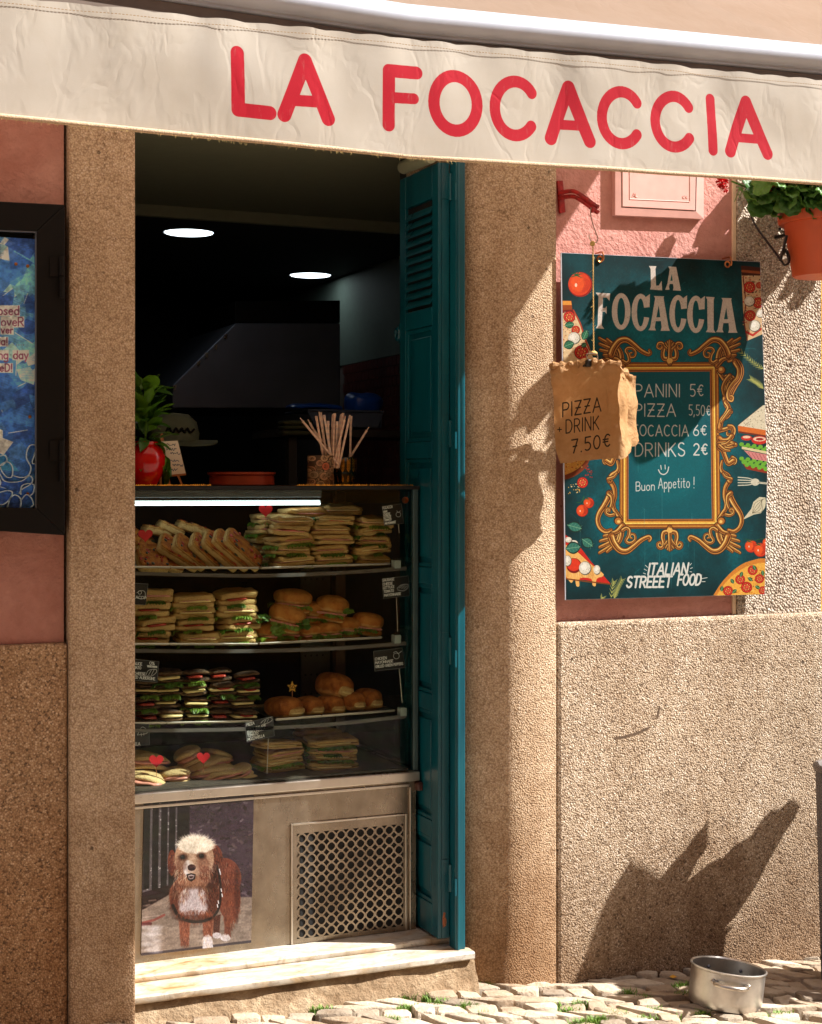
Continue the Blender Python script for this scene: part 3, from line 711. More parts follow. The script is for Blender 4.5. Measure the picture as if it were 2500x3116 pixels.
ST(Z(zb, [(592,582),(664,368),(752,596)])); ST(Z(zb, [(625,523),(715,530)]), 32)
ST(Z(zb, [(1264,416),(1270,634)]), 36)
ST(Z(zb, [(1342,638),(1410,430),(1498,648)])); ST(Z(zb, [(1380,580),(1465,588)]), 31)
M['valance'] = fabric('valance_canvas', S(184,176,164), .10, LT.image())
M['canvas'] = fabric('awning_canvas', S(190,168,150), .6)
mb = MB(); NXv, NZv = 260, 14; uvs = []
for i in range(NXv+1):
    X = XA0+(XA1-XA0)*i/NXv
    zt, zb_ = zat(VT, X), zat(VB, X)
    zt += .0035*abs(math.sin(X*34 + 1.3*math.sin(X*5)))
    for j in range(NZv+1):
        v_ = j/NZv; z = zt+(zb_-zt)*v_
        y = AY + .0022*math.sin(X*34+1.3*math.sin(X*5))*(1-v_)**2 + .007*mnoise.noise(Vector((X*4.5, z*6, 2.0))) + .004*(1-v_)**2*mnoise.noise(Vector((X*15, z*5, 7))) + .0022*abs(mnoise.noise(Vector((X*9+z*5, z*7-X*2, 12)))) + .009*mnoise.noise(Vector((X*2+z*3, z*2, 3)))*v_
        mb.v.append(Vector((X, y, z)))
for i in range(NXv):
    for j in range(NZv):
        a = i*(NZv+1)+j; mb.f.append((a, a+1, a+NZv+2, a+NZv+1)); mb.m.append(0)
val = part('valance', mb, M['valance'], aw, smooth=True, uvf=LT.uvf)
hem = MB(); N = 200
P = [(XA0+(XA1-XA0)*i/N, AY + .009*mnoise.noise(Vector(((XA0+(XA1-XA0)*i/N)*4.5, zat(VB, XA0+(XA1-XA0)*i/N)*6, 2.0)))-.002 , zat(VB, XA0+(XA1-XA0)*i/N)+.001) for i in range(N+1)]
hem.tube(P, .0052, 6); part('hem_cord', hem, plain('woven_hem', S(206,178,146), .9, var=.3, scale=300, bump=.8, bs=400), val, smooth=True)
# frayed threads along the hem
fz = MB(); r_ = random.Random(8)
for k in range(420):
    X = r_.uniform(XA0, XA1); z = zat(VB, X)-.003; d = r_.uniform(-.006,.006); L = r_.uniform(.003,.010)
    fz.add([(X-.0004, AY-.004, z), (X+.0004, AY-.004, z), (X+d, AY-.006, z-L)], [(0,1,2)])
fo = part('frayed_threads', fz, M['string'], val); tag(fo, kind='stuff')
stt = MB()
X = XA0
while X < XA1:
    z = zat(VT, X)-.013; yy = AY + .0022*math.sin(X*34+1.3*math.sin(X*5))*.9 + .009*mnoise.noise(Vector((X*4.5, z*6, 2.0)))+ .0055*mnoise.noise(Vector((X*15, z*5, 7)))
    stt.box(X, X+.0045, yy-.0035, yy-.0025, z, z+.0012); X += .0075
so_ = part('stitching', stt, plain('brown_thread', S(150,120,84), .9), val); tag(so_, kind='stuff')
# front rail (rounded white profile), extruded
def profx(mb, prof2, x0, x1, fz0):
    n = len(prof2); xs = [x0, RB[1].x, x1]
    for X in xs:
        for (dy, dz) in prof2: mb.v.append(Vector((X, AY+.041+dy, zat(fz0, X)+dz)))
    for r_ in range(len(xs)-1):
        for k in range(n): mb.f.append((r_*n+k, r_*n+(k+1)%n, (r_+1)*n+(k+1)%n, (r_+1)*n+k)); mb.m.append(0)
    mb.f += [tuple(range(n)), tuple((len(xs)-1)*n+k for k in range(n))]; mb.m += [0,0]; return mb
lower = [(.030,0),(-.014,0),(-.022,.004),(-.022,.011),(-.030,.014),(-.040,.024),(-.045,.036),(-.044,.046),(-.040,.0535),(.030,.0535)]
upper = [(.030,.0545),(-.037,.0545),(-.036,.060),(-.028,.070),(-.012,.0765),(.030,.078)]
part('front_rail', profx(MB(), lower, XA0-.02, XA1+.02, RB), M['white_metal'], aw, smooth='auto')
part('front_rail_cap', profx(MB(), upper, XA0-.02, XA1+.02, RB), M['white_metal'], aw, smooth='auto')
zr = zat(RB, 1.5)
vc_ = MB()
for i in range(41):
    X = XA0+(XA1-XA0)*i/40; a_, b_ = zat(VT, X)-.042, zat(RB, X)-.0008
    a_ -= .02; vc_.v += [Vector((X, AY+.022, a_)), Vector((X, AY+.034, a_)), Vector((X, AY+.040, b_)), Vector((X, AY+.022, b_))]
for i in range(40):
    for k in range(4): vc_.f.append((4*i+k, 4*i+(k+1)%4, 4*i+4+(k+1)%4, 4*i+4+k)); vc_.m.append(0)
part('gap_fill_strip', vc_, plain('gap_fill_grey', S(120,104,92), .7), aw)  # added strip filling the dark gap, reaching down to block leaking sun
cl = MB(); nyv = 16; nxv = 60
for i in range(nxv+1):
    X = XA0+(XA1-XA0)*i/nxv; zf = zat(RB, X)+.079
    for j in range(nyv+1):
        t = j/nyv; y = AY+.06+t*.86; z = zf + .72*t*.90 - .02*math.sin(math.pi*t)
        cl.v.append(Vector((X, y, z)))
for i in range(nxv):
    for j in range(nyv):
        a = i*(nyv+1)+j; cl.f.append((a, a+1, a+nyv+2, a+nyv+1)); cl.m.append(0)
part('awning_fabric', cl, M['canvas'], aw, smooth=True)
zc = zat(RB, 1.0)+.079+.648
part('cassette', MB().tube([(XA0, -.03, zc), (XA1, -.03, zc)], .055, 20), M['white_metal'], aw, smooth='auto')
for X in (XA0+.35, XA1-.5):
    am = MB().tube([(X, -.03, zc-.09), (X-.35, -.55, zc-.38), (X, AY+.03, zat(RB, X)+.03)], .018, 8); part('arm', am, M['white_metal'], aw, smooth='auto')

# ============================================================ LEFT POSTER CASE
YF = -.045
def q4(pts, Y): return [W(x, y, Y) for x, y in pts]
case = empty('poster_case', (W(0,1630,YF).x, 0, W(0,1630,YF).z), 'dark brown glazed wall case holding a blue newspaper collage poster', 'poster case')
xr = 198; ci = 112
oT = (612, 623); oB = (1608, 1629)
xL = -260
def fz_(t, b_, px): return t + (b_-t)*(px-0)/198
outer = [(xL, 600), (xr, 623), (xr, 1629), (xL, 1590)]
tri = {'top': [(xL, 600), (xr, 623), (ci, 704), (xL, 690)], 'side': [(xr, 623), (xr, 1629), (ci, 1547), (ci, 704)], 'bot': [(xr, 1629), (xL, 1600), (xL, 1535), (ci, 1547)]}
for k in ('top','side','bot'):
    part('frame_rail', MB().prism(q4(tri[k], YF), .07), M['dark_frame'], case, bevel=.003)
part('inner_bead', MB().prism(q4([(ci-4,704),(ci,704),(ci,1547),(ci-4,1547)], YF+.004), .012), plain('grey_gasket', S(92,96,104), .4), case)
part('inner_bead', MB().prism(q4([(xL,687),(ci-5,703),(ci-5,708),(xL,692)], YF+.004), .012), M['hood'], case)
part('back_panel', MB().prism(q4([(xL, 640), (ci+20, 680), (ci+20, 1580), (xL, 1580)], YF+.055), .01), M['void'], case)
part('glass_pane', MB().add(q4([(xL, 690), (ci-1, 704), (ci-1, 1547), (xL, 1535)], YF+.010), [(0,1,2,3)]), M['glass'], case)
for zy in (835, 1395):
    h = MB(); a = [z for z in [(152,zy-54),(178,zy-54),(178,zy+6),(152,zy+6)]]
    h.prism(q4(a, YF-.006), .0055); p = W(187, zy-54, YF-.008); q = W(187, zy+72, YF-.008)
    h.tube([p, W(187, zy+4, YF-.008)], .0068, 10); h.tube([W(187, zy+8, YF-.008), q], .0062, 10)
    part('hinge', h, M['dark_frame'], case, smooth='auto')
CP = Canvas('collage_print', YF+.03, -250, 112, 690, 1560, 900, (38,84,150))
r_ = random.Random(21)
def collage():
    pal = [(30,80,160),(22,64,140),(60,120,180),(110,150,190),(150,170,195),(20,50,120),(36,110,170),(90,130,180)]
    for k in range(150):
        cx, cy = r_.uniform(-250,112), r_.uniform(700,1550); s_ = r_.uniform(18,70)
        dark = (cy-700)/850; c = pal[int(min(7, max(0, r_.gauss(3.5-3*dark*0.9, 2))))] if dark < .55 else pal[r_.choice([0,1,5,1,5,6])]
        n = r_.choice([3,4,5]); a0 = r_.uniform(0,6.28)
        P = [(cx+s_*r_.uniform(.6,1.2)*math.cos(a0+6.28*i/n), cy+s_*r_.uniform(.5,1.1)*math.sin(a0+6.28*i/n)) for i in range(n)]
        CP.poly(P, c, .85)
        if r_.random() < .4: CP.stroke([P[0], P[1]], 2, (190,200,210), a=.7)
        # lines of newsprint
        ang = r_.uniform(-.4,.4)
        if r_.random() < .7:
            for l in range(int(s_/5)):
                y = cy - s_*.5 + l*5; CP.stroke([(cx-s_*.5, y-ang*s_*.5), (cx+s_*.5, y+ang*s_*.5)], 1.6, (26,40,80), a=.5)
    for (x, y, ln) in [(0,1225,60)]: pass
    CP.poly([(0,1330),(40,1345),(10,1385),(-20,1370)], (205,196,176)); CP.poly([(-30,1290),(8,1310),(8,1340),(-30,1350)], (190,180,196))
    words = [('osed', -6, 958, 26), ('oveR', 4, 992, 26), ('ver', 4, 1014, 20), ('ia!', -2, 1050, 22), ('ng day', -4, 1092, 24), ('eD!', 0, 1130, 22)]
    for t, x, y, h in words:
        cx = x
        for ch in t:
            wd = FT.get(ch, FT[' '])[0]*h
            if ch != ' ':
                CP.poly([(cx-3, y+4), (cx-3, y-h-2), (cx+wd+3, y-h-3), (cx+wd+3, y+5)], r_.choice([(196,178,190),(170,172,196),(206,196,190)]), .85)
            text(CP, ch, cx, y, h, (88,38,62), 4.2, gap=0); cx += wd + 4.5
    for k in range(4): CP.ell(50+k*7, 1050, 1.5, 1.5, (90,50,70))
collage()
gg_ = CP.img.mean(axis=2, keepdims=True); CP.img = np.clip((CP.img*.8+gg_*.2)*1.7 + .06, 0, 1); CP.noise(.35, 9, 2); CP.noise(.3, 60, 5)
part('collage_poster', MB().prism(q4([(-250,706),(108,728),(108,1545),(-250,1545)], YF+.03), .004), printmat('collage_paper', CP.image(), .7), case, uvf=CP.uvf)
pal2 = plain('curled_paper', S(196,214,232), .7, var=.25, scale=70)
def curl(pts, name='paper_curl', w=.024):
    mb = MB(); Pp = cr(Z(zl, pts), 5); n = len(Pp)
    for (x, y) in Pp:
        a = W(x, y, YF+.029); mb.v += [a, Vector((a.x, YF+.029-w*.62, a.z))]
    for i in range(n-1): mb.f.append((2*i, 2*i+1, 2*i+3, 2*i+2)); mb.m.append(0)
    part('paper_curl', mb, pal2, case, smooth=True, solid=.0022)
for p in [[(212,1480),(180,1478),(158,1510),(155,1560),(180,1610),(165,1660),(120,1672),(75,1660)], [(-10,1620),(10,1590),(45,1580),(70,1610),(68,1665),(40,1670),(10,1640),(-6,1600)],
          [(-5,1650),(20,1690),(70,1700),(130,1690),(170,1662),(190,1680),(180,1710),(130,1740),(110,1768)], [(120,1775),(125,1725),(160,1708),(198,1715),(195,1760),(170,1785)],
          [(-5,1760),(40,1750),(70,1760),(55,1800),(20,1830),(-10,1835)], [(40,1850),(55,1800),(85,1775),(120,1800),(118,1850)], [(118,1812),(150,1775),(180,1790),(195,1830),(180,1850)],
          [(-60,1700),(-30,1660),(0,1700),(-20,1740)], [(-5,1545),(25,1540),(38,1570),(10,1600)], [(212,1500),(200,1540),(188,1585),(210,1590)]]: curl(p)
for (x, y) in [(95,400),(165,412),(178,1310),(165,1770)]:
    part('brass_pin', MB().lathe([(0,.004),(.004,.003),(.0045,0),(0,0)], (0,0,0), 12).xf(Matrix.Translation(W(*zl(x,y), YF+.029)) @ Matrix.Rotation(R(90), 4, 'X')), M['brass'], case)

# ============================================================ DISPLAY CASE
YC = .235; XC0, XC1 = .70, WX(1272, YC)
ZT = 1.517
def zc_(px, py, Y=YC): return W(px, py, Y).z
zb0 = zc_(429, 2905); zm = zc_(1272, 2352)   # top of the steel base
zL = zc_(420, 2395)
zm = (zm + zL)/2
dc = empty('display_case', ((XC0+XC1)/2, .5, ZS), 'tall glass fronted snack display case on a steel base, filling the shop doorway', 'display case')
YB = .95
cab = part('steel_base', MB().box(XC0, XC1-.006, YC+.004, YB, ZS, zm-.035), M['cabsteel'], dc)
part('steel_top_rail', MB().box(XC0, XC1+.002, YC-.012, YB, zm-.034, zm-.004), M['steel'], dc, bevel=.004)
part('trim_strip', MB().box(XC0, XC1-.03, YC-.004, YC+.003, zm-.05, zm-.0415), M['steel'], dc, bevel=.002)
part('corner_post', MB().box(XC1-.03, XC1-.024, YC-.004, YC+.003, ZS, zm-.052), M['steel'], dc, bevel=.002)
part('latch', MB().box(XC1-.012, XC1+.012, YC-.02, YC+.03, zm-.065, zm-.036), plain('dark_plastic', S(60,28,24), .4), dc, bevel=.008)
# glass front, right end glass, roof, posts
part('front_glass', MB().box(XC0, XC1-.018, YC, YC+.005, zm, ZT-.012), M['glass'], dc)
part('corner_profile', MB().box(XC1-.017, XC1, YC-.002, YC+.016, zm-.003, ZT-.010), plain('grey_green_profile', S(70,92,94), .35, .3), dc, bevel=.003)
part('end_glass', MB().box(XC1-.012, XC1-.008, YC+.017, YB, zm, ZT-.012), M['glass'], dc)
part('case_roof', MB().box(XC0-.05, XC1+.004, YC-.004, YB+.05, ZT-.0115, ZT), M['void'], dc, bevel=.002)
part('inner_floor', MB().box(XC0, XC1-.03, YC+.01, YB, zm-.003, zm+.004), plain('dull_floor', S(70,62,54), .5), dc)
part('back_panel', MB().box(XC0, XC1-.02, YB-.02, YB, zm+.005, ZT-.02), M['dark_frame'], dc)
pp = MB().box(XC1-.24, XC1-.14, YC+.40, YC+.404, zm+.005, ZT-.02)
part('pierced_bracket', pp, plain('grey_bracket', S(72,68,64), .4, .5), dc)
hm = MB().lathe([(0,0),(.0035,0)], (0,0,0), 10)
for k in range(44):
    hx = XC1-.225 + .02*(k % 4); hz = zm+.12 + .062*(k//4) + .01
    if hz < ZT-.03: part('bracket_hole', MB().lathe([(.0001,0),(.0036,0)], (0,0,0), 10).xf(Matrix.Translation((hx, YC+.3985, hz)) @ Matrix.Rotation(R(90), 4, 'X')), M['void'], dc) if k < 44 else None
part('upright', MB().box(XC1-.135, XC1-.10, YC+.36, YC+.39, zm+.005, ZT-.02), plain('brown_upright', S(88,62,46), .4, .3), dc, bevel=.003)
bt = MB().lathe([(0,-.006),(.008,-.006),(.010,0),(.010,.004)], (0,0,0), 16).xf(Matrix.Translation(W(1232,1522,YC-.001)) @ Matrix.Rotation(R(90), 4, 'X')); part('glass_bolt', bt, M['brass'], dc, smooth='auto')
# light tube
tb = MB().tube([W(380,1531,YC+.10), W(972,1529,YC+.10)], .0075, 12)
lamp = part('lamp_housing', MB().box(XC0, W(975,0,YC+.10).x, YC+.09, YC+.13, ZT-.035, ZT-.0125), M['white_metal'], dc, bevel=.002)
part('light_tube', tb, M['tube'], dc, smooth='auto')
part('frost_strip', MB().box(XC0, XC1-.06, YC+.006, YC+.010, ZT-.052, ZT-.013), glass('grey_film', (.55,.56,.53,1), .6), dc)
# shelves with bowed glass fronts
def shelf(pts, depth, rear):
    P = [(float(x), float(y)) for x, y in cr(pts, 8)]; mb = MB(); n = len(P)
    for i, (x, y) in enumerate(P):
        Yf = YC+.03 - .012*math.sin(math.pi*i/(n-1)); a = W(x, y, Yf)
        mb.v += [Vector((a.x, Yf, a.z)), Vector((a.x, YB-.03, a.z)), Vector((a.x, YB-.03, a.z-.006)), Vector((a.x, Yf, a.z-.008))]
    for i in range(n-1):
        for k in range(4): mb.f.append((4*i+k, 4*i+(k+1)%4, 4*i+4+(k+1)%4, 4*i+4+k)); mb.m.append(0)
    mb.f += [(0,1,2,3), tuple(4*(n-1)+k for k in range(4))]; mb.m += [0,0]
    part('glass_shelf', mb, M['shelfglass'], dc, smooth='auto')
    sp = MB()
    for i in range(n-1):
        a, b_ = P[i], P[i+1]
        sp.prism([W(a[0],a[1]+2,YC+.010), W(b_[0],b_[1]+2,YC+.010), W(b_[0],b_[1]+13,YC+.010), W(a[0],a[1]+13,YC+.010)], .003)
    part('shelf_edge', sp, plain('shelf_edge_grey', S(96,92,88), .2, .2), dc)
SH = [[(330,1735),(600,1742),(790,1744),(1010,1737),(1236,1722)], [(330,1972),(600,1974),(790,1973),(1010,1966),(1236,1950)], [(330,2216),(600,2214),(790,2209),(1010,2196),(1236,2172)]]
def sy(i, px):
    P = SH[i]
    for a, b_ in zip(P, P[1:]):
        if px <= b_[0] or b_ is P[-1]: return a[1]+(b_[1]-a[1])*(px-a[0])/(b_[0]-a[0])
for s_ in SH: shelf(s_, 0, 0)
for (px, i) in ((1208,0),(1208,1),(1226,2)):
    p = W(px, sy(i, px)-2, YC+.012); part('shelf_clip', MB().box(p.x-.011, p.x+.011, YC+.006, YC+.035, p.z-.008, p.z+.018), M['acrylic_clip'], dc, bevel=.003)
# grille with real holes
gx0, gx1 = WX(884, YC), WX(1237, YC); gt = zc_(1241, 2479); 
gt = (zc_(884, 2500)+zc_(1237, 2480))/2
for q in ((gx0, gx0+.006, ZS+.001, gt), (gx1-.006, gx1, ZS+.001, gt), (gx0+.0065, gx1-.0065, gt-.006, gt)):
    part('grille_frame', MB().box(q[0], q[1], YC-.004, YC+.003, q[2], q[3]), M['steel'], dc, bevel=.0015)
part('grille_void', MB().box(gx0+.03, gx1-.012, YC+.0005, YC+.0035, ZS+.004, gt-.03), M['void'], dc)
hx0, hx1 = WX(902, YC), WX(1226, YC); hz1 = (zc_(902, 2530)+zc_(1226, 2512))/2; NC = 11; cw = (hx1-hx0)/NC; NR = 10; 
gr = MB(); yg = YC-.0015
for i in range(NC):
    for j in range(NR):
        cx = hx0+cw*(i+.5); cz = hz1-cw*(j+.5)*1.0
        if cz - cw*.5 < ZS+.004: continue
        hw = cw/2; c_ = hw*.60; b_ = len(gr.v); r0 = cw*.365
        outer_ = [(hw,-hw+c_),(hw,-.33*hw*.5),(hw,.33*hw*.5),(hw,hw-c_),(hw-c_,hw),(.33*hw*.5,hw),(-.33*hw*.5,hw),(-hw+c_,hw),(-hw,hw-c_),(-hw,.33*hw*.5),(-hw,-.33*hw*.5),(-hw,-hw+c_),(-hw+c_,-hw),(-.33*hw*.5,-hw),(.33*hw*.5,-hw),(hw-c_,-hw)]
        if i in (0, NC-1) or j == 0:
            def fx_(p):
                x, z = p
                if i == 0 and x < 0 and abs(z) > hw*.45: x = -hw; z = math.copysign(hw, z)
                if i == NC-1 and x > 0 and abs(z) > hw*.45: x = hw; z = math.copysign(hw, z)
                if j == 0 and z > 0 and abs(x) > hw*.45 and not (i in (0, NC-1) and abs(z) == hw and abs(x) == hw): z = hw; x = math.copysign(hw, x)
                return (x, z)
        n = 16
        for k in range(n):
            ox, oz = outer_[k]; a = math.atan2(oz, ox)
            gr.v.append(Vector((cx+ox, yg, cz+oz)))
        for k in range(n):
            ox, oz = outer_[k]; a = math.atan2(oz, ox); gr.v.append(Vector((cx+r0*math.cos(a), yg, cz+r0*math.sin(a))))
        for k in range(n): gr.f.append((b_+k, b_+(k+1)%n, b_+n+(k+1)%n, b_+n+k)); gr.m.append(0)
zlow = min(v.z for v in gr.v)
part('vent_grille', gr, M['cabsteel'], dc, solid=.0015)
plate = MB()
for q in ((gx0+.0065, hx0-.0002, ZS+.002, gt-.0065), (hx1+.0002, gx1-.0065, ZS+.002, gt-.0065), (hx0, hx1, hz1+.0002, gt-.0065), (hx0, hx1, ZS+.002, zlow-.0002)):
    if q[3] > q[2]: plate.box(q[0], q[1], yg-.0008, yg+.0008, q[2], q[3])
part('grille_plate', plate, M['cabsteel'], dc)
part('screw', MB().lathe([(0,-.002),(.003,-.001),(.0035,0)], (0,0,0), 10).xf(Matrix.Translation((gx0+.003, YC-.0042, (ZS+gt)/2)) @ Matrix.Rotation(R(90), 4, 'X')), M['brass'], dc)

# dog photograph stuck on the steel base
DG = Canvas('dog_photo_print', YC-.001, 425, 775, 2405, 2915, 1500, (70,54,66))
r_ = random.Random(31)
DG.poly(Z(z7, [(840,-120),(1090,-120),(1085,380),(832,420)]), (92,84,86))
for k in range(260):
    x, y = r_.uniform(1050,1480), r_.uniform(-120,430); c = r_.choice([(62,50,56),(88,76,82),(104,92,96),(52,44,50),(80,66,66)]); kf = r_.choice([.6,1,1.3])
    DG.stroke([z7(x,y), z7(x+r_.uniform(-26,26), y+r_.uniform(-14,14))], r_.uniform(2,9), tuple(int(v*kf) for v in c), a=.6, soft=2)
for k in range(300):
    x, y = r_.uniform(835,1080), r_.uniform(-110,400); DG.ell(*z7(x,y), r_.uniform(1,3.5), r_.uniform(1,3.5), r_.choice([(150,146,146),(90,84,86),(190,186,184)]), .7)
for i, x in enumerate((842,893,944,990,1038,1072)): DG.poly(Z(z7, [(x,-125),(x+37,-125),(x+30,390),(x-6,400)]), (20,16,18), .95)
DG.poly(Z(z7, [(832,415),(1060,350),(1110,350),(1110,420),(832,515)]), (44,26,26))
DG.poly(Z(z7, [(825,520),(1000,420),(1300,440),(1478,440),(1470,720),(820,800)]), (140,122,110), soft=6)
for k in range(330):
    x, y = r_.uniform(830,1475), r_.uniform(460,760); c = r_.choice([(150,132,120),(122,104,94),(168,152,138),(106,90,82),(136,118,104)])
    DG.stroke([z7(x,y), z7(x+r_.uniform(10,50), y-r_.uniform(0,8))], r_.uniform(3,9), c, a=.4, soft=4)
for (p, w_, c) in [([(835,590),(900,575),(960,545)],7,(150,60,56)),([(840,560),(930,548)],4,(170,150,140)),([(828,600),(880,596)],9,(96,34,40)),([(832,775),(1100,745),(1300,720),(1470,700)],8,(40,34,52))]: DG.stroke(Z(z7, p), w_, c, a=.75, soft=3)
for k in range(70):
    x, y = r_.uniform(835,930), r_.uniform(610,760); DG.ell(*z7(x,y), r_.uniform(8,24), r_.uniform(3,7), (226,226,236), .14, soft=12)  # glossy glare painted into the print, bottom left
def fur(cx, cy, rx, ry, n, cols, ang, L=22, w_=2.4, jit=30, a=.7):
    for k in range(int(n*1.7)):
        t = r_.uniform(0, 6.28); q = math.sqrt(r_.random()); x, y = cx+rx*q*math.cos(t), cy+ry*q*math.sin(t)
        aa = (ang(x, y) if callable(ang) else ang) + r_.uniform(-jit, jit); l = L*r_.uniform(.5, 1.3); c = r_.choice(cols); j = r_.uniform(-14, 14); c = tuple(max(0, min(255, v+j)) for v in c)
        DG.stroke(Z(z7, [(x, y), (x+l*math.cos(R(aa)), y+l*math.sin(R(aa)))]), w_*.62, c, w2=.5, a=a*.8)
BR = [(136,66,42),(112,50,34),(162,88,56),(86,38,28)]; CRM = [(222,200,172),(204,176,144),(236,220,196),(190,158,128)]; WH = [(196,186,190),(214,208,212),(168,154,160),(182,172,178)]; DK = [(80,40,32),(62,34,30)]
DG.ell(*z7(1300,800), 190, 14, (70,56,50), .4, soft=10)
# hind quarters and tail side
DG.ell(*z7(1310,330), 52, 62, (128,66,48)); DG.ell(*z7(1340,440), 34, 70, (120,60,44)); fur(1315,340,98,118,500,BR+DK[:1],80,26); fur(1350,470,56,120,300,BR,95,28)
DG.poly(Z(z7, [(1295,440),(1400,420),(1385,540),(1345,600),(1350,680),(1310,690),(1312,600)]), (126,68,50), soft=3); fur(1345,540,36,90,220,BR,95,22)
DG.poly(Z(z7, [(1240,560),(1290,540),(1282,650),(1250,660)]), (92,50,40), soft=3)
DG.ell(*z7(1318,680), 15, 9, (208,204,212)); DG.ell(*z7(1268,665), 14, 9, (188,180,186)); fur(1318,672,24,18,90,WH+CRM[:1],80,16); fur(1268,660,20,16,60,WH,85,14)
# front legs
DG.poly(Z(z7, [(1040,540),(1112,560),(1104,720),(1058,726)]), (150,92,70), soft=3); DG.poly(Z(z7, [(1180,560),(1252,550),(1240,690),(1195,700)]), (156,96,72), soft=3)
fur(1078,640,28,80,160,BR,92,18); fur(1215,620,30,70,160,BR,92,18)
DG.poly(Z(z7, [(1190,675),(1236,672),(1246,738),(1184,742)]), (206,208,222), soft=3); fur(1214,700,30,40,150,WH+CRM[:1],92,18); fur(1080,712,26,20,60,BR,92,14)
# chest and neck
DG.ell(*z7(1140,440), 78, 76, (146,84,60)); fur(1140,440,150,150,900,BR+[(186,120,86)],lambda x,y: 90+(x-1140)*-.15,30,2.6)
DG.ell(*z7(1130,470), 46, 52, (176,160,166), .8, soft=10); fur(1130,462,82,95,620,WH,lambda x,y: 90-(x-1130)*.3,28,2.6)
fur(1060,400,50,70,160,CRM[:2]+BR,100,26); fur(1210,400,50,80,180,BR+CRM[:1],85,26)
DG.ell(*z7(1130,368), 56, 12, (60,26,20), .55, soft=16); DG.ell(*z7(1020,470), 14, 50, (60,26,20), .45, soft=16); DG.ell(*z7(1245,420), 22, 70, (52,22,18), .55, soft=18); DG.ell(*z7(1140,566), 60, 12, (50,24,20), .6, soft=12); DG.ell(*z7(1385,420), 8, 90, (60,24,20), .5, soft=14)
# harness
DG.stroke(Z(z7, cr([(1010,490),(1040,545),(1110,582),(1190,580),(1250,550),(1280,500),(1290,420),(1284,330),(1268,250)],6)), 9, (26,22,26), w2=6, a=.85, soft=3)
for (x, y) in [(1282,285),(1286,300),(1292,400),(1297,430),(1275,470),(1270,492)]: DG.stroke(Z(z7, [(x,y-8),(x+3,y+8)]), 3, (230,230,238))
fur(1140,540,110,24,160,BR,92,24)
DG.ell(*z7(1250,255), 12, 40, (50,22,18), .6, soft=12)
# ears, head
DG.ell(*z7(1255,190), 22, 32, (126,60,42), rot=-20); fur(1260,195,38,55,170,BR+DK,80,26); DG.ell(*z7(1005,240), 13, 40, (116,52,36)); fur(1008,240,22,70,140,BR+DK,95,26)
DG.ell(*z7(1135,215), 60, 64, (176,134,104)); fur(1135,250,108,112,1000,[(198,156,126),(170,118,88),(210,178,150),(150,102,76),(218,190,162)],lambda x,y: math.degrees(math.atan2(y-215, (x-1130)))*.55+ (38 if x>1130 else 62),24)
DG.ell(*z7(1145,135), 52, 26, (224,206,180), .8, soft=8); fur(1145,138,100,52,700,[(236,224,200),(224,206,178),(246,238,220)],lambda x,y: -90+(x-1145)*.7,26,2.4)
fur(1130,345,90,30,300,[(160,104,74),(136,82,58),(184,134,104)],90,26); fur(1060,300,44,44,160,CRM[:2]+BR,115,26); fur(1200,300,44,44,180,CRM[1:2]+BR,70,26)
DG.ell(*z7(1102,270), 17, 24, (226,220,216), .9, soft=5); fur(1100,280,28,44,90,WH+CRM[:1],100,14); DG.ell(*z7(1135,285), 20, 14, (190,150,124), .6, soft=6)
DG.ell(*z7(1060,250), 16, 22, (120,66,46), .5, soft=12); DG.ell(*z7(1190,250), 18, 24, (120,66,46), .5, soft=12); DG.ell(*z7(1122,215), 10, 20, (206,170,140), .6, soft=8)
for ex, ey in ((1068,207),(1178,200)):
    DG.ell(*z7(ex, ey), 15, 11, (84,48,36), .8, soft=10); DG.ell(*z7(ex, ey), 7.6, 6.6, (16,10,12), soft=3); DG.ell(*z7(ex-4, ey-5), 1.5, 1.3, (150,150,160), .7)
DG.ell(*z7(1120,268), 12.5, 10, (52,22,22)); DG.ell(*z7(1120,262), 8, 4, (96,56,54), .7, soft=3); DG.ell(*z7(1110,272), 2.6, 2.2, (14,6,8)); DG.ell(*z7(1130,272), 2.6, 2.2, (14,6,8))
DG.poly(Z(z7, [(1090,308),(1118,300),(1144,308),(1140,335),(1118,350),(1098,340)]), (30,14,16), soft=2); DG.poly(Z(z7, [(1098,314),(1118,308),(1138,314),(1128,334),(1108,336)]), (210,190,190), .85, soft=2); DG.poly(Z(z7, [(1104,318),(1132,318),(1124,330),(1110,331)]), (60,22,26), soft=2)
for k in range(40):
    x, y = r_.uniform(1000,1330), r_.uniform(150,460); DG.stroke(Z(z7, [(x,y),(x+r_.uniform(-14,14),y+30)]), 1.2, (230,200,160), a=.5)
DG.noise(.16, 5, 3); DG.noise(.16, 70, 8)
gr_ = DG.img.mean(axis=2, keepdims=True); DG.img = .92*np.clip((DG.img*.76 + gr_*.24 - .34)*1.2 + .29, .01, 1)*.86
for _ in range(2): DG.img[1:-1,1:-1] = (DG.img[1:-1,1:-1]*2+DG.img[:-2,1:-1]+DG.img[2:,1:-1]+DG.img[1:-1,:-2]+DG.img[1:-1,2:])/6
dm = printmat('glossy_photo', DG.image(), .25, .5, gain=1.05, coat=.3)
single('dog_photo', MB().prism(q4([(439,2440),(772,2414),(764,2868),(429,2908)], YC-.001), .0006), dm, 'glossy photo of a smiling shaggy ginger dog stuck on the case base', 'photo', uvf=DG.uvf)

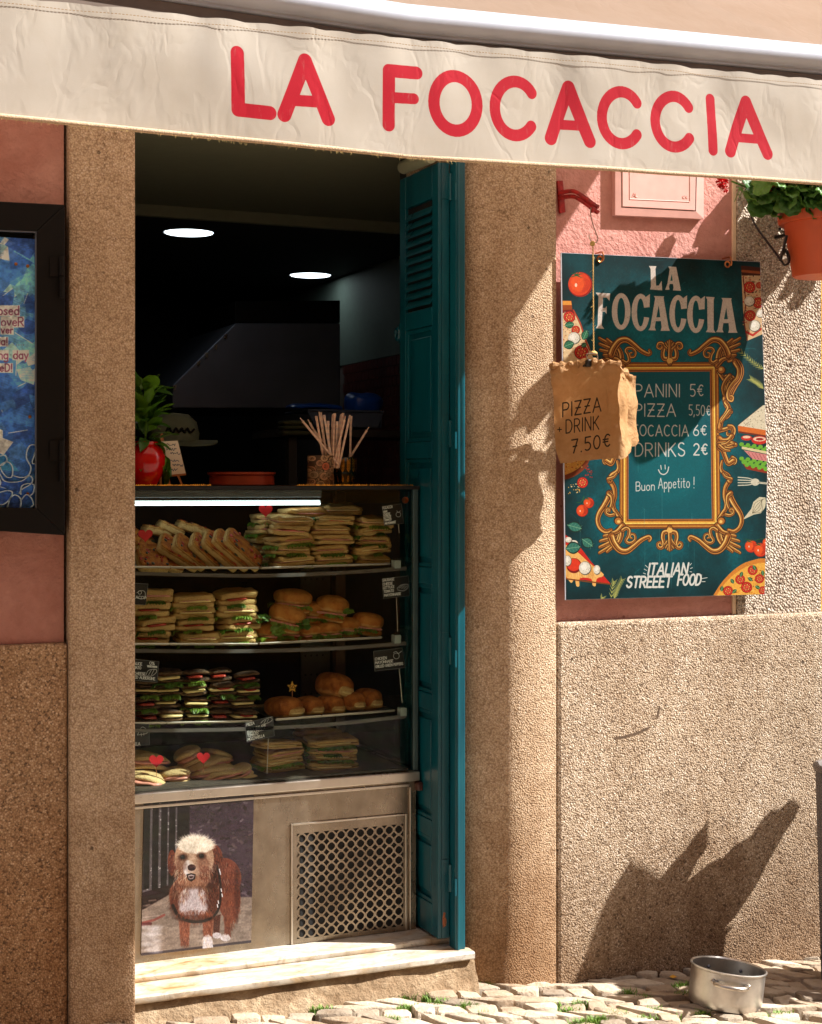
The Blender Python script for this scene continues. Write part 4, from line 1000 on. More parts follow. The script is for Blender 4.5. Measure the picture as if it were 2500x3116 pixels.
# ============================================================ FOOD
def rnd(a, b_): return RG.uniform(a, b_)
RG = random.Random(77)
def lettuce_mesh(w_, d_, h_, seed, den=1.0, lo=0.2, hi=0.8):
    r2 = random.Random(seed); mb = MB()
    x = -w_/2*r2.uniform(lo, 1); end = w_/2*r2.uniform(lo, 1)
    for side in (0, 1):
        n = 20; b0 = len(mb.v)
        for i in range(n+1):
            X = x+(end-x)*i/n; ru = math.sin(i*1.9+seed)*.004+r2.uniform(-.003,.003)
            y = -d_/2
            for k, (dy, dz) in enumerate(((.03, .001), (.004, .002), (-.008, -.0005), (-.012, -.005))):
                mb.v.append(Vector((X+ru*.5*k*.5, y+dy+ru*(k*.35), dz*(h_/.012)+math.cos(i*2.3+k)*.0022*k*.7 + side*.003)))
        for i in range(n):
            for k in range(3): mb.f.append((b0+4*i+k, b0+4*i+k+1, b0+4*i+5+k, b0+4*i+4+k)); mb.m.append(0)
        x *= .7; end *= .9
    # left end ruffle
    n = 14; b0 = len(mb.v)
    for i in range(n+1):
        Y = -d_/2 + d_*i/n*.8
        for k, (dx, dz) in enumerate(((.02,.001),(-.004,.001),(-.010,-.008))): mb.v.append(Vector((-w_/2+dx+math.sin(i*2.1)*.002*k, Y, dz+math.cos(i*1.7)*.002*k)))
    for i in range(n):
        for k in range(2): mb.f.append((b0+3*i+k, b0+3*i+k+1, b0+3*i+4+k, b0+3*i+3+k)); mb.m.append(0)
    return mb.mesh('lettuce', M['lettuce'], smooth=True)
def sandwich_kit(w_, d_, t, mat, seed, e=.28, kinds=('ham',), fill_t=.006, amp=.003):
    K = []
    K.append(('bread_bottom', MB().sup((0,0,t*.5), w_, d_, t*1.05, e, 30, 10, amp, 24, seed).mesh('bread_bottom', mat, smooth=True)))
    z = t+fill_t
    K.append(('bread_top', MB().sup((0,0,z+t*.5), w_*.98, d_*.98, t*1.1, e, 30, 10, amp*1.5, 30, seed+9, bend=-1.2).mesh('bread_top', mat, smooth=True)))
    for i, k in enumerate(kinds):
        mb = MB().sup((rnd(-.006,.006), -.004, t+fill_t*(.3+.4*i)), w_*(rnd(.7,.92) if k != 'tomato' else .5), d_*1.0, fill_t*1.4, .3, 22, 6, .0022, 45, seed+3+i)
        K.append((k, mb.mesh(k, M[k], smooth=True)))
    K.append(('lettuce', lettuce_mesh(w_*.95, d_*1.04, .013 if 'brown' not in mat.name and w_ < .119 else .010, seed)))
    return K, t*2+fill_t
KITS = {}
def kit(nm, *a, **k): KITS[nm] = [sandwich_kit(*a[:4], seed=a[4]+i*13, **dict(k, kinds=kk)) for i, kk in enumerate(k['kinds'])]
KITS['foc'] = [sandwich_kit(.127, .105, .0140, M['focaccia'], 5+i*13, kinds=kk, fill_t=.003, amp=.0065) for i, kk in enumerate([('ham',), ('ham','tomato'), ('tomato','cheese'), ('ham','cheese')])]
KITS['veg'] = [sandwich_kit(.125, .10, .0175, M['focaccia'], 81+i*13, kinds=kk, fill_t=.0045, amp=.0065) for i, kk in enumerate([('ham',), ('tomato',), ('cheese','ham')])]
KITS['dark'] = [sandwich_kit(.083, .065, .0165, M['brown'], 133+i*13, e=.78, kinds=kk, fill_t=.005, amp=.004) for i, kk in enumerate([('tomato',), ('cheese','tomato'), ('cheese',)])]
KITS['low'] = [sandwich_kit(.138, .11, .0135, M['focaccia'], 191+i*13, kinds=kk, fill_t=.004, amp=.006) for i, kk in enumerate([('cheese',), ('ham',)])]
def sandwich(kn, name, px, py, Y, label, cat='sandwich', group=None, rz=0, ry=0, s_=1.0, v=None, lettuce=True, dx=0, hs=1.0):
    K, h = KITS[kn][v if v is not None else RG.randrange(len(KITS[kn]))]
    p = px if isinstance(px, Vector) else W(px, py, Y)
    o = empty(name, p, label, cat, group, (rnd(-.05,.09), ry, rz)); o.scale = (s_, s_, hs)
    for nm, me in K:
        if nm == 'lettuce' and not lettuce: continue
        inst(nm, me, o)
    return h*hs
def stack(kn, name, px, base, n, Y, where, group, rz=0, s_=1.0, top=None, lett=.75, lab='', adj=None):
    p0 = W(px, base, Y); p1 = W(px, top, Y) if top else None
    K, h = KITS[kn][0]; hs = (p1.z-p0.z)/(n*h) if top else 1.0; z = p0.z
    names = {3:['bottom','middle','top'], 4:['bottom','second up','third up','top'], 5:['bottom','second up','third up','fourth up','top']}[n]
    for k in range(n):
        vv = RG.randrange(len(KITS[kn]))
        fill = ' and '.join(nm for nm, _ in KITS[kn][vv][0][2:-1]); L = RG.random() < lett
        z += sandwich(kn, name, Vector((p0.x+rnd(-.009,.009), Y+rnd(-.010,.010), z)), 0, 0, f'{fill}{" and lettuce" if L else ""} sandwich, {names[k]}, {where}', 'sandwich', group, rz+rnd(-.22,.22), rnd(-.07,.07), s_*rnd(.94,1.05), vv, L, hs=hs)
def tray(pts, label, rearY=.30, lip=.006):
    Y = YC+.045; P = [W(x, y, Y) for x, y in pts]
    mb = MB(); a, b_ = P[0], P[1]
    mb.prism([Vector((a.x,Y,a.z-.005)), Vector((b_.x,Y,b_.z-.005)), Vector((b_.x,Y+rearY,b_.z-.005)), Vector((a.x,Y+rearY,a.z-.005))], Vector((0,0,.0015)))
    o = single('serving_tray', mb, M['steel'], label, 'tray', 'steel trays on the shelves of the display case')
    rim = MB(); e = .002; q = [Vector((a.x,Y,a.z-.001)), Vector((b_.x,Y,b_.z-.001)), Vector((b_.x,Y+rearY,b_.z-.001)), Vector((a.x,Y+rearY,a.z-.001)), Vector((a.x,Y,a.z-.001))]
    rim.tube(q, .0028, 6); part('tray_rim', rim, M['steel'], o, smooth='auto')
    return Y, a, b_
tray([(340,1723),(786,1727)], 'left steel tray on the top shelf, under the leaning pizza slices'); tray([(796,1727),(1186,1714)], 'right steel tray on the top shelf, under the focaccia stacks')
tray([(340,1958),(782,1958)], 'left steel tray on the second shelf, under the lettuce sandwich stacks'); tray([(790,1957),(1160,1938)], 'right steel tray on the second shelf, under the filled rolls')
tray([(340,2201),(766,2193)], 'left steel tray on the third shelf, under the dark bread sandwiches'); tray([(840,2188),(1200,2160)], 'right steel tray on the third shelf, under the crusty rolls')
Y1 = YC+.12
gA = 'focaccia sandwiches on the top shelf'
stack('foc', 'focaccia_sandwich', 820, 1712, 5, Y1+.11, 'back stack, top shelf', gA, s_=.95, top=1562, lab='focaccia')
stack('foc', 'focaccia_sandwich', 882, 1719, 5, Y1, 'left front stack, top shelf', gA, top=1566, lab='focaccia')
stack('foc', 'focaccia_sandwich', 1004, 1716, 5, Y1, 'middle front stack, top shelf', gA, top=1566, lab='focaccia')
stack('foc', 'focaccia_sandwich', 1124, 1711, 5, Y1, 'right front stack, top shelf', gA, s_=.95, top=1572, lab='focaccia')
sandwich('foc', 'focaccia_sandwich', 920, 1576, Y1+.03, 'focaccia sandwich lying crosswise over the left and middle stacks of the top shelf', group=gA, rz=.15, s_=1.05, v=0)
sandwich('foc', 'focaccia_sandwich', 1032, 1564, Y1+.05, 'plain topped focaccia sandwich lying over the middle and right stacks of the top shelf', group=gA, rz=-.1, s_=1.0, v=3, lettuce=False)
gB = 'lettuce sandwiches in the left tray of the second shelf'
stack('veg', 'focaccia_sandwich', 462, 1955, 4, Y1, 'stack by the pillar, second shelf', gB, s_=.95, top=1790, lett=1, lab='pale bread')
stack('veg', 'focaccia_sandwich', 590, 1955, 4, Y1, 'middle stack, second shelf', gB, top=1806, lett=1, lab='pale bread')
stack('veg', 'focaccia_sandwich', 716, 1954, 4, Y1, 'right stack, second shelf', gB, top=1796, lett=1, lab='pale bread')
gC = 'small dark bread sandwiches on the third shelf'
words = ['first column','second column','third column','fourth column','last column']
for i, (px, tp) in enumerate([(440,2040),(512,2034),(592,2036),(668,2034),(742,2042)]):
    stack('dark', 'dark_bread_sandwich', px, 2196-1*i, 4, Y1-.02, 'dark bread '+words[i], gC, s_=1.06, top=tp, lett=.7, lab='small seeded dark bread')
gD = 'flat focaccia sandwiches on the case floor'
stack('low', 'focaccia_sandwich', 848, 2362, 5, Y1+.02, 'left stack, case floor', gD, s_=1.0, top=2250, lett=.5, lab='flat focaccia')
stack('low', 'focaccia_sandwich', 1005, 2352, 5, Y1+.02, 'right stack, case floor', gD, s_=1.12, top=2240, lett=.5, lab='flat focaccia')
stack('low', 'focaccia_sandwich', 960, 2300, 3, Y1+.14, 'back stack, case floor', gD, s_=1.0, top=2212, lett=.3, lab='flat focaccia')
# leaning pizza slices
pz = []
for v in range(3):
    a = MB().sup((0,0,.011), .150, .085, .022, .22, 26, 10, .0022, 30, 300+v).mesh('pizza_bread', M['focaccia'], smooth=True)
    tp = MB().sup((0,0,.023), .146, .082, .007, .3, 26, 6, .002, 60, 310+v).mesh('topping', M['pizza'], smooth=True)
    bits = MB()
    for k in range(16): bits.sup((rnd(-.066,.066), rnd(-.04,.04), .027), rnd(.008,.018), rnd(.008,.014), .004, .8, 8, 4, .001, 60, k, m=k % 3)
    pz.append((a, tp, bits.mesh('toppings_bits', [M['tomato'], M['salami'], plain('olive%d' % v if False else 'olive', S(40,40,20), .4)], smooth=True)))
slant = [(462,1712,-8),(500,1703,8),(590,1700,30),(640,1690,36),(680,1685,42),(722,1680,46),(764,1678,50)]
lbl = ['flattest pizza slice lying by the pillar, bottom of the leaning row','thick pizza slice second in the leaning row, near the pillar','yellow cheesy pizza slice leaning, third in the row','leaning pizza slice with red peppers, middle of the row','leaning pizza slice with olives, fifth in the row','leaning pizza slice, sixth in the row','last leaning pizza slice of the row, next to the focaccia stacks']
ends = [((20,420),(300,520)), ((20,488),(205,500)), ((155,375),(390,515)), ((240,370),(430,515)), ((340,360),(510,515)), ((415,350),(620,522)), ((475,340),(685,522)), ((540,335),(748,520)), ((-60,330),(120,420))]
lbl += ['final steep pizza slice of the leaning row with pale crumb side showing', 'slice of pizza behind the red heart by the pillar']
ynd = 0
for i, (a, b_) in enumerate(ends):
    pa, pb = z5(*a), z5(*b_); Y = Y1 + (.0 if i < 8 else .07) + .004*(8-i) - (.03 if i == 1 else 0)
    A = W(*pa, Y); B = W(*pb, Y); L = (B-A).length; ang = math.atan2(A.z-B.z, B.x-A.x)
    o = empty('pizza_slice', (A+B)/2 - Vector((math.sin(ang), 0, math.cos(ang)))*.010, lbl[min(i, 8)], 'pizza slice', 'pizza slices leaning in the left tray of the top shelf', (.62, ang, rnd(-.06,.06)))
    o.scale = (L/.155, 1, 1.05); v = pz[i % 3]
    inst('bread', v[0], o); inst('topping', v[1], o); inst('topping_bits', v[2], o)
for i, (x, y, t) in enumerate([(215,330,'floury slice of pizza laid on top of the leaning row, left of three'), (330,325,'slice of pizza laid behind the leaning row, middle of three'), (395,345,'slice of pizza laid behind the leaning row, right of three'), (140,345,'crust end of pizza behind the leaning row, by the red heart')]):
    o = empty('pizza_slice', W(*z5(x, y), Y1+.09), t, 'pizza slice', 'pizza slices leaning in the left tray of the top shelf', (0, rnd(.2,.5), rnd(-.3,.3))); o.scale = (.55, .8, 1)
    v = pz[i % 3]; inst('bread', v[0], o); inst('topping', v[1], o); inst('topping_bits', v[2], o)
pedge = MB()
# filled rolls
def roll(px, py, wpx, hpx, Y, label, group, rz=0, filled=True, mat='roll', ry=0):
    s_ = 1/PXM(px, Y); w_, h_ = wpx*s_, hpx*s_; p = W(px, py, Y)
    o = empty('filled_roll' if filled else 'bread_roll', p - Vector((0,0,h_/2)), label, 'roll', group, (0, ry, rz))
    sd = RG.randrange(999); d_ = w_*1.15 if not filled else w_*1.1
    if filled:
        part('roll_top', MB().sup((0,0,h_*.62), w_, d_, h_*.72, .8, 24, 12, .003, 22, sd), M[mat], o, smooth=True, local=True)
        part('roll_bottom', MB().sup((.0,-.002,h_*.18), w_*.94, d_*.96, h_*.34, .6, 24, 8, .002, 22, sd+1), M['roll'], o, smooth=True, local=True)
        part('ham', MB().sup((0,-.006,h_*.36), w_*.92, d_*.98, h_*.09, .4, 22, 6, .003, 50, sd+2), M['ham'], o, smooth=True, local=True)
        part('tomato', MB().sup((.004,-.010,h_*.30), w_*.6, d_*.95, h_*.08, .4, 22, 6, .002, 50, sd+3), M['tomato'], o, smooth=True, local=True)
        l = inst('lettuce', lettuce_mesh(w_*1.05, d_*.98, .014, sd), o, (0, 0, h_*.31))
    else:
        part('crust', MB().sup((0,0,h_*.5), w_, d_, h_, .78, 26, 14, .004, 18, sd), M[mat], o, smooth=True, local=True)
        mb = MB()
        mb.sup((w_*.06,-d_*.42,h_*.36), w_*.62, d_*.22, h_*.5, .8, 18, 8, .002, 40, sd)
        part('crumb_end', mb, M['focaccia'], o, smooth=True, local=True)
        part('cut_slit', MB().sup((w_*.06,-d_*.5,h_*.30), w_*.46, d_*.12, h_*.10, .8, 14, 6, .002, 60, sd), M['cheese'], o, smooth=True, local=True)
gR = 'filled rolls in the right tray of the second shelf'
for (x, y, w_, h_, dy, rz, ry, t) in [(790,912,95,60,.0,.5,0,'leftmost filled roll lying low behind curly lettuce on the second shelf'),(900,905,90,64,.0,-.2,.05,'filled roll low in the pile below the big lettuce leaf, second shelf'),(1030,912,78,50,-.01,.2,0,'filled roll in the bottom row of the second shelf, third from the left'),(1145,902,82,60,-.01,.1,0,'small filled roll in the middle of the bottom row of the second shelf'),(1255,880,86,62,0,-.1,.05,'filled roll fifth in the bottom row of the second shelf'),(1372,862,96,72,.0,-.3,.12,'rightmost filled roll with a shiny crust on the second shelf'),
     (885,820,112,88,.0,-.5,.25,'big filled roll over green curly lettuce, left in the second shelf pile'),(1055,800,80,76,.03,-.2,.1,'filled roll half hidden in the middle of the pile on the second shelf'),(1160,770,104,84,.02,-.4,.15,'filled roll high on the right of the pile with lettuce sticking out, second shelf'),(935,724,118,74,.03,-.3,.1,'topmost filled roll of the pile on the second shelf')]:
    px, py = z5(x, y); roll(px, py, w_, h_, Y1+dy, t, gR, rz, True, ry=ry)
gK = 'crusty rolls in the right tray of the third shelf'
for (x, y, w_, h_, dy, rz, ry, t) in [(892,386,104,66,0,.3,0,'leftmost crusty roll, largest of the row on the third shelf, under the star pick'),(1035,380,84,60,.01,.2,.05,'crusty roll second from the left on the third shelf'),(1155,372,80,58,.01,.25,.1,'crusty roll in the middle of the row on the third shelf'),(1282,352,74,58,0,.2,.1,'crusty roll second from the right on the third shelf'),(1372,340,80,64,.01,.3,.12,'rightmost crusty roll of the row on the third shelf'),(1168,262,102,80,.03,.4,.28,'crusty roll lying on top of the row on the third shelf')]:
    px, py = z6(x, y); roll(px, py, w_, h_, Y1+dy, t, gK, rz, False, 'baguette', ry)
# curly lettuce sprays
def spray(px, py, Y, r0, label, n=7):
    s_ = W(px, py, Y); mb = MB()
    for k in range(n):
        cx, cz = rnd(-r0, r0), rnd(-r0*.6, r0*.6); m_ = 14; b0 = len(mb.v); ra = r0*rnd(.5,.9)
        mb.v.append(s_+Vector((cx, 0, cz)))
        for i in range(m_+1):
            a = 6.28*i/m_; q = ra*(1+.18*math.sin(a*5+k)); mb.v.append(s_+Vector((cx+q*math.cos(a), rnd(-.012,.004), cz+q*.7*math.sin(a))))
        for i in range(m_): mb.f.append((b0, b0+1+i, b0+2+i)); mb.m.append(0)
    single('lettuce_leaf', mb, M['lettuce'], label, 'lettuce', 'curly lettuce leaves among the filled rolls', smooth=True)
for (x, y, r0, t) in [(860,880,.026,'large curly lettuce leaf spilling under the big roll, second shelf'),(765,830,.016,'dark curly lettuce tip at the left edge of the rolls, second shelf'),(1265,795,.014,'lettuce frill sticking out to the right of the high roll, second shelf'),(1000,870,.016,'lettuce frill between the low rolls, second shelf')]: spray(*z5(x, y), Y1-.055, r0, t, 5)
# folded flatbreads on the case floor
def wrap(a, b_, th, Y, label, rz=0, fn=z6):
    pa, pb = fn(*a), fn(*b_); A, B = W(*pa, Y), W(*pb, Y+.02); L = (B-A).length*1.12; ang = math.atan2(B.z-A.z, B.x-A.x); t = .82*th/PXM(*pa[:1], Y)
    o = empty('folded_flatbread', (A+B)/2, label, 'flatbread', 'folded flatbreads on the case floor', (0, -ang, rz)); sd = RG.randrange(999)
    part('flatbread_top', MB().sup((0,0,t*.28), L, .11, t*.5, .75, 26, 8, .004, 20, sd, bend=-3), M['piadina'], o, smooth=True, local=True)
    part('flatbread_bottom', MB().sup((0,-.004,-t*.28), L*.97, .11, t*.42, .75, 26, 8, .003, 20, sd+4, bend=-2), M['piadina'], o, smooth=True, local=True)
    part('ham', MB().sup((0,-.01,0), L*.86, .10, t*.24, .5, 24, 6, .005, 45, sd+8), M['ham'], o, smooth=True, local=True)
for a, b_, th, dy, t in [((-60,690),(200,700),60,.06,'folded flatbread at the back by the pillar under the left heart'),((-70,800),(185,815),60,0,'folded flatbread lowest by the pillar with ham inside'),((180,800),(330,770),55,.02,'flatbread with pink ham spilling out in the middle of the case floor'),((270,710),(390,640),62,.08,'folded flatbread standing at the back left of the right heart'),((320,745),(560,690),56,.06,'long folded flatbread behind the right heart'),((440,660),(550,690),50,.10,'folded flatbread at the very back of the case floor pile'),((345,795),(600,735),52,.02,'folded flatbread in the front of the pile, upper one'),((390,822),(640,745),46,0,'folded flatbread in the front of the pile, lower one'),((560,810),(680,735),42,.01,'folded flatbread near the right end of the pile'),((585,815),(715,790),34,-.01,'small folded flatbread at the right end of the pile')]: wrap(a, b_, th, Y1+dy-.02, t, rnd(-.4,.4))
# heart and star picks
def heart(px, py, wpx, Y, label, fn):
    c = fn(px, py); k = wpx/2; P = []
    for i in range(28):
        t = 6.283*i/28; P.append((c[0]+k*(16*math.sin(t)**3)/16, c[1]-k*(13*math.cos(t)-5*math.cos(2*t)-2*math.cos(3*t)-math.cos(4*t))/16))
    mb = MB().prism([W(x, y, Y) for x, y in P], .0015); o = single('heart_pick', mb, M['heart'], label, 'food pick', 'red heart picks')
    b0 = W(c[0], c[1]+k*.7, Y+.0022); part('stick', MB().tube([b0, b0-Vector((0,0,.03))], .001, 5), M['wood'], o)
heart(785,198,42,Y1-.02,'red heart pick beside the top of the focaccia stacks',z5); heart(82,342,44,Y1-.06,'red heart pick by the pillar on the pizza slices',z5)
heart(145,700,44,Y1-.06,'left red heart pick among the folded flatbreads, near the pillar',z6); heart(420,682,40,Y1-.06,'right red heart pick in the middle of the folded flatbreads',z6)
c = z6(940, 270); P = [W(c[0]+(16 if i % 2 == 0 else 7)*math.sin(i*math.pi/5), c[1]-(18 if i % 2 == 0 else 8)*math.cos(i*math.pi/5), Y1-.03) for i in range(10)]
o = single('star_pick', MB().prism(P, .0015), plain('yellow_card', S(216,160,40), .5), 'yellow star price pick standing behind the leftmost crusty roll', 'food pick'); b0 = W(c[0], c[1]+8, Y1-.0278); part('stick', MB().tube([b0, b0-Vector((0,0,.03))], .001, 5), M['wood'], o)
sc_ = Canvas('star_print', Y1-.0312, c[0]-14, c[0]+14, c[1]-12, c[1]+12, 3000, (216,160,40)); text(sc_, '5.0', c[0]-8, c[1]+6, 11, (40,20,10), 2.2, gap=.1)
part('number', MB().add([W(x, y, Y1-.0304) for x, y in ((c[0]-8.5,c[1]-5.5),(c[0]+8.5,c[1]-5.5),(c[0]+8.5,c[1]+6.5),(c[0]-8.5,c[1]+6.5))], [(0,1,2,3)]), printmat('star_number', sc_.image()), o, uvf=sc_.uvf)
# price cards
def card(fn, quad, lines, label, Yc, icon=None, x0=0, stem=None, lh=None):
    P = Z(fn, quad); xs = [p[0] for p in P]; ys = [p[1] for p in P]
    cv = Canvas('card_print', Yc, min(xs)-2, max(xs)+2, min(ys)-2, max(ys)+2, 2200, (22,22,24))
    for i in range(4): cv.stroke([P[i], P[(i+1)%4]], 2.0, (120,120,122))
    sl_ = (P[1][1]-P[0][1])/(P[1][0]-P[0][0])
    for (t, x, y, h, wd) in lines: text(cv, t, *fn(x, y), h, (226,226,224), 1.7, slope=sl_, gap=.14, fit=wd)
    if icon: icon(cv)
    o = single('price_card', MB().prism([W(x, y, Yc) for x, y in P], .001), printmat('card_face', cv.image(), .4), label, 'price card', 'black price cards in the display case', uvf=cv.uvf)
    if stem: part('wire_stem', MB().tube([W(*fn(*stem[0]), Yc+.003), W(*fn(*stem[1]), Yc+.004)], .0012, 6), M['steel'], o)
    return o
def sketch(fn, pls, w_=1.4, col=(210,210,208)):
    def f(cv):
        for pl in pls: cv.stroke(Z(fn, cr(pl, 4)), w_, col)
    return f
circ = lambda cx, cy, r_: [(cx+r_*math.cos(6.28*k/10), cy+r_*math.sin(6.28*k/10)) for k in range(11)]
YK = YC+.022
card(z5, [(1466,176),(1578,158),(1592,274),(1478,290)], [('FOCACCIA',1468,192,8,31),('HAM',1472,213,6.5,12),('CHEESE',1474,229,6.5,20),('LETTUCE',1476,245,6.5,22),('TOMATO',1479,262,6.5,21),('MAYONNAISE',1482,281,6.5,33)], 'black price card reading focaccia ham cheese, top right of the case', YK, sketch(z5, [circ(1560,222,14),[(1550,200),(1560,210),(1572,200)]]), stem=((1560,270),(1565,330)))
card(z5, [(1465,598),(1620,580),(1626,698),(1472,716)], [('SAUSAGE',1468,614,7.5,36),('CHEESE',1470,637,7.5,30),('LETTUCE',1472,658,7.5,34),('TOMATO',1475,680,7.5,31),('MAYONNAISE',1478,702,7.5,51)], 'black price card reading sausage cheese lettuce, right end of the second shelf', YK, sketch(z5, [[(1552,655),(1575,635),(1612,630),(1614,650),(1590,668),(1554,662)],[(1565,652),(1585,636)],[(1578,656),(1598,636)],[(1592,658),(1608,640)]]), stem=((1548,700),(1556,905)))
card(z6, [(1414,60),(1585,40),(1600,158),(1422,178)], [('CHICKEN',1424,114,8,36),('MAYONNAISE',1425,136,8,55),('GRILLED GREEN PEPPERS',1427,158,7.5,84)], 'black price card reading chicken mayonnaise, right end of the third shelf', YK, sketch(z6, [circ(1548,88,17),[(1530,70),(1545,62),(1558,72)],[(1560,75),(1578,60)]]), stem=((1565,160),(1582,360)))
card(z6, [(664,480),(826,440),(836,556),(674,594)], [('PIZZA',674,498,8,24),('SPICY SALAMI',676,528,8,56),('GORGONZOLA',677,544,8,55),('TOMATO',678,563,8,33),('MOZZARELLA',680,584,8,51)], 'black price card reading pizza spicy salami, tilted in front of the lowest level', YK-.012, sketch(z6, [[(756,480),(775,462),(812,448),(822,462),(800,478),(765,488)],[(775,480),(785,462)],[(792,474),(802,456)]]), stem=((800,570),(792,775)))
card(z6, [(-50,100),(162,120),(150,244),(-50,225)], [('SAUCE',2,138,8,32),('TOMATO',-8,160,8,34),('CHEESE',14,196,8,36),('GRILLED AUBERGINE',-26,214,8,86),('0%',106,138,9,16),('VEGETARIAN',92,152,5,30)], 'black vegetarian price card partly hidden by the pillar, third shelf', YK, sketch(z6, [[(84,200),(100,172),(140,166),(146,182),(120,204),(88,204)],[(100,198),(116,170)],[(116,200),(132,168)]]))
card(z5, [(-40,620),(98,628),(82,752),(-50,744)], [('FOCACCIA',-20,710,8,58)], 'black price card showing a drawn loaf, left end of the second shelf', YK, sketch(z5, [[(30,680),(50,668),(76,672),(78,700),(60,716),(32,710)],circ(48,678,10)]))
card(z6, [(-60,480),(102,486),(106,608),(-50,616)], [('MOZZARELLA',-56,606,9,56)], 'black price card with a drawn pizza slice, left end of the lowest level', YK-.006, sketch(z6, [[(34,550),(60,504),(90,520),(88,540),(34,550)],[(56,540),(58,556)],[(72,538),(72,552)]]))

# ============================================================ ON TOP OF THE CASE
def at(px, Y, z=ZT): p = W(px, 1475, Y); return Vector((p.x, Y, z))
# gold doily runner
rn = MB(); r_ = random.Random(4)
X = WX(405, YC+.02)
rn.box(X, WX(640, YC+.02), YC+.03, YC+.30, ZT+.0003, ZT+.0012); rn.box(WX(905, YC+.02), XC1-.012, YC+.03, YC+.30, ZT+.0003, ZT+.0012)
rn_ = single('gold_lace_runner', rn, M['gold'], 'gold lace paper runner along the top of the display case', 'runner')
lace = MB()
for (a, b_) in ((X, WX(640, YC+.02)), (WX(905, YC+.02), XC1-.012)):
    x = a
    while x < b_:
        w_ = r_.uniform(.004,.009); lace.add([(x, YC+.026, ZT+.0006), (x+w_*.5, YC+.018+r_.uniform(-.004,.004), ZT-.001+r_.uniform(0,.003)), (x+w_, YC+.026, ZT+.0006), (x+w_*.5, YC+.028, ZT+.003+r_.uniform(0,.0025))], [(0,1,2,3)]); x += w_*.8
part('lace_edge', lace, M['gold'], rn_)
# leaf mesh
def leaf_mesh(L, Wd, curl=.3, fold=.15, m='leaf', nm='leaf', shape='oval', n=6):
    mb = MB()
    for i in range(n+1):
        t = i/n; w_ = Wd/2*(math.sin(math.pi*min(1, t*.97+.03))**.75 if shape == 'oval' else (1-t)**.7)
        z = -curl*L*t*t
        for k in (-1, -.5, 0, .5, 1): mb.v.append(Vector((L*t, k*w_, z + abs(k)*w_*fold - (.0 if k else .002) + .04*Wd*math.sin(i*2.1+k*3))))
    for i in range(n):
        for k in range(4): mb.f.append((i*5+k, i*5+k+1, i*5+6+k, i*5+5+k)); mb.m.append(0)
    return mb.mesh(nm, M[m], smooth=True)
# basil in a red vase
Yv = YC+.10; vb = at(440, Yv)
vase = single('vase', MB().lathe([(.0001,0),(.030,0),(.036,.004),(.050,.03),(.060,.062),(.060,.085),(.050,.108),(.038,.120),(.040,.128),(.036,.128),(.034,.118),(.0001,.10)], vb, 36), M['redglaze'], 'glossy red round vase holding a basil plant on the counter by the left pillar', 'vase', smooth='auto')
bas = empty('basil_plant', vb+Vector((0,0,.10)), 'leafy green basil plant growing in the red vase', 'plant')
bl = [leaf_mesh(.07, .042, .45, .3, 'basil'), leaf_mesh(.055, .036, .7, .35, 'basil'), leaf_mesh(.085, .046, .35, .25, 'basil')]
r_ = random.Random(9)
part('stem', MB().tube([vb+Vector((0,0,.1)), vb+Vector((.005,0,.2)), vb+Vector((0,.005,.29))], .003, 6), M['basil'], bas)
for k in range(80):
    h = r_.uniform(.0,.19); a = r_.uniform(0, 6.28); rr_ = .012+.022*r_.random()*(1-h*2.2)
    inst('leaf', bl[k % 3], bas, (rr_*math.cos(a), rr_*math.sin(a), h), (r_.uniform(-.5,.5), r_.uniform(-1.5,-.2) if h > .05 else r_.uniform(-.6,.7), a), (r_.uniform(.75,1.1),)*3)
for k, (x, z, a) in enumerate([(.05,-.01,.2),(.055,-.03,-.5),(.045,-.045,.6),(.04,.0,-.9),(.06,-.05,0)]): inst('leaf', bl[k % 3], bas, (x, -.02, z), (r_.uniform(-.4,.4), .9, a), (.75,.75,.75))
# easel with note
Ye = YC+.16
ez = [(zi(145,1472)), (zi(232,1468)), (zi(272,1632)), (zi(180,1640))]
ea = empty('table_easel', at(520, Ye), 'small wooden easel with a handwritten price note, beside the basil vase', 'easel')
NTc = Canvas('note_print', Ye, ez[0][0]-3, ez[2][0]+3, ez[1][1]-3, ez[3][1]+3, 2200, (222,212,190))
r_ = random.Random(12)
for l, y in enumerate((1490,1512,1532,1570,1592,1615)):
    x0 = 168+l*6+ (14 if l in (2,4) else 0); x1 = x0+ (52 if l != 5 else 34)
    P = []; x = x0
    while x < x1: P.append(zi(x, y+r_.uniform(-7,6))); x += 3.2
    NTc.stroke(P, 1.6, (40,70,110) if l > 2 else (70,80,90))
part('note_board', MB().prism([W(x, y, Ye) for x, y in ez], .004), printmat('note_face', NTc.image()), ea, uvf=NTc.uvf)
for pts in ([(150,1430),(190,1690)], [(150,1430),(145,1690)], [(180,1645),(272,1636)], [(232,1640),(252,1688)]):
    part('wooden_strut', MB().tube([W(*zi(*pts[0]), Ye+.006), W(*zi(*pts[1]), Ye+.006)], .004, 4), M['wood'], ea)
# terracotta dish
td = at(735, YC+.20)
single('terracotta_dish', MB().lathe([(.0001,0),(.096,0),(.1,.003),(.099,.030),(.104,.034),(.104,.041),(.099,.041),(.094,.034),(.092,.008),(.0001,.006)], td, 48), M['clay'], 'low round terracotta dish on top of the display case', 'dish', smooth='auto')
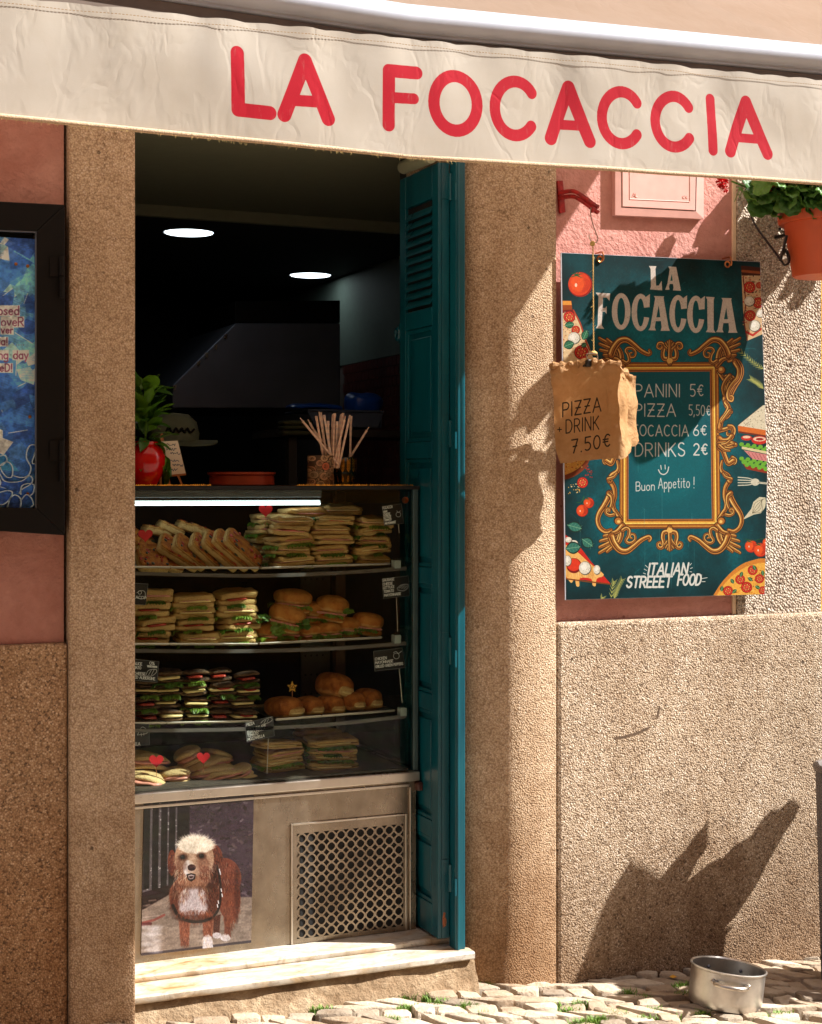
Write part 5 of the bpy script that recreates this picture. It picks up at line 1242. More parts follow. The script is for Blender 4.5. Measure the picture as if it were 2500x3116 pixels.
# coin tin
Yt = YC+.12; tc_ = at(975, Yt); TR_ = .0405
CT = Canvas('coin_print', Yt, 905, 1045, 1370, 1482, 2400, (70,50,36)); r_ = random.Random(3)
for k in range(90):
    x, y = r_.uniform(905,1045), r_.uniform(1372,1480); q = r_.uniform(8,13); c = r_.choice([(150,110,80),(176,96,66),(140,120,90),(164,132,100),(120,90,60)])
    CT.ell(x, y, q+1, q+1, (40,26,18)); CT.ell(x, y, q, q, c); CT.ell(x, y, q*.78, q*.78, tuple(int(v*1.15) for v in c)); CT.ell(x, y, q*.66, q*.66, tuple(int(v*.9) for v in c))
    if r_.random() < .35: text(CT, r_.choice(['50','2','5','20']), x-q*.45, y+q*.35, q*.8, (70,44,30), 1.3)
    else: CT.stroke([(x-q*.3, y+q*.3), (x, y-q*.4), (x+q*.3, y+q*.2)], 1.6, (80,54,36))
single('coin_tin', MB().lathe([(TR_*.2,0),(TR_,0),(TR_,.092),(TR_-.002,.092),(TR_-.002,.006)], tc_, 40), printmat('coin_tin_print', CT.image(), .35), 'round tin printed all over with coins, full of paper straws', 'tin', smooth='auto', uvf=CT.uvf)
part_ = None
gv = at(1047, Yt+.045)
gb_ = single('gold_leaf_glass', MB().lathe([(.0001,0),(.024,0),(.027,.004),(.036,.035),(.037,.055),(.033,.086),(.031,.088),(.030,.085),(.034,.05),(.0001,.006)], gv, 36), plain('dark_green_glass', S(26,34,18), .12), 'dark glass tumbler with embossed gold leaves beside the coin tin', 'tumbler', smooth='auto')
for k in range(7):
    a0 = -2.6 + k*.52; lm = MB()
    for j in range(9):
        z = .010+.0078*j; rr_ = .0275+.009*math.sin(min(1, z/.06)*1.57)
        for sg in (-1, 1):
            P = [(a0, z), (a0+sg*.17, z+.011), (a0+sg*.16, z+.0145), (a0, z+.005)]
            lm.add([gv+Vector(((rr_+.0015)*math.cos(a), (rr_+.0015)*math.sin(a), zz_)) for a, zz_ in P], [(0,1,2,3)])
    part('gold_leaf_band', lm, M['gold'], gb_)
# straws
s = NT('paper_straw_wrap'); z = s.sep(s.co())[2]; oi = s.n('ObjectInfo'); st = s.ramp(s.math('FRACT', s.math('MULTIPLY', z, 55.0)), [(0.5,(0,0,0,1)),(0.6,(1,1,1,1))])
M['straw'] = s.fin(s.mix(s.math('MULTIPLY', s.sep(st)[0], .35), S(216,186,160), s.mix(oi.outputs['Random'], S(200,130,110), S(130,150,170))), .7)
r_ = random.Random(14)
straws = [((955,1375),(925,1275)),((962,1372),(948,1285)),((968,1376),(968,1262)),((972,1376),(975,1266)),((978,1374),(990,1258)),((984,1376),(998,1290)),((990,1374),(1004,1270)),((995,1376),(1012,1260)),((985,1378),(1020,1300)),((1000,1376),(1036,1262)),((1002,1378),(1046,1268)),((1040,1378),(1066,1264)),((1010,1378),(1054,1280)),((965,1378),(955,1300)),((1015,1380),(1048,1300)),((1005,1376),(1024,1262))]
straws = [((1150+0,0),(0,0))]*0
raw = [((985,1525),(845,1355)),((965,1520),(885,1362)),((955,1520),(925,1345)),((970,1522),(950,1325)),((975,1524),(940,1322)),((990,1525),(985,1370)),((995,1522),(965,1340)),((1000,1524),(1010,1335)),((1010,1526),(1018,1332)),((1025,1526),(1030,1372)),((1020,1524),(1052,1335)),((1040,1526),(1060,1330)),((1030,1526),(1072,1345)),((1055,1524),(1095,1340)),((1000,1524),(905,1405)),((1015,1526),(1045,1400)),((1095,1535),(1100,1345)),((1105,1536),(1190,1400))]
ordn = ['first','second','third','fourth','fifth','sixth','seventh','eighth','ninth','tenth','eleventh','twelfth','thirteenth','fourteenth','fifteenth','sixteenth']
rk = sorted(range(16), key=lambda i: raw[i][1][0])
for i, (a, b_) in enumerate(raw):
    Ya = Yt+r_.uniform(-.025,.025) if i < 16 else Yt+.045+r_.uniform(-.01,.01); A = W(*zi(*a), Ya); B = W(*zi(*b_), Ya + r_.uniform(-.03,.03)); A = A+(A-B).normalized()*.05
    if A.z < ZT+.008: A = A + (B-A)*((ZT+.008-A.z)/(B.z-A.z))
    L = (B-A).length
    me = MB().tube([(0,0,0),(0,0,L-.012)], .0036, 7); me.box(-.0042,.0042,-.0012,.0012,L-.013,L)
    o = bpy.data.objects.new('straw', me.mesh('straw', M['straw'])); COL.objects.link(o); o.location = A; o.rotation_euler = (B-A).to_track_quat('Z', 'Y').to_euler()
    lab = f'paper straw in the coin tin, {ordn[rk.index(i)]} tip counted from the left' if i < 16 else ('upright wrapped straw standing in the gold leaf tumbler' if i == 16 else 'single wrapped straw leaning far right out of the gold leaf tumbler')
    tag(o, lab, 'straw', 'wrapped straws standing in the coin tin' if i < 16 else 'straws in the gold leaf tumbler')
# cap, crate, blue bag, hood, downlights behind the case
Yh = 1.25; c = W(*zi(215,1430), Yh); cap = empty('cap', c, 'pale green baseball cap with dark lettering hanging in the dark kitchen behind the easel', 'cap')
s_ = 1/PXM(530, Yh)
part('crown', MB().lathe([(0.085,-.03),(.088,0),(.078,.04),(.05,.065),(.0001,.072)], c, 28), plain('sage_cloth', S(130,142,122), .9), cap, smooth='auto')
part('peak', MB().prism([c+Vector((.03+.10*math.cos(a)*1.1, -.06-.07*math.sin(a), -.03-.02*math.sin(a))) for a in [math.pi*k/12 for k in range(13)]], Vector((0,0,.005))), plain('sage_peak', S(120,132,112), .9), cap)
cc = MB(); P = cr([(-.05,-.078,.0),(-.04,-.084,.018),(-.03,-.086,-.004),(-.018,-.090,.014),(-.008,-.09,0),(.002,-.09,.014),(.012,-.09,0),(.022,-.087,.014),(.034,-.084,.0),(.05,-.076,.012)], 4)
part('embroidery', MB().tube([c+Vector(p)*1.02 for p in P], .004, 6), M['void'], cap)
Yk = 1.05
crate = empty('plastic_crate', W(1105,1400,Yk), 'grey blue plastic crate on the shelf in the dark kitchen, behind the straws', 'crate')
x0, x1 = WX(1045, Yk), WX(1150, Yk); zt_, zb_ = W(1100,1255,Yk).z, W(1100,1300,Yk).z
kb = MB(); x0 = WX(935,Yk)
kb.prism([(x0,Yk,zt_),(x1+.02,Yk,zt_),(x1,Yk,zb_),(x0+.03,Yk,zb_)], .004); kb.box(x0,x1+.02,Yk-.006,Yk+.25,zt_+.001,zt_+.008); kb.box(x1+.012,x1+.016,Yk+.005,Yk+.24,zb_,zt_); kb.box(x0+.03,x1,Yk+.005,Yk+.24,zb_,zb_+.004)
part('crate_body', kb, M['bin'], crate)
bb_ = MB().sup((WX(1100,Yk+.06), Yk+.06, zt_+.03), .14, .12, .085, .8, 30, 16, .018, 16, 4); single('plastic_bag', bb_, M['blue'], 'shiny blue plastic bag bulging on top of the grey blue crate', 'bag', smooth='auto')
single('folded_cloth', MB().sup((WX(985,Yk-.01), Yk+.1, zt_+.018), .2, .15, .018, .5, 24, 8, .01, 14, 6), M['blue'], 'flat dark blue cloth folded on the left of the blue bag', 'cloth', smooth='auto')
cl3 = empty('cloth_stack', W(*zi(830,1440), Yk-.03), 'stack of three folded green cloths in the dark kitchen left of the straws', 'cloths')
for k in range(3): part('cloth', MB().sup(W(*zi(820,1432-26*k), Yk-.03), .11, .1, .017, .4, 20, 8, .003, 30, k), plain('olive_cloth', S(60,66,42), .9), cl3, smooth=True)
part_s = empty('wall_shelf', W(1040,1410,Yk), 'dark shelf board in the kitchen under the crate and cloths', 'shelf')
part('shelf_board', MB().box(WX(860,Yk-.05), XR-.004, Yk-.06, Yk+.3, zb_-.038, zb_-.012), M['dark_wall'], part_s)
part('shelf_leg', MB().box(XR-.05, XR-.02, Yk-.05, Yk-.02, .152, zb_-.0385), M['dark_wall'], part_s); part('shelf_leg', MB().box(WX(865,Yk), WX(865,Yk)+.03, Yk-.05, Yk-.02, .152, zb_-.0385), M['dark_wall'], part_s)
YH = 2.4
hd = empty('extractor_hood', W(780,1242,YH), 'large dull steel extractor hood with a slanted left side in the dark kitchen', 'extractor hood')
H = lambda x, y: W(*zi(x, y), YH)
part('hood_body', MB().prism([H(205,1192), H(205,1305), H(1046,1305), H(1046,880), H(520,880)], .9), M['hood'], hd, bevel=.004)
part('hood_duct', MB().prism([H(520,770), H(520,878), H(1046,878), H(1046,765)], .8), M['dark_frame'], hd, bevel=.004)
for (x, y) in ((215,1200),(335,1080),(375,1038),(420,996),(470,945)): part('bracket', MB().prism([H(x-8,y-8), H(x+9,y-12), H(x+6,y+14), H(x-6,y+16)], -.004), M['steel'], hd)
def downlight(px, py, lab):
    zz = ZC2; t = (zz-CAM_H)*FPX/(1475-py); x = (px-1250)/FPX; Y = -CAM_D + t*CA - x*t*SA; X = x*t*CA + t*SA
    o = empty('downlight', (X, Y, zz-.006), lab, 'ceiling light', 'round recessed lights in the shop ceiling')
    part('light_disc', MB().lathe([(.0001,-.0035),(.098,-.0035),(.1,-.001)], (X,Y,zz-.003), 40), M['downlight'], o)
    part('trim_ring', MB().lathe([(.1005,-.001),(.106,-.004),(.112,-.001),(.112,.003)], (X,Y,zz-.003), 40), M['dark_wall'], o, smooth='auto')
downlight(574, 705, 'larger looking round ceiling light, nearer one on the left'); downlight(944, 835, 'smaller looking round ceiling light, farther one above the hood')

# ============================================================ MENU SIGN
YSg = -.012
SG = Canvas('menu_sign_print', YSg, 1695, 2345, 755, 1840, 1500, (0,90,100))
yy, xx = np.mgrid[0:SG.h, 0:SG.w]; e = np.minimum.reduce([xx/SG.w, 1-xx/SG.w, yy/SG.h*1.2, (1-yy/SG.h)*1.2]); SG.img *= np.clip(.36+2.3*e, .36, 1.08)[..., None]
SG.noise(.46, 120, 4, 6); SG.noise(.12, 8, 9, 2)
r_ = random.Random(6)
for k in range(90):
    x, y = r_.uniform(1710,2320), r_.uniform(780,1810); a = r_.uniform(0, 6.28); L = r_.uniform(5, 34); SG.stroke(cr([(x,y),(x+L*math.cos(a)*.5,y+L*math.sin(a)*.5+r_.uniform(-3,3)),(x+L*math.cos(a),y+L*math.sin(a))],3), .9, (60,170,170), a=r_.uniform(.15,.5))
for x in (1958,2040,2003,2108,1763): SG.stroke([(x, r_.uniform(1540,1600)), (x+3, r_.uniform(1660,1720)), (x+1, 1790)], 1.2, (90,150,150), a=.4)
# title in slab letters
IV = (216,206,196)
def slab(fn, pls, w_, ser=[]):
    for p in pls: SG.stroke(Z(fn, p), w_, IV, soft=1)
    for (x, y, hw, hh) in ser: SG.poly(Z(fn, [(x-hw,y-hh),(x+hw,y-hh),(x+hw*.8,y+hh),(x-hw*.8,y+hh)] if hh > 0 else [(x-hw*.8,y+hh),(x+hw*.8,y+hh),(x+hw,y-hh),(x-hw,y-hh)]), IV)
slb = lambda P: SG.poly(Z(z2, P), IV)
slb([(658,630),(704,632),(698,650),(702,752),(718,752),(736,722),(740,782),(664,776),(670,758),(668,650)])
slb([(778,634),(826,636),(856,784),(806,782),(810,762),(806,742),(786,742),(782,760),(786,778),(758,778),(772,740),(786,652)]); SG.poly(Z(z2, [(790,722),(804,722),(799,680)]), (10,96,100))
slb([(328,795),(418,800),(414,848),(396,826),(374,826),(372,890),(388,890),(396,878),(396,930),(386,914),(370,914),(366,998),(382,1020),(330,1016),(340,996),(346,820)])
def ring(cx, cy, rx, ry, cut=False, t=34):
    SG.ell(*z2(cx,cy), rx*.4913, ry*.4913, IV); SG.ell(*z2(cx,cy), (rx-t)*.4913, (ry-30)*.4913, (0,84,92))
    if cut:
        SG.poly(Z(z2, [(cx+6,cy-26),(cx+rx+8,cy-34),(cx+rx+8,cy+34),(cx+6,cy+26)]), (0,84,92)); slb([(cx+rx-26,cy-ry+22),(cx+rx+2,cy-ry+2),(cx+rx,cy-30),(cx+rx-20,cy-50)])
ring(486,912,58,114); ring(606,918,56,116,True); ring(838,926,54,116,True); ring(948,930,54,116,True)
for (x, tp, bt) in ((722,816,1032),(1140,828,1044)):
    slb([(x-34,tp),(x+30,tp+2),(x+26,tp+12),(x+58,bt-18),(x+66,bt),(x+8,bt),(x+14,bt-22),(x+10,bt-60),(x-22,bt-60),(x-28,bt-20),(x-20,bt-2),(x-68,bt-4),(x-56,bt-22),(x-26,tp+14)])
    SG.poly(Z(z2, [(x-18,bt-84),(x+6,bt-84),(x-4,tp+60)]), (0,84,92))
slb([(1008,820),(1064,824),(1058,842),(1058,1024),(1070,1044),(1010,1040),(1020,1022),(1018,838)])
for k in range(1500):                                              # worn speckle in the print
    x, y = r_.uniform(325,1200), r_.uniform(625,1046); SG.ell(*z2(x,y), r_.uniform(.4,1.1), r_.uniform(.4,1.1), (100,84,76), .55, n=6)
# tomato
def tomato(fn, cx, cy, r0, k=1.0, stalk=True):
    c = fn(cx, cy); q = r0
    SG.ell(c[0], c[1], q, q*1.03, (150,24,12)); SG.ell(c[0]-q*.06, c[1]-q*.04, q*.92, q*.95, (214,62,22)); SG.ell(c[0]-q*.2, c[1]-q*.1, q*.6, q*.7, (236,92,34), .7, soft=q*.3); SG.ell(c[0]-q*.35, c[1]+q*.05, q*.10, q*.16, (255,224,200), .9)
    for i in range(int(9*k)): SG.stroke([(c[0]+q*(.2+.07*i), c[1]-q*.7+i*q*.05), (c[0]+q*(.35+.06*i), c[1]), (c[0]+q*(.1+.06*i), c[1]+q*.7-i*q*.03)], .8, (120,16,10), a=.5)
    if stalk:
        for a in (-150,-110,-60,-20,30,160): SG.stroke([(c[0]-q*.3, c[1]-q*.75), (c[0]-q*.3+q*.55*math.cos(R(a)), c[1]-q*.75+q*.45*math.sin(R(a)))], q*.12, (28,84,44), w2=.6)
tomato(z2, 233, 745, 37)
def slice_(cx, cy, q):
    SG.ell(cx, cy, q, q, (120,20,14)); SG.ell(cx, cy, q*.9, q*.9, (206,44,28)); SG.ell(cx, cy, q*.72, q*.72, (150,20,14))
    for i in range(6): SG.stroke([(cx, cy), (cx+q*.72*math.cos(i*1.047+.3), cy+q*.72*math.sin(i*1.047+.3))], max(1.2, q*.14), (222,90,60))
    for i in range(6): SG.ell(cx+q*.48*math.cos(i*1.047+.8), cy+q*.48*math.sin(i*1.047+.8), q*.1, q*.14, (236,180,90))
def mozz(cx, cy, q, qy=None):
    qy = qy or q; SG.ell(cx, cy, q, qy, (90,86,72)); SG.ell(cx-1, cy-1, q*.92, qy*.9, (222,216,198)); SG.ell(cx-q*.2, cy-qy*.2, q*.5, qy*.5, (242,238,226), .8, soft=3)
    for i in range(8): SG.ell(cx+q*.7*math.cos(i), cy+qy*.7*math.sin(i*1.3), .9, .9, (110,104,90))
def pleaf(cx, cy, L, w_, a, c=(36,104,72)):
    P = []; ca, sa = math.cos(R(a)), math.sin(R(a))
    for i in range(9): t = i/8; P.append((t*L, math.sin(math.pi*t)**.8*w_))
    for i in range(8, -1, -1): t = i/8; P.append((t*L, -math.sin(math.pi*t)**.8*w_))
    f = lambda p: (cx+p[0]*ca-p[1]*sa, cy+p[0]*sa+p[1]*ca)
    SG.poly([f(p) for p in P], (14,40,30)); SG.poly([f((p[0]*.9+L*.04, p[1]*.8)) for p in P], c); SG.stroke([f((0,0)), f((L*.95,0))], 1.2, (140,190,150))
    for i in range(1, 5): SG.stroke([f((L*i/5,0)), f((L*(i/5+.13), w_*.6))], .8, (120,170,130), a=.8); SG.stroke([f((L*i/5,0)), f((L*(i/5+.13), -w_*.6))], .8, (120,170,130), a=.8)
# left pizza slice
SG.poly(Z(z2, [(122,900),(190,905),(215,960),(285,1120),(330,1250),(122,1250)]), (226,196,150)); SG.stroke(Z(z2, cr([(190,905),(232,985),(262,1080),(290,1150)],6)), 5, (176,60,30))
SG.poly(Z(z2, [(122,845),(178,846),(184,905),(122,912)]), (150,66,20)); SG.poly(Z(z2, [(122,846),(176,848),(180,872),(122,872)]), (226,150,60)); SG.poly(Z(z2, [(122,905),(186,900),(196,922),(122,922)]), (120,20,14))
for k in range(120):
    y = r_.uniform(915,1190); x = r_.uniform(126, 180+(y-905)*.36); SG.ell(*z2(x,y), r_.uniform(1,3), r_.uniform(.8,2.2), r_.choice([(196,140,90),(240,222,190),(170,60,40),(60,40,30)]), .8)
slice_(*z2(165,946), 18); slice_(*z2(205,1026), 13); slice_(*z2(240,1165), 22); mozz(*z2(195,1078), 19); pleaf(*z2(136,1000), 30, 11, -10); pleaf(*z2(130,1130), 34, 14, -20); pleaf(*z2(250,1090), 34, 12, -68); pleaf(*z2(240,1130), 18, 8, -30)
# top right slice
SG.poly(Z(z2, [(1228,632),(1348,642),(1362,1052),(1262,1095),(1240,900)]), (214,180,136)); SG.poly(Z(z2, [(1226,628),(1350,640),(1350,690),(1232,690)]), (74,34,18)); SG.stroke(Z(z2, [(1236,662),(1346,672)]), 8, (160,84,40))
for k in range(130):
    x, y = r_.uniform(1240,1360), r_.uniform(690,1050); SG.ell(*z2(x,y), r_.uniform(1,4), r_.uniform(.8,2.4), r_.choice([(196,140,90),(240,222,190),(176,40,30),(60,40,30)]), .8)
SG.stroke(Z(z2, cr([(1240,700),(1256,860),(1246,960),(1266,1090)],6)), 4, (120,40,26)); SG.stroke(Z(z2, [(1262,1040),(1300,1060),(1350,1020)]), 7, (178,40,30))
for p in ((1280,762,18),(1334,858,17),(1284,938,17),(1340,750,10)): slice_(*z2(p[0],p[1]), p[2])
mozz(*z2(1280,850), 16); mozz(*z2(1312,1002), 18); mozz(*z2(1346,925), 13)
# gold frame: moulding
GO = [(70,32,10),(150,86,24),(206,140,52),(238,200,104),(176,100,34)]
IN = [(602,190),(1172,186),(1186,1220),(602,1222)]     # inner opening in z3 units
def off(d): return [(IN[0][0]-d, IN[0][1]-d), (IN[1][0]+d, IN[1][1]-d), (IN[2][0]+d, IN[2][1]+d), (IN[3][0]-d, IN[3][1]+d)]
for d, w_, c in [(34,68,GO[0]),(34,62,GO[1]),(18,10,GO[2]),(28,12,(228,176,66)),(30,5,(250,226,120)),(44,12,GO[1]),(52,10,GO[2]),(58,7,(122,66,24)),(8,10,(110,56,18)),(3,5,(196,110,50))]:
    P = off(d); SG.stroke(Z(z3, P+[P[0]]), w_*.4335, c)
def scroll(pts, w0=30, w1=10, mirror=(False,False)):
    def mm(p): return ((1782-p[0]) if mirror[0] else p[0], (1410-p[1]) if mirror[1] else p[1])
    w0 *= 1.5; w1 *= 1.5
    P = Z(z3, cr([mm(p) for p in pts], 8)); k = .4335; n = len(P)
    nr = []
    for i in range(n):
        a, b_ = P[max(0,i-1)], P[min(n-1,i+1)]; L = math.hypot(b_[0]-a[0], b_[1]-a[1])+1e-6; nr.append((-(b_[1]-a[1])/L, (b_[0]-a[0])/L))
    def offs(f): return [(P[i][0]+nr[i][0]*f*k*(w0+(w1-w0)*i/n)/2, P[i][1]+nr[i][1]*f*k*(w0+(w1-w0)*i/n)/2) for i in range(n)]
    SG.stroke(P, (w0+8)*k, (44,22,8), w2=(w1+6)*k); SG.stroke(P, w0*k, (142,82,28), w2=w1*k)
    sg_ = -1 if sum(nr[i][1]+nr[i][0]*.5 for i in range(n)) > 0 else 1
    SG.stroke(offs(.25*sg_), w0*.42*k, (196,130,54), w2=w1*.4*k); SG.stroke(offs(-.42*sg_), w0*.26*k, (92,46,14), w2=w1*.2*k)
    SG.stroke(offs(.05*sg_), w0*.08*k, (76,36,10), w2=.5, a=.8); SG.stroke(offs(.5*sg_), w0*.16*k, (240,204,120), w2=.8); SG.stroke(offs(-.68*sg_), w0*.09*k, (212,150,70), w2=.5)
def leaves(base, tips, w_, mirror):
    for i, tp in enumerate(tips):
        mx_, my_ = (base[0]*.45+tp[0]*.55 + (tp[1]-base[1])*.12, base[1]*.45+tp[1]*.55 - (tp[0]-base[0])*.12)
        scroll([base, (mx_, my_), tp], w_, w_*.45, mirror)
for mx in (False, True):
    for my in (False, True):
        M_ = (mx, my)
        # flowing side scroll from the corner up the long side
        scroll([(548,1222),(520,1180),(500,1150),(494,1110),(506,1060),(500,1000),(470,950)],20,26,M_)
        scroll([(470,1044),(458,1080),(430,1130),(398,1180),(386,1230),(402,1280),(440,1308),(480,1300)],34,18,M_)
        scroll([(462,1040),(484,1062),(486,1110),(466,1160),(444,1180)],24,10,M_)
        scroll([(500,1190),(470,1195),(444,1180),(446,1150),(470,1150),(472,1168)],16,8,M_)
        leaves((560,1270), [(398,1458),(400,1418),(404,1376),(430,1340),(452,1450),(500,1425),(480,1320)], 30, M_)
        SG.ell(*z3((1782-528) if mx else 528, (1410-1232) if my else 1232), 13, 13, (60,28,8)); SG.ell(*z3((1782-530) if mx else 530, (1410-1235) if my else 1235), 10.5, 10.5, (176,108,42)); SG.ell(*z3((1782-533) if mx else 533, (1410-1239) if my else 1239), 5, 5, (236,192,104), soft=3)
        # long bottom wave with curled end
        scroll([(482,1345),(500,1390),(540,1438),(590,1446),(640,1412),(690,1370),(740,1346),(756,1356),(748,1372)],36,14,M_)
        scroll([(560,1300),(586,1285),(606,1300),(600,1340),(584,1370),(600,1388),(630,1384),(650,1360),(644,1332),(620,1326),(612,1348),(626,1356)],18,9,M_)
        scroll([(470,950),(486,915),(520,890),(532,860),(524,815)],30,14,M_)
        scroll([(458,940),(500,925),(520,900)],16,10,M_)
# centre shells top and bottom
for my in (False, True):
    for mx in (False, True):
        scroll([(884,1310),(850,1316),(842,1350),(850,1390),(838,1420),(814,1420),(806,1396),(824,1384),(834,1398)],24,10,(mx,my))
        leaves((890,1320), [(862,1425),(876,1436),(850,1405)], 18, (mx,my))
    scroll([(891,1284),(891,1350),(891,1440)],26,12,(False,my)); SG.ell(*z3(891, (1410-1300) if my else 1300), 9, 8, (226,176,88))
# middle of the long sides
for mx in (False, True):
    M_ = (mx, False)
    scroll([(545,600),(500,590),(470,580),(452,600),(460,626),(486,630),(488,612)],22,10,M_); scroll([(452,640),(440,600),(452,572),(480,566)],24,14,M_)
    scroll([(456,640),(480,668),(520,672),(545,655)],26,30,M_); scroll([(430,700),(470,690),(545,698)],22,34,M_); scroll([(452,790),(430,806),(436,828),(464,826),(470,806),(456,800)],20,9,M_); scroll([(444,812),(480,830),(500,790),(520,740),(545,720)],26,26,M_)
    leaves((545,705), [(440,690),(446,716),(466,668),(470,742)], 20, M_)
    scroll([(500,400),(478,440),(500,490),(528,530),(540,580)],22,28,M_); scroll([(470,460),(500,500),(530,540)],18,14,M_)
    scroll([(430,120),(404,170),(412,230),(452,280),(480,330),(478,376),(456,388),(450,366),(464,358)],34,12,M_); scroll([(470,215),(500,250),(520,300),(512,350)],22,14,M_)
SG.poly(Z(z3, IN), (0,84,94))
for k in range(26):
    x, y = r_.uniform(620,1160), r_.uniform(220,1200); SG.stroke([z3(x,y), z3(x+r_.uniform(-50,50), y+r_.uniform(-40,40))], .9, (70,170,168), a=.28)
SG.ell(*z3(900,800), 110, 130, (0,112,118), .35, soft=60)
CH = (206,206,200)
def hand(t, x, y, h, fit, lw=3.6, slope=0): text(SG, t, *z3(x, y), h*.4335, CH, lw, slope, gap=.22, fit=fit*.4335, jit=.02)
hand('PANINI', 650, 364, 88, 330); hand('5€', 1035, 360, 82, 108, 3.4); hand('PIzzA', 650, 500, 86, 300); hand('5,50€', 1026, 494, 72, 160, 3.0)
hand('FOCACCIA', 636, 638, 76, 400); hand('6€', 1058, 634, 72, 108, 3.4); hand('DRINKS', 650, 780, 92, 364, 4.0); hand('2€', 1060, 770, 78, 112, 4.4)
SG.stroke(Z(z3, [(828,845),(832,872)]), 3, CH); SG.stroke(Z(z3, [(858,842),(860,870)]), 3, CH); SG.stroke(Z(z3, cr([(812,875),(826,900),(850,908),(874,892),(884,856)],5)), 3.4, CH)
hand('Buon', 655, 1024, 62, 140, 2.6, -.05); hand('Appetito', 812, 1008, 72, 228, 2.6, -.04); hand('!', 1058, 1004, 76, 20, 2.8)
# drips
for x, y0, y1 in [(668,780,895),(722,770,810),(868,780,830),(712,1150,1260),(836,930,1220),(1046,1180,1240)]: SG.stroke(Z(z3, [(x,y0),(x+2,y1)]), 1.0, (120,180,178), a=.5)
# italian streeet food
IT = (214,214,206)
text(SG, 'ITALIAN', *z3(738, 1612), 34, IT, 6.2, -.01, gap=.2, fit=284*.4335, lean=.18); text(SG, 'STREEET', *z3(588, 1700), 32, IT, 6.4, -.01, gap=.2, fit=320*.4335, lean=.16); text(SG, 'FOOD', *z3(946, 1684), 32, IT, 6.2, -.01, gap=.2, fit=168*.4335, lean=.16)
for a in [((720,1545),(736,1560)),((712,1572),(730,1582)),((706,1600),(722,1606)),((1032,1545),(1044,1532)),((1036,1568),(1050,1562)),((1032,1590),(1046,1592)),((1110,1640),(1154,1632)),((1116,1660),(1140,1660)),((1116,1614),(1080,1606))]: SG.stroke(Z(z3, a), 2, IT)
SG.stroke(Z(z3, [(810,1626),(880,1612)]), 2.6, IT)
# right side drawings: rosemary, sandwich, fork, onion, tomatoes, pizza
def sprig(pts, n=9, fn=z3, c=(170,170,90), L=15):
    P = Z(fn, cr(pts, 6)); SG.stroke(P, 1.6, (120,116,60))
    for i in range(1, len(P)-1, max(1, len(P)//n)):
        a = math.atan2(P[i+1][1]-P[i-1][1], P[i+1][0]-P[i-1][0])
        for s_ in (-.6, .6): SG.stroke([P[i], (P[i][0]+L*math.cos(a+s_), P[i][1]+L*math.sin(a+s_))], 3.0, c, w2=.8)
sprig([(1552,170),(1500,140),(1450,100),(1392,50)]); sprig([(1552,310),(1510,270),(1455,235)]); sprig([(500,1785),(520,1720),(560,1640)]); sprig([(480,1780),(490,1700),(500,1660)], 6); sprig([(410,1790),(420,1770)], 2)
SG.poly(Z(z3, [(1372,560),(1540,425),(1580,418),(1580,612),(1372,580)]), (216,206,178)); SG.stroke(Z(z3, [(1372,560),(1540,425)]), 2, (60,50,40))
for k in range(60):
    x = r_.uniform(1400,1575); y = r_.uniform(565-(x-1372)*.75, 585); SG.ell(*z3(x,y), 1.3, .8, (70,60,46), .9, n=6)
SG.poly(Z(z3, [(1368,566),(1580,600),(1580,646),(1372,612)]), (206,104,36)); SG.poly(Z(z3, [(1372,604),(1580,636),(1580,648),(1374,616)]), (110,40,16))
SG.ell(*z3(1430,652), 17, 8, (196,40,26)); SG.ell(*z3(1520,668), 24, 13, (196,40,26)); SG.ell(*z3(1520,660), 19, 7, (236,200,170)); SG.ell(*z3(1430,646), 12, 4, (236,200,170)); SG.ell(*z3(1522,661), 12, 4, (150,30,20))
for (cy, y0) in ((700,0),(800,0)):
    for i in range(9): SG.ell(*z3(1395+i*22, cy+ (i % 2)*18 + i*3), 8, 7.5, (30,80,26)); 
    for i in range(9): SG.ell(*z3(1395+i*22, cy-4+ (i % 2)*18 + i*3), 7, 6, (104,170,48))
SG.poly(Z(z3, [(1396,712),(1580,748),(1580,766),(1396,730)]), (214,200,150)); SG.poly(Z(z3, [(1410,738),(1580,770),(1580,818),(1470,800)]), (206,130,126)); 
for i in range(5): SG.stroke(Z(z3, [(1440+i*26,752+i*4),(1470+i*24,800+i*2)]), 1.4, (130,60,60))
SG.poly(Z(z3, [(1400,830),(1450,850),(1580,872),(1580,902),(1430,872)]), (140,46,20)); 
for i in range(8): SG.ell(*z3(1410+i*22, 820+i*5+(i%2)*14), 7, 7, (104,170,48))
fk = (204,200,178)
for i in range(4): SG.stroke(Z(z3, cr([(1370,928+i*19),(1440,934+i*16),(1480,948+i*8)],4)), 3.2, fk)
SG.ell(*z3(1490,962), 13, 11, fk); SG.stroke(Z(z3, [(1500,964),(1580,972)]), 5.5, fk, w2=6.5); SG.stroke(Z(z3, [(1510,964),(1578,971)]), 1, (90,86,70))
P = Z(z3, [(1562,1070),(1520,1066),(1478,1100),(1462,1150),(1410,1216),(1414,1222),(1480,1190),(1530,1180),(1560,1140),(1566,1100)]); SG.poly(P, (206,198,168))
for i in range(5): SG.stroke(Z(z3, cr([(1556-i*6,1078+i*2),(1490+i*12,1110+i*14),(1470,1180)],5)), 1.1, (80,74,56))
tomato(z3, 1462, 1412, 19); tomato(z3, 1528, 1438, 21); tomato(z3, 1572, 1385, 13, stalk=False); SG.stroke(Z(z3, cr([(1420,1360),(1480,1372),(1540,1358),(1570,1368)],5)), 1.8, (30,80,44))
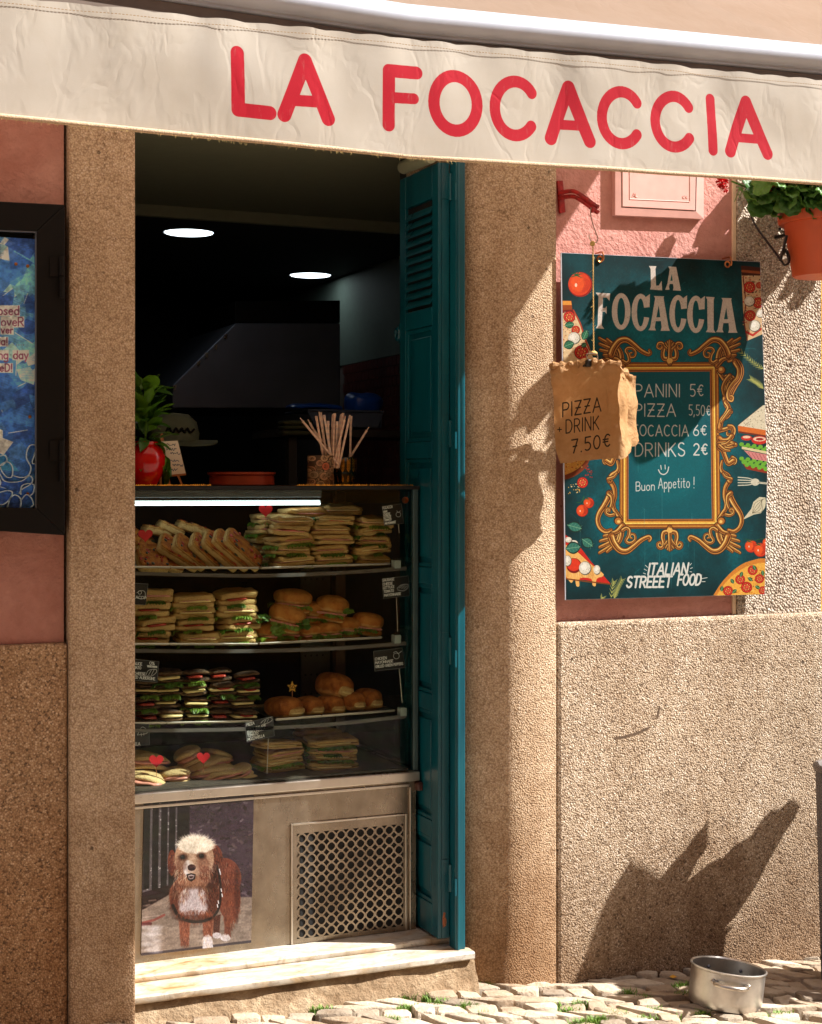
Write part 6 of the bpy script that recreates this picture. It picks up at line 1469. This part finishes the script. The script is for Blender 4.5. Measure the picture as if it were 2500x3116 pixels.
SG.poly(Z(z3, cr([(1196,1756),(1260,1660),(1350,1570),(1450,1516),(1580,1516),(1580,1770),(1300,1770)],4)), (206,126,44)); SG.poly(Z(z3, cr([(1220,1756),(1280,1670),(1360,1596),(1460,1545),(1580,1545),(1580,1770),(1300,1770)],4)), (232,170,66))
for k in range(160):
    x, y = r_.uniform(1230,1575), r_.uniform(1550,1765)
    if (x-1230) > (1756-y)*1.15: SG.ell(*z3(x,y), r_.uniform(1,3.2), r_.uniform(1,2.4), r_.choice([(196,110,34),(240,206,110),(120,50,20),(210,140,50)]), .8)
for p in ((1472,1580,15),(1385,1645,15),(1520,1640,14),(1300,1725,15),(1430,1700,17),(1545,1722,13)): slice_(*z3(p[0],p[1]), p[2])
for p in ((1320,1640,60),(1400,1590,110),(1440,1630,40),(1540,1580,80),(1260,1690,100),(1360,1715,140),(1490,1690,30),(1475,1545,60)): pleaf(*z3(p[0],p[1]), 17, 5.5, p[2], (48,92,40))
# left lower: pizza, seeds, tomatoes, slice
SG.ell(*z3(170,830), 74, 46, (120,50,18), rot=-25); SG.ell(*z3(165,815), 68, 38, (216,150,60), rot=-25)
for k in range(60): 
    a = r_.uniform(0,6.28); q = math.sqrt(r_.random()); SG.ell(*z3(175+110*q*math.cos(a), 830+60*q*math.sin(a)), r_.uniform(1,2.6), r_.uniform(1,2.2), r_.choice([(50,50,24),(150,50,24),(236,200,110)]), .85)
for k in range(26): SG.ell(*z3(r_.uniform(172,262), r_.uniform(975,1045)), r_.uniform(.9,2.6), r_.uniform(.9,2.2), r_.choice([(226,170,70),(236,206,150),(196,140,60)]))
for k in range(20): SG.ell(*z3(r_.uniform(300,350), r_.uniform(850,930)), r_.uniform(1,2.6), r_.uniform(1,2.6), r_.choice([(176,40,26),(130,30,20)]))
slice_(*z3(280,965), 17); tomato(z3, 278,1163,18,stalk=False); tomato(z3, 324,1108,16); SG.stroke(Z(z3, cr([(240,1105),(272,1100),(290,1060),(282,1120)],4)), 1.8, (40,90,50))
pleaf(*z3(172,1262), 48, 17, 15, (44,110,96)); pleaf(*z3(275,1360), 42, 17, 35, (44,110,96))
SG.poly(Z(z3, [(160,1330),(250,1400),(340,1520),(478,1676),(300,1650),(160,1640)]), (196,34,22)); SG.poly(Z(z3, cr([(160,1400),(230,1440),(330,1530),(430,1610),(380,1640),(372,1690),(350,1685),(340,1640),(262,1636),(258,1690),(236,1690),(226,1640),(205,1668),(190,1660),(160,1620)],3)), (232,176,96)); SG.stroke(Z(z3, [(165,1640),(300,1658),(474,1678)]), 4, (120,60,20))
for k in range(70): 
    x = r_.uniform(170,400); SG.stroke([z3(x, r_.uniform(1450+(x-170)*.5,1640)), z3(x+r_.uniform(-14,14), r_.uniform(1460+(x-170)*.5,1640))], 1.2, r_.choice([(176,110,44),(250,214,150)]), a=.7)
SG.ell(*z3(220,1548), 23, 23, (120,20,12)); SG.ell(*z3(218,1542), 20, 19, (216,54,26)); mozz(*z3(298,1566), 19, 21); mozz(*z3(382,1578), 11, 15); mozz(*z3(176,1515), 12, 17); mozz(*z3(220,1390), 13, 9); mozz(*z3(182,1368), 11, 9); pleaf(*z3(160,1430), 48, 19, -8, (44,110,96))
SG.noise(.10, 5, 13, 2)
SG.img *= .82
sg_me = [W(1706,769,YSg), W(2312,797,YSg), W(2334,1440,YSg), W(2326,1809,YSg), W(1719,1826,YSg)]
sgn = empty('menu_sign', W(2015,1826,0), 'dark teal La Focaccia menu board with a printed gold frame and chalk prices', 'sign')
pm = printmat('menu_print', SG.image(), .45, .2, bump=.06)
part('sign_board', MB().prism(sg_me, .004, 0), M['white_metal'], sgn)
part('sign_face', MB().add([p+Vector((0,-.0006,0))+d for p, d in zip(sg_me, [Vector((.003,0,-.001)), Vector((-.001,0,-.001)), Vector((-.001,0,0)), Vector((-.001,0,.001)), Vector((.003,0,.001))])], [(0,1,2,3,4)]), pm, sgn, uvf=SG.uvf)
for (x, y) in ((355,588),(1145,620)):
    c = W(*z2(x, y), YSg-.0012); g = MB(); g.lathe([(.006,0),(.0105,-.002),(.0115,0)], (0,0,0), 20); g.xf(Matrix.Translation(c) @ Matrix.Rotation(R(-90), 4, 'X'))
    part('grommet', g, M['brass'], sgn, smooth='auto')
    hk = W(*z2(x, y-42), 0); P = [(hk.x, .028, hk.z), (hk.x, -.006, hk.z), (hk.x-.002, -.020, hk.z-.004), (hk.x, -.022, c.z+.004), (hk.x+.001, -.018, c.z-.004)]
    single('cup_hook', MB().tube(cr(P, 4), .0022, 8), M['brass'], 'copper coloured hook holding the '+('left' if x < 500 else 'right')+' grommet of the menu sign', 'hook', 'hooks of the menu sign', smooth='auto')

# ============================================================ METER BOX
mbx = empty('meter_box', W(2000,655,.03), 'pink painted flush meter box with a square door, half hidden by the awning edge', 'meter box')
bx = MB(); Y0 = .0295; c4 = [z2(430,-60), z2(977,-60), z2(977,345), z2(430,322)]; c2 = [z2(488,-20), z2(957,-20), z2(950,292), z2(490,268)]
A = [W(*p, Y0) for p in c4]; B = [W(*p, .006) for p in c2]; B2 = [W(*p, .012) for p in c2]
bx.add(A+[Vector((p.x, .010, p.z)) for p in A], [(0,4,5,1),(1,5,6,2),(2,6,7,3),(3,7,4,0)]); bx.add([Vector((p.x, .010, p.z)) for p in A]+B, [(0,4,5,1),(1,5,6,2),(2,6,7,3),(3,7,4,0)])
part('box_frame', bx, M['box_pink'], mbx)
g_ = .004; D = [W(*z2(494,-10), .004), W(*z2(951,-10), .004), W(*z2(946,287), .004), W(*z2(495,263), .004)]
part('box_recess', MB().add([Vector((p.x,.009,p.z)) for p in B], [(0,1,2,3)]), M['dark_frame'], mbx)
dr = part('box_door', MB().prism(D, .004), M['box_pink'], mbx, bevel=.0015)
rim_ = MB(); rim_.tube([W(*z2(x, y), .0036) for x, y in ((540,0),(540,216),(912,233),(912,0))], .0012, 4); part('door_ridge', rim_, M['box_pink'], dr)
emb = MB()
def strokes3(mb, t, fn, x, y, h, Y, r0, fit):
    tot = sum(FT.get(c_, FT[' '])[0]+.2 for c_ in t)*h; sx = fit/tot; cx = 0
    for c_ in t:
        wd, st = FT.get(c_, FT[' '])
        for pl in st: mb.tube([W(*fn(x+(cx+gx*h)*sx, y-gy*h), Y) for gx, gy in pl], r0, 4)
        cx += (wd+.2)*h
strokes3(emb, 'AL', z2, 556, 203, 22, .0037, .0013, 36); strokes3(emb, 'C€', z2, 868, 214, 20, .0037, .0011, 34)
part('embossed_mark', emb, M['box_pink'], dr)

# ============================================================ BRACKET, HOOK, STRING, PAPER BAG
bk = empty('wall_bracket', W(*z2(118, 300), 0), 'chipped red iron wall bracket curving out from the pillar edge', 'bracket')
part('wall_plate', MB().prism([W(*z2(x, y), .018) for x, y in ((92,102),(128,100),(145,298),(108,305))], .010), M['redpaint'], bk, bevel=.002)
pts = [(106,196,.012),(160,186,-.02),(205,190,-.05),(262,225,-.08),(310,262,-.105),(345,285,-.12)]
am = MB()
cp = cr([tuple(W(*z2(x, y), Y)) for x, y, Y in pts], 6)
for dy in (-.006, .007): am.tube([(p[0], p[1], p[2]+dy*1.2) for p in cp], .0075, 6, flat=.8)
part('curved_arm', am, M['redpaint'], bk, smooth='auto'); 
part('end_lug', MB().prism([W(*z2(x, y), -.122) for x, y in ((306,262),(330,272),(325,298),(306,300))], .010), M['redpaint'], bk, bevel=.001)
YBg = -.118
single('wire_hook', MB().tube(cr([tuple(W(*z2(x, y), YBg)) for x, y in ((300,268),(297,300),(306,350),(325,410),(343,460),(330,485),(305,480),(290,455),(288,435))], 5), .0016, 6), M['steel'], 'bent steel wire hook hanging from the red bracket', 'hook', smooth='auto')
st = MB(); 
for ph in (0, 3.14):
    P = []
    for i in range(90):
        t = i/89; x, y = 312+4*t, 500+660*t; p = W(*z2(x, y), YBg); P.append((p.x+.0011*math.cos(i*1.2+ph), p.y+.0011*math.sin(i*1.2+ph), p.z))
    st.tube(P, .0013, 5)
for k in range(14):
    t = k/14; p = W(*z2(313+3*t, 520+620*t), YBg); st.tube([p, p+Vector((rnd(-.012,.012), rnd(-.004,.004), rnd(-.012,.008)))], .0004, 3)
st.sup(W(*z2(310, 492), YBg), .017, .012, .014, .8, 12, 8, .003, 80, 2); st.sup(W(*z2(320, 1168), YBg), .02, .014, .012, .8, 12, 8, .003, 80, 3)
single('string', st, M['string'], 'knotted jute string hanging from the wire hook down to the paper bag', 'string', smooth='auto')
# crumpled bag
BAGF = [(z3(64,140), z3(108,830)), (z3(520,150), z3(560,780)), (z3(562,90), z3(590,770)), (z3(650,230), z3(680,700))]
BC = Canvas('bag_writing', YBg-.052, 1650, 1960, 1060, 1420, 1500, (255,255,255))
INK = (0,0,0)
def bw(t, x, y, h, fit, sl, lw=3.4): text(BC, t, *z3(x, y), h*.4335, INK, lw, sl, gap=.25, fit=fit*.4335, jit=.02)
bw('PIzzA', 142, 505, 96, 286, -.16, 4.0); bw('+', 106, 612, 46, 40, 0, 2.6); bw('DRINK', 165, 620, 92, 246, -.13, 3.6); bw('7.50€', 205, 758, 92, 290, -.17, 4.2)
s = NT('kraft_paper'); n1 = s.noise(9, 6, 0.6); n2 = s.noise(30, 6, .7)
cc = s.ramp(n1, [(0.3, S(182,138,88)), (0.7, S(200,158,110))]); cc = s.mix(.5, cc, s.ramp(n2, [(0.3,(0.75,0.66,0.5,1)),(0.55,(1,1,1,1))]), 'MULTIPLY')
ti = s.n('TexImage'); ti.image = BC.image(); ti.extension = 'EXTEND'; s.t.links.new(s.tc.outputs['UV'], ti.inputs[0])
cc = s.mix(.95, cc, ti.outputs[0], 'MULTIPLY'); n3 = s.noise(15, 4, .55, dist=1.2)
s.bump(s.math('ADD', s.math('MULTIPLY', n2, .5), s.math('ABSOLUTE', s.math('SUBTRACT', n3, .5))), 1.0, .012); s.fin(cc, .75)
tl = s.n('BsdfTranslucent'); s.t.links.new(cc, tl.inputs[0]); mx = s.n('MixShader', {0: .32}); s.t.links.new(s.b.outputs[0], mx.inputs[1]); s.t.links.new(tl.outputs[0], mx.inputs[2]); s.t.links.new(mx.outputs[0], s.out.inputs[0])
M['kraft'] = s.mat
bag = empty('paper_bag', W(*z3(340, 830), YBg), 'crumpled brown paper bag with a handwritten pizza price, hanging before the menu sign', 'paper bag')
mb = MB(); yo = YBg-.052
ring_ = [(0, yo+.004), (1, yo-.002), (2, yo+.012), (3, yo+.075)]
NUb = [0, 10, 20, 30, 36, 46]; nz_ = 34
def bagpt(u, v):    # u 0..1 round the visible front and side then back, v 0 top .. 1 bottom
    L, Rr, S1_, S2_ = (64,140,108,832), (520,120,560,800), (545,90,592,775), (650,235,682,690)
    def ed(e, v): return (e[0]+(e[2]-e[0])*v, e[1]+(e[3]-e[1])*v)
    if u <= .5:
        t = u/.5; a, b_ = ed(L, v), ed(Rr, v); Yv = yo + .045 - .095*t ; q = (a[0]+(b_[0]-a[0])*t, a[1]+(b_[1]-a[1])*t)
        q = (q[0]-8*math.sin(math.pi*v), q[1] - (18*math.sin(t*3.14) if v < .05 else 0)); return W(*z3(*q), Yv)
    if u <= .72:
        t = (u-.5)/.22; a, b_ = ed(Rr, v), ed(S2_, v); q = (a[0]+(b_[0]-a[0])*t, a[1]+(b_[1]-a[1])*t); q = (q[0] - 20*math.sin(math.pi*t), q[1]); return W(*z3(*q), yo-.05+.10*t)
    t = (u-.72)/.28; a = W(*z3(*ed(S2_, v)), yo+.05); b_ = W(*z3(*ed(L, v)), yo+.045); m_ = Vector((0, .02*math.sin(math.pi*t), 0)); return a+(b_-a)*t+m_
nu_ = 72
for j in range(nz_+1):
    v = j/nz_
    for i in range(nu_):
        u = i/nu_; p = bagpt(u, v); q = Vector((p.x*22, p.y*22, p.z*15))
        amp = .006 + (.010 if v < .1 else 0) + (.006 if u > .42 and u < .75 else 0) + (.004 if v > .93 else 0)
        r1 = mnoise.noise_vector(q); r2_ = 1-abs(mnoise.noise(q*1.7))*2
        if .05 < u < .42 and .15 < v < .92: amp *= .45
        p = p + r1*amp + Vector((0, -1, 0))*r2_*amp*.45; mb.v.append(p)
for j in range(nz_):
    for i in range(nu_): mb.f.append((j*nu_+i, j*nu_+(i+1)%nu_, (j+1)*nu_+(i+1)%nu_, (j+1)*nu_+i)); mb.m.append(0)
mb.f.append(tuple(nz_*nu_+i for i in range(nu_))); mb.m.append(0)
def bag_uv(v):
    r = v - Vector((0, -CAM_D, CAM_H)); dp = r.x*SA + r.y*CA; q = W(1250+FPX*(r.x*CA-r.y*SA)/dp, 1475-FPX*r.z/dp, BC.Y)
    return BC.uvf(q) if v.y < yo+.049 else (.001, .999)
part('bag_body', mb, M['kraft'], bag, smooth='auto', uvf=bag_uv)
rl = MB(); P = []
for i in range(60):
    u = i/60; p = bagpt(u, 0.012); P.append(p + mnoise.noise_vector(p*34)*.008)
P.append(P[0]); rl.tube(P, [.0075+.0035*math.sin(i*1.7)+.002*math.sin(i*.7) for i in range(61)], 7); part('rolled_rim', rl, M['kraft'], bag, smooth='auto', uvf=lambda v: (0.001, 0.999))
cp_ = empty('binder_clip', W(*z3(345,150), YBg-.05), 'dark metal clip gripping the top of the paper bag', 'clip')
yk_ = yo-.022
part('clip_jaw', MB().prism([W(*z3(x, y), yk_) for x, y in ((318,98),(392,98),(415,158),(300,152))], .022), plain('dark_clip_metal', S(60,56,52), .3, .8), cp_, bevel=.004)
part('clip_handle', MB().tube(cr([tuple(W(*z3(x, y), yk_)) for x, y in ((318,100),(308,66),(345,60),(382,66),(388,100))], 4), .0018, 6), M['steel'], cp_, smooth='auto')

# ============================================================ GERANIUM POT ON ITS WALL RING
YP = -.19; pc = W(2500, 843, YP); ptop = W(2500, 650, YP).z; hp = ptop-pc.z
pot = single('flower_pot', MB().lathe([(.0001,0),(.086,0),(.090,.004),(.116,hp-.036),(.117,hp-.034),(.131,hp-.033),(.134,hp-.028),(.136,hp-.002),(.134,hp),(.126,hp),(.122,hp-.02),(.0001,hp-.024)], pc, 56), M['terracotta'], 'orange terracotta coloured plastic pot hanging on an iron ring', 'flower pot', smooth='auto')
br_ = empty('pot_bracket', W(2330, 800, 0), 'black wrought iron scroll bracket holding the geranium pot', 'bracket')
P = cr([tuple(W(*z2(x, y), Y)) for x, y, Y in ((1296,205,.012),(1282,250,-.01),(1288,310,-.03),(1325,390,-.06),(1390,480,-.10),(1450,560,-.14),(1480,600,-.165),(1500,625,-.17),(1525,605,-.17),(1520,560,-.16),(1500,530,-.16),(1488,560,-.16))], 5)
part('iron_scroll', MB().tube(P, .0062, 6, flat=.55), M['black_metal'], br_, smooth='auto')
P = [W(*z2(x, y), Y) for x, y, Y in ((1470,600,-.165),(1490,530,-.17),(1512,440,-.18))]; part('iron_stay', MB().tube(P, .005, 6), M['black_metal'], br_, smooth='auto')
rgm = MB(); rgm.tube([(pc.x+.128*math.cos(a), YP+.128*math.sin(a), pc.z+hp-.045) for a in [.5+2.1*k/30 for k in range(31)]], .005, 6); part('pot_ring', rgm, M['black_metal'], br_, smooth='auto')
part('ring_arm', MB().tube([(pc.x-.02, YP+.13, pc.z+hp-.045), (pc.x-.02, .03, pc.z+hp-.045)], .006, 6), M['black_metal'], br_)
# round scalloped leaves
def gleaf(R0, seed):
    r2 = random.Random(seed); mb = MB(); n = 28; mb.v.append(Vector((0,0,0)))
    for rg_, dz in ((.45,.010),(.8,.016),(1.0,.012)):
        for i in range(n):
            a = 6.2832*i/n; q = R0*rg_*(1+ (.09*abs(math.sin(a*3.5)) if rg_ > .5 else 0)) * (1 - .35*math.exp(-((a-math.pi)/.35)**2)*(rg_ > .5)); 
            mb.v.append(Vector((q*math.cos(a), q*math.sin(a), dz*R0/.035 + .004*math.sin(a*7)*rg_ + r2.uniform(-.001,.001))))
    for i in range(n): mb.f.append((0, 1+i, 1+(i+1)%n))
    for k in range(2):
        for i in range(n): mb.f.append((1+k*n+i, 1+k*n+(i+1)%n, 1+(k+1)*n+(i+1)%n, 1+(k+1)*n+i))
    mb.m = [0]*len(mb.f); return mb.mesh('leaf', M['leaf'], smooth=True)
GL = [gleaf(.036, 1), gleaf(.030, 2), gleaf(.042, 3)]
ger = empty('geranium', pc+Vector((0,0,hp-.02)), 'red flowering geranium with round leaves growing in the hanging pot', 'plant')
r_ = random.Random(44)
def crown(px_, py_, Y, n, sx, sy_, sz):
    c = W(px_, py_, Y)
    for k in range(n):
        d = Vector((r_.uniform(-1,1)*sx, r_.uniform(-1,1)*sy_, r_.uniform(-1,1)*sz)); p = c+d
        tilt = Euler((r_.uniform(.3,1.4), r_.uniform(-.6,.6), r_.uniform(-1.2,1.2)))
        inst('leaf', r_.choice(GL), ger, p-ger.location, tilt, (r_.uniform(.7,1.15),)*3)
crown(2500, 590, YP-.02, 60, .17, .14, .05); crown(2430, 615, YP-.04, 26, .07, .07, .045); crown(2360, 590, YP, 14, .05, .06, .04); crown(2520, 520, YP, 70, .19, .15, .07); crown(2650, 600, YP, 40, .12, .12, .08); crown(2320, 575, YP-.03, 16, .05, .06, .04); crown(2400, 560, YP-.08, 26, .10, .05, .04)
stm = MB()
for k in range(26):
    a = r_.uniform(0, 6.28); e = Vector((pc.x+.17*math.cos(a)*r_.random(), YP+.13*math.sin(a)*r_.random(), ptop+r_.uniform(.02,.16))); b0 = Vector((pc.x+.05*math.cos(a), YP+.05*math.sin(a), ptop-.03)); stm.tube([b0, (b0+e)/2+Vector((0,0,.02)), e], .0028, 5)
stm.tube([W(2440, 640, YP), W(2340, 610, YP+.02), W(2270, 570, YP+.02), W(2225, 552, YP+.02)], .003, 5)
for q in range(3): stm.tube([W(2270-10*q, 572, YP), W(2262-14*q, 590+12*q, YP)], .0012, 4)
part('stems', stm, M['leaf'], ger, smooth='auto')
PT = leaf_mesh(.020, .016, .3, .2, 'petal', 'petal', n=3)
def flower(px_, py_, Y, r0, n=26):
    c = W(px_, py_, Y); fb = bpy.data.objects.new('flower_head', MB().sup(c-ger.location, r0*.5, r0*.5, r0*.5, 1, 8, 6).mesh('flower_head', M['petal'])); COL.objects.link(fb); fb.parent = ger
    for k in range(n):
        a, b_ = r_.uniform(0, 6.28), r_.uniform(-1.2, 1.2); d = Vector((math.cos(a)*math.cos(b_), math.sin(a)*math.cos(b_), math.sin(b_)))
        inst('petal', PT, fb, c-ger.location+d*r0*.35, d.to_track_quat('X', 'Z').to_euler(), (r0/.028,)*3)
flower(2196, 556, YP+.01, .019, 40); flower(2206, 576, YP, .012, 20); flower(2330, 565, YP-.05, .022, 44); flower(2358, 572, YP-.06, .019, 34); flower(2478, 540, YP-.06, .022, 40)

# ============================================================ PAN, PLANTERS
gx_, gy_ = G(2203, 3062); gzv = gz(gx_)+.004
pan = empty('cooking_pot', (gx_, gy_, gzv), 'dented two handled aluminium pot with dark water standing on the cobbles by the wall', 'cooking pot', rot=(0, R(8), R(4)))
Rp, Hp = .107, .112
part('pot_body', MB().lathe([(.0001,0),(Rp-.016,0),(Rp-.005,.005),(Rp-.001,.016),(Rp,.03),(Rp,Hp-.006),(Rp+.004,Hp-.003),(Rp+.0045,Hp),(Rp+.001,Hp+.002),(Rp-.003,Hp-.002),(Rp-.004,.012),(Rp-.012,.006),(.0001,.006)], (0,0,0), 64), plain('dull_aluminium', S(196,192,186), .34, .92, var=.18, scale=24, bump=.08, bs=30), pan, smooth='auto', local=True)
part('water', MB().lathe([(.0001,.062),(Rp-.0045,.062)], (0,0,0), 48), plain('dark_water', S(26,22,20), .05, spec=.6), pan, local=True)
for sg in (-1, 1):
    a0 = -2.16 if sg < 0 else -2.16 + math.pi
    hb = empty; mbh = MB(); P = []
    for t, o_ in ((-.40,.003),(-.36,.016),(-.2,.028),(0,.032),(.2,.028),(.36,.016),(.40,.003)): P.append(((Rp+o_)*math.cos(a0+t), (Rp+o_)*math.sin(a0+t), Hp-.030))
    mbh.tube(cr(P, 4), .0075, 10, flat=.8); hh_ = part('handle', mbh, M['steel'], pan, smooth='auto', local=True)
    for t in (-.48, .48):
        rv = MB().sup(((Rp+.002)*math.cos(a0+t), (Rp+.002)*math.sin(a0+t), Hp-.028), .013, .013, .013, .9, 12, 8); part('rivet', rv, M['steel'], hh_, smooth=True, local=True)
        rv = MB().sup(((Rp-.005)*math.cos(a0+t), (Rp-.005)*math.sin(a0+t), Hp-.028), .010, .010, .010, .9, 12, 8); part('rivet', rv, M['hood'], hh_, smooth=True, local=True)
single('paper_scrap', MB().add([W(2278,2945,-.12), W(2288,2938,-.13), W(2290,2950,-.13), W(2281,2951,-.12)], [(0,1,2,3)]), M['white_metal'], 'tiny white scrap of paper behind the aluminium pot', 'scrap', solid=.001)
single('fallen_leaf', MB().add([Vector((*G(*z4(785,1388)), .012)), Vector((*G(*z4(808,1382)), .014)), Vector((*G(*z4(832,1392)), .012)), Vector((*G(*z4(806,1396)), .011))], [(0,1,2,3)]), plain('yellow_leaf', S(220,160,50), .7), 'small yellow leaf lying on the cobbles near the wall', 'leaf', solid=.001)
# ribbed planter at the right edge, with broad leaves
pX, pY, pR, pH = 3.138, -.27, .118, .68
g0 = gz(pX)
prof_ = []; 
pl_ = MB(); nn = 220
for r0, z in ((pR*.80,0),(pR*.84,.01),(pR*.985,pH-.02)):
    for k in range(nn): a = 6.2832*k/nn; q = r0+(.0016 if k % 2 else -.0016); pl_.v.append(Vector((pX+q*math.cos(a), pY+q*math.sin(a), g0+z)))
for r_i in range(2):
    for k in range(nn): pl_.f.append((r_i*nn+k, r_i*nn+(k+1)%nn, (r_i+1)*nn+(k+1)%nn, (r_i+1)*nn+k)); pl_.m.append(0)
plt_ = empty('planter', (pX, pY, g0), 'tall ribbed grey planter cut by the right edge of the picture', 'planter')
part('planter_body', pl_, M['ribbed'], plt_)
part('planter_rim', MB().lathe([(pR*.985,pH-.02),(pR+.006,pH-.018),(pR+.008,pH-.004),(pR+.004,pH),(pR-.006,pH),(pR-.012,pH-.01),(pR-.014,pH-.05),(.0001,pH-.05)], (pX,pY,g0), 60), M['ribbed'], plt_, smooth='auto')
def bigleaf(pts, q, parent, seed, th=.004):  # leaf outline traced back along the sun from a wall shadow
    C_ = [W(*z4(x, y), 0) for x, y in pts]; mb = MB()
    Q_ = [q - .02*math.sin(seed+p.z*6) for p in C_]; P = [Vector((p.x+2.06*k_, -k_, p.z+2.2*k_)) for p, k_ in zip(C_, Q_)]
    n = len(P); P2 = [p + Vector((0, th, 0)) for p in P]; tri = tessellate_polygon([[Vector((p.x, p.z, 0)) for p in P]])
    mb.add(P + P2, [tuple(q_) for q_ in tri] + [tuple(n+i for i in reversed(q_)) for q_ in tri] + [(i, i+n, (i+1)%n+n, (i+1)%n) for i in range(n)]); part('leaf', mb, M['bigleaf'], parent)
bp = empty('broad_leaf_plant', (pX, pY, g0+pH-.05), 'broad upright leaves of a plant growing in the ribbed planter', 'plant')
RL = [(1000,1290),(1040,960),(1000,880),(1090,660),(1180,570),(1270,520),(1300,470),(1350,400),(1400,360),(1450,355),(1500,305),(1540,295),(1570,340),(1540,410),(1480,500),(1400,640),(1300,830),(1180,1010),(1120,1060),(1100,1290)]
bigleaf([(740,1200),(730,1050),(830,930),(960,780),(1090,660),(1180,570),(1270,520),(1300,470),(1350,400),(1400,360),(1450,355),(1500,305),(1540,295),(1570,340),(1540,410),(1480,500),(1400,640),(1300,830),(1180,1010),(1110,1080),(1110,1200)], .25, bp, 1)
bigleaf([(700,1180),(560,1100),(560,960),(700,790),(800,670),(870,600),(920,520),(970,470),(1005,420),(1000,590),(930,690),(880,790),(735,1040),(760,1180)], .28, bp, 2)
# unseen second pot and bush, added to cast the rounded shadow on the cobbles
qx, qy = 3.50, -.56; g1 = gz(qx)
p2 = single('shadow_planter', MB().lathe([(.0001,0),(.13,0),(.17,.38),(.19,.385),(.19,.43),(.17,.43),(.165,.40),(.0001,.40)], (qx,qy,g1), 40), M['clay'], 'unseen clay planter added beyond the ribbed planter to carry the shadow casting bush', 'planter', smooth='auto')
bp2 = empty('shadow_bush', (qx, qy, g1+.40), 'unseen rounded bush added in the clay planter to cast shadows on cobbles and wall', 'plant')
bigleaf([(215,1420),(260,1230),(330,1020),(400,870),(470,760),(530,660),(545,690),(620,715),(700,770),(740,900),(700,1100),(600,1500),(400,1560)], .45, bp2, 3)
fl = [leaf_mesh(.10, .06, .3, .2, 'bigleaf')]
part('stem', MB().tube([(qx,qy,g1+.38),(qx-.01,qy,g1+.7),(qx,qy,g1+1.0)], .012, 8), M['wood'], bp2)
for k in range(150):
    a, b_ = r_.uniform(0, 6.28), r_.uniform(-1.3, 1.5); d = Vector((math.cos(a)*math.cos(b_), math.sin(a)*math.cos(b_), math.sin(b_)))
    inst('leaf', fl[0], bp2, Vector((0, 0, .50)) + Vector((d.x*.17, d.y*.14, d.z*.28))*r_.uniform(.4,1), d.to_track_quat('X', 'Z').to_euler())

# ============================================================ THE OTHER SIDE OF THE STREET
ob = empty('house_opposite', (0, -9, 0), 'plain ochre house on the other side of the street, behind the photographer', 'building')
part('wall', MB().box(-16, 16, -10, -9, -1, 8), M['ochre'], ob)
for i in range(8):
    for z in (1.0, 4.4):
        x = -14 + i*4; f_ = part('window', MB().box(x, x+1.1, -9.0, -8.95, z, z+1.7), M['teal'], ob)

# scuffs on the plinth
for pts, nm in (([(1868,2243),(1900,2238),(1935,2228),(1972,2212),(1974,2218),(1938,2235),(1902,2246),(1870,2250)], 'long'), ([(1996,2182),(2004,2150),(2008,2152),(2002,2188)], 'short')):
    part('scuff_mark', MB().add([W(x, y, -.0025) for x, y in pts], [tuple(range(len(pts)))]), plain('dark_scuff_'+nm, S(92,72,54), .9, var=.4, scale=200), bld)
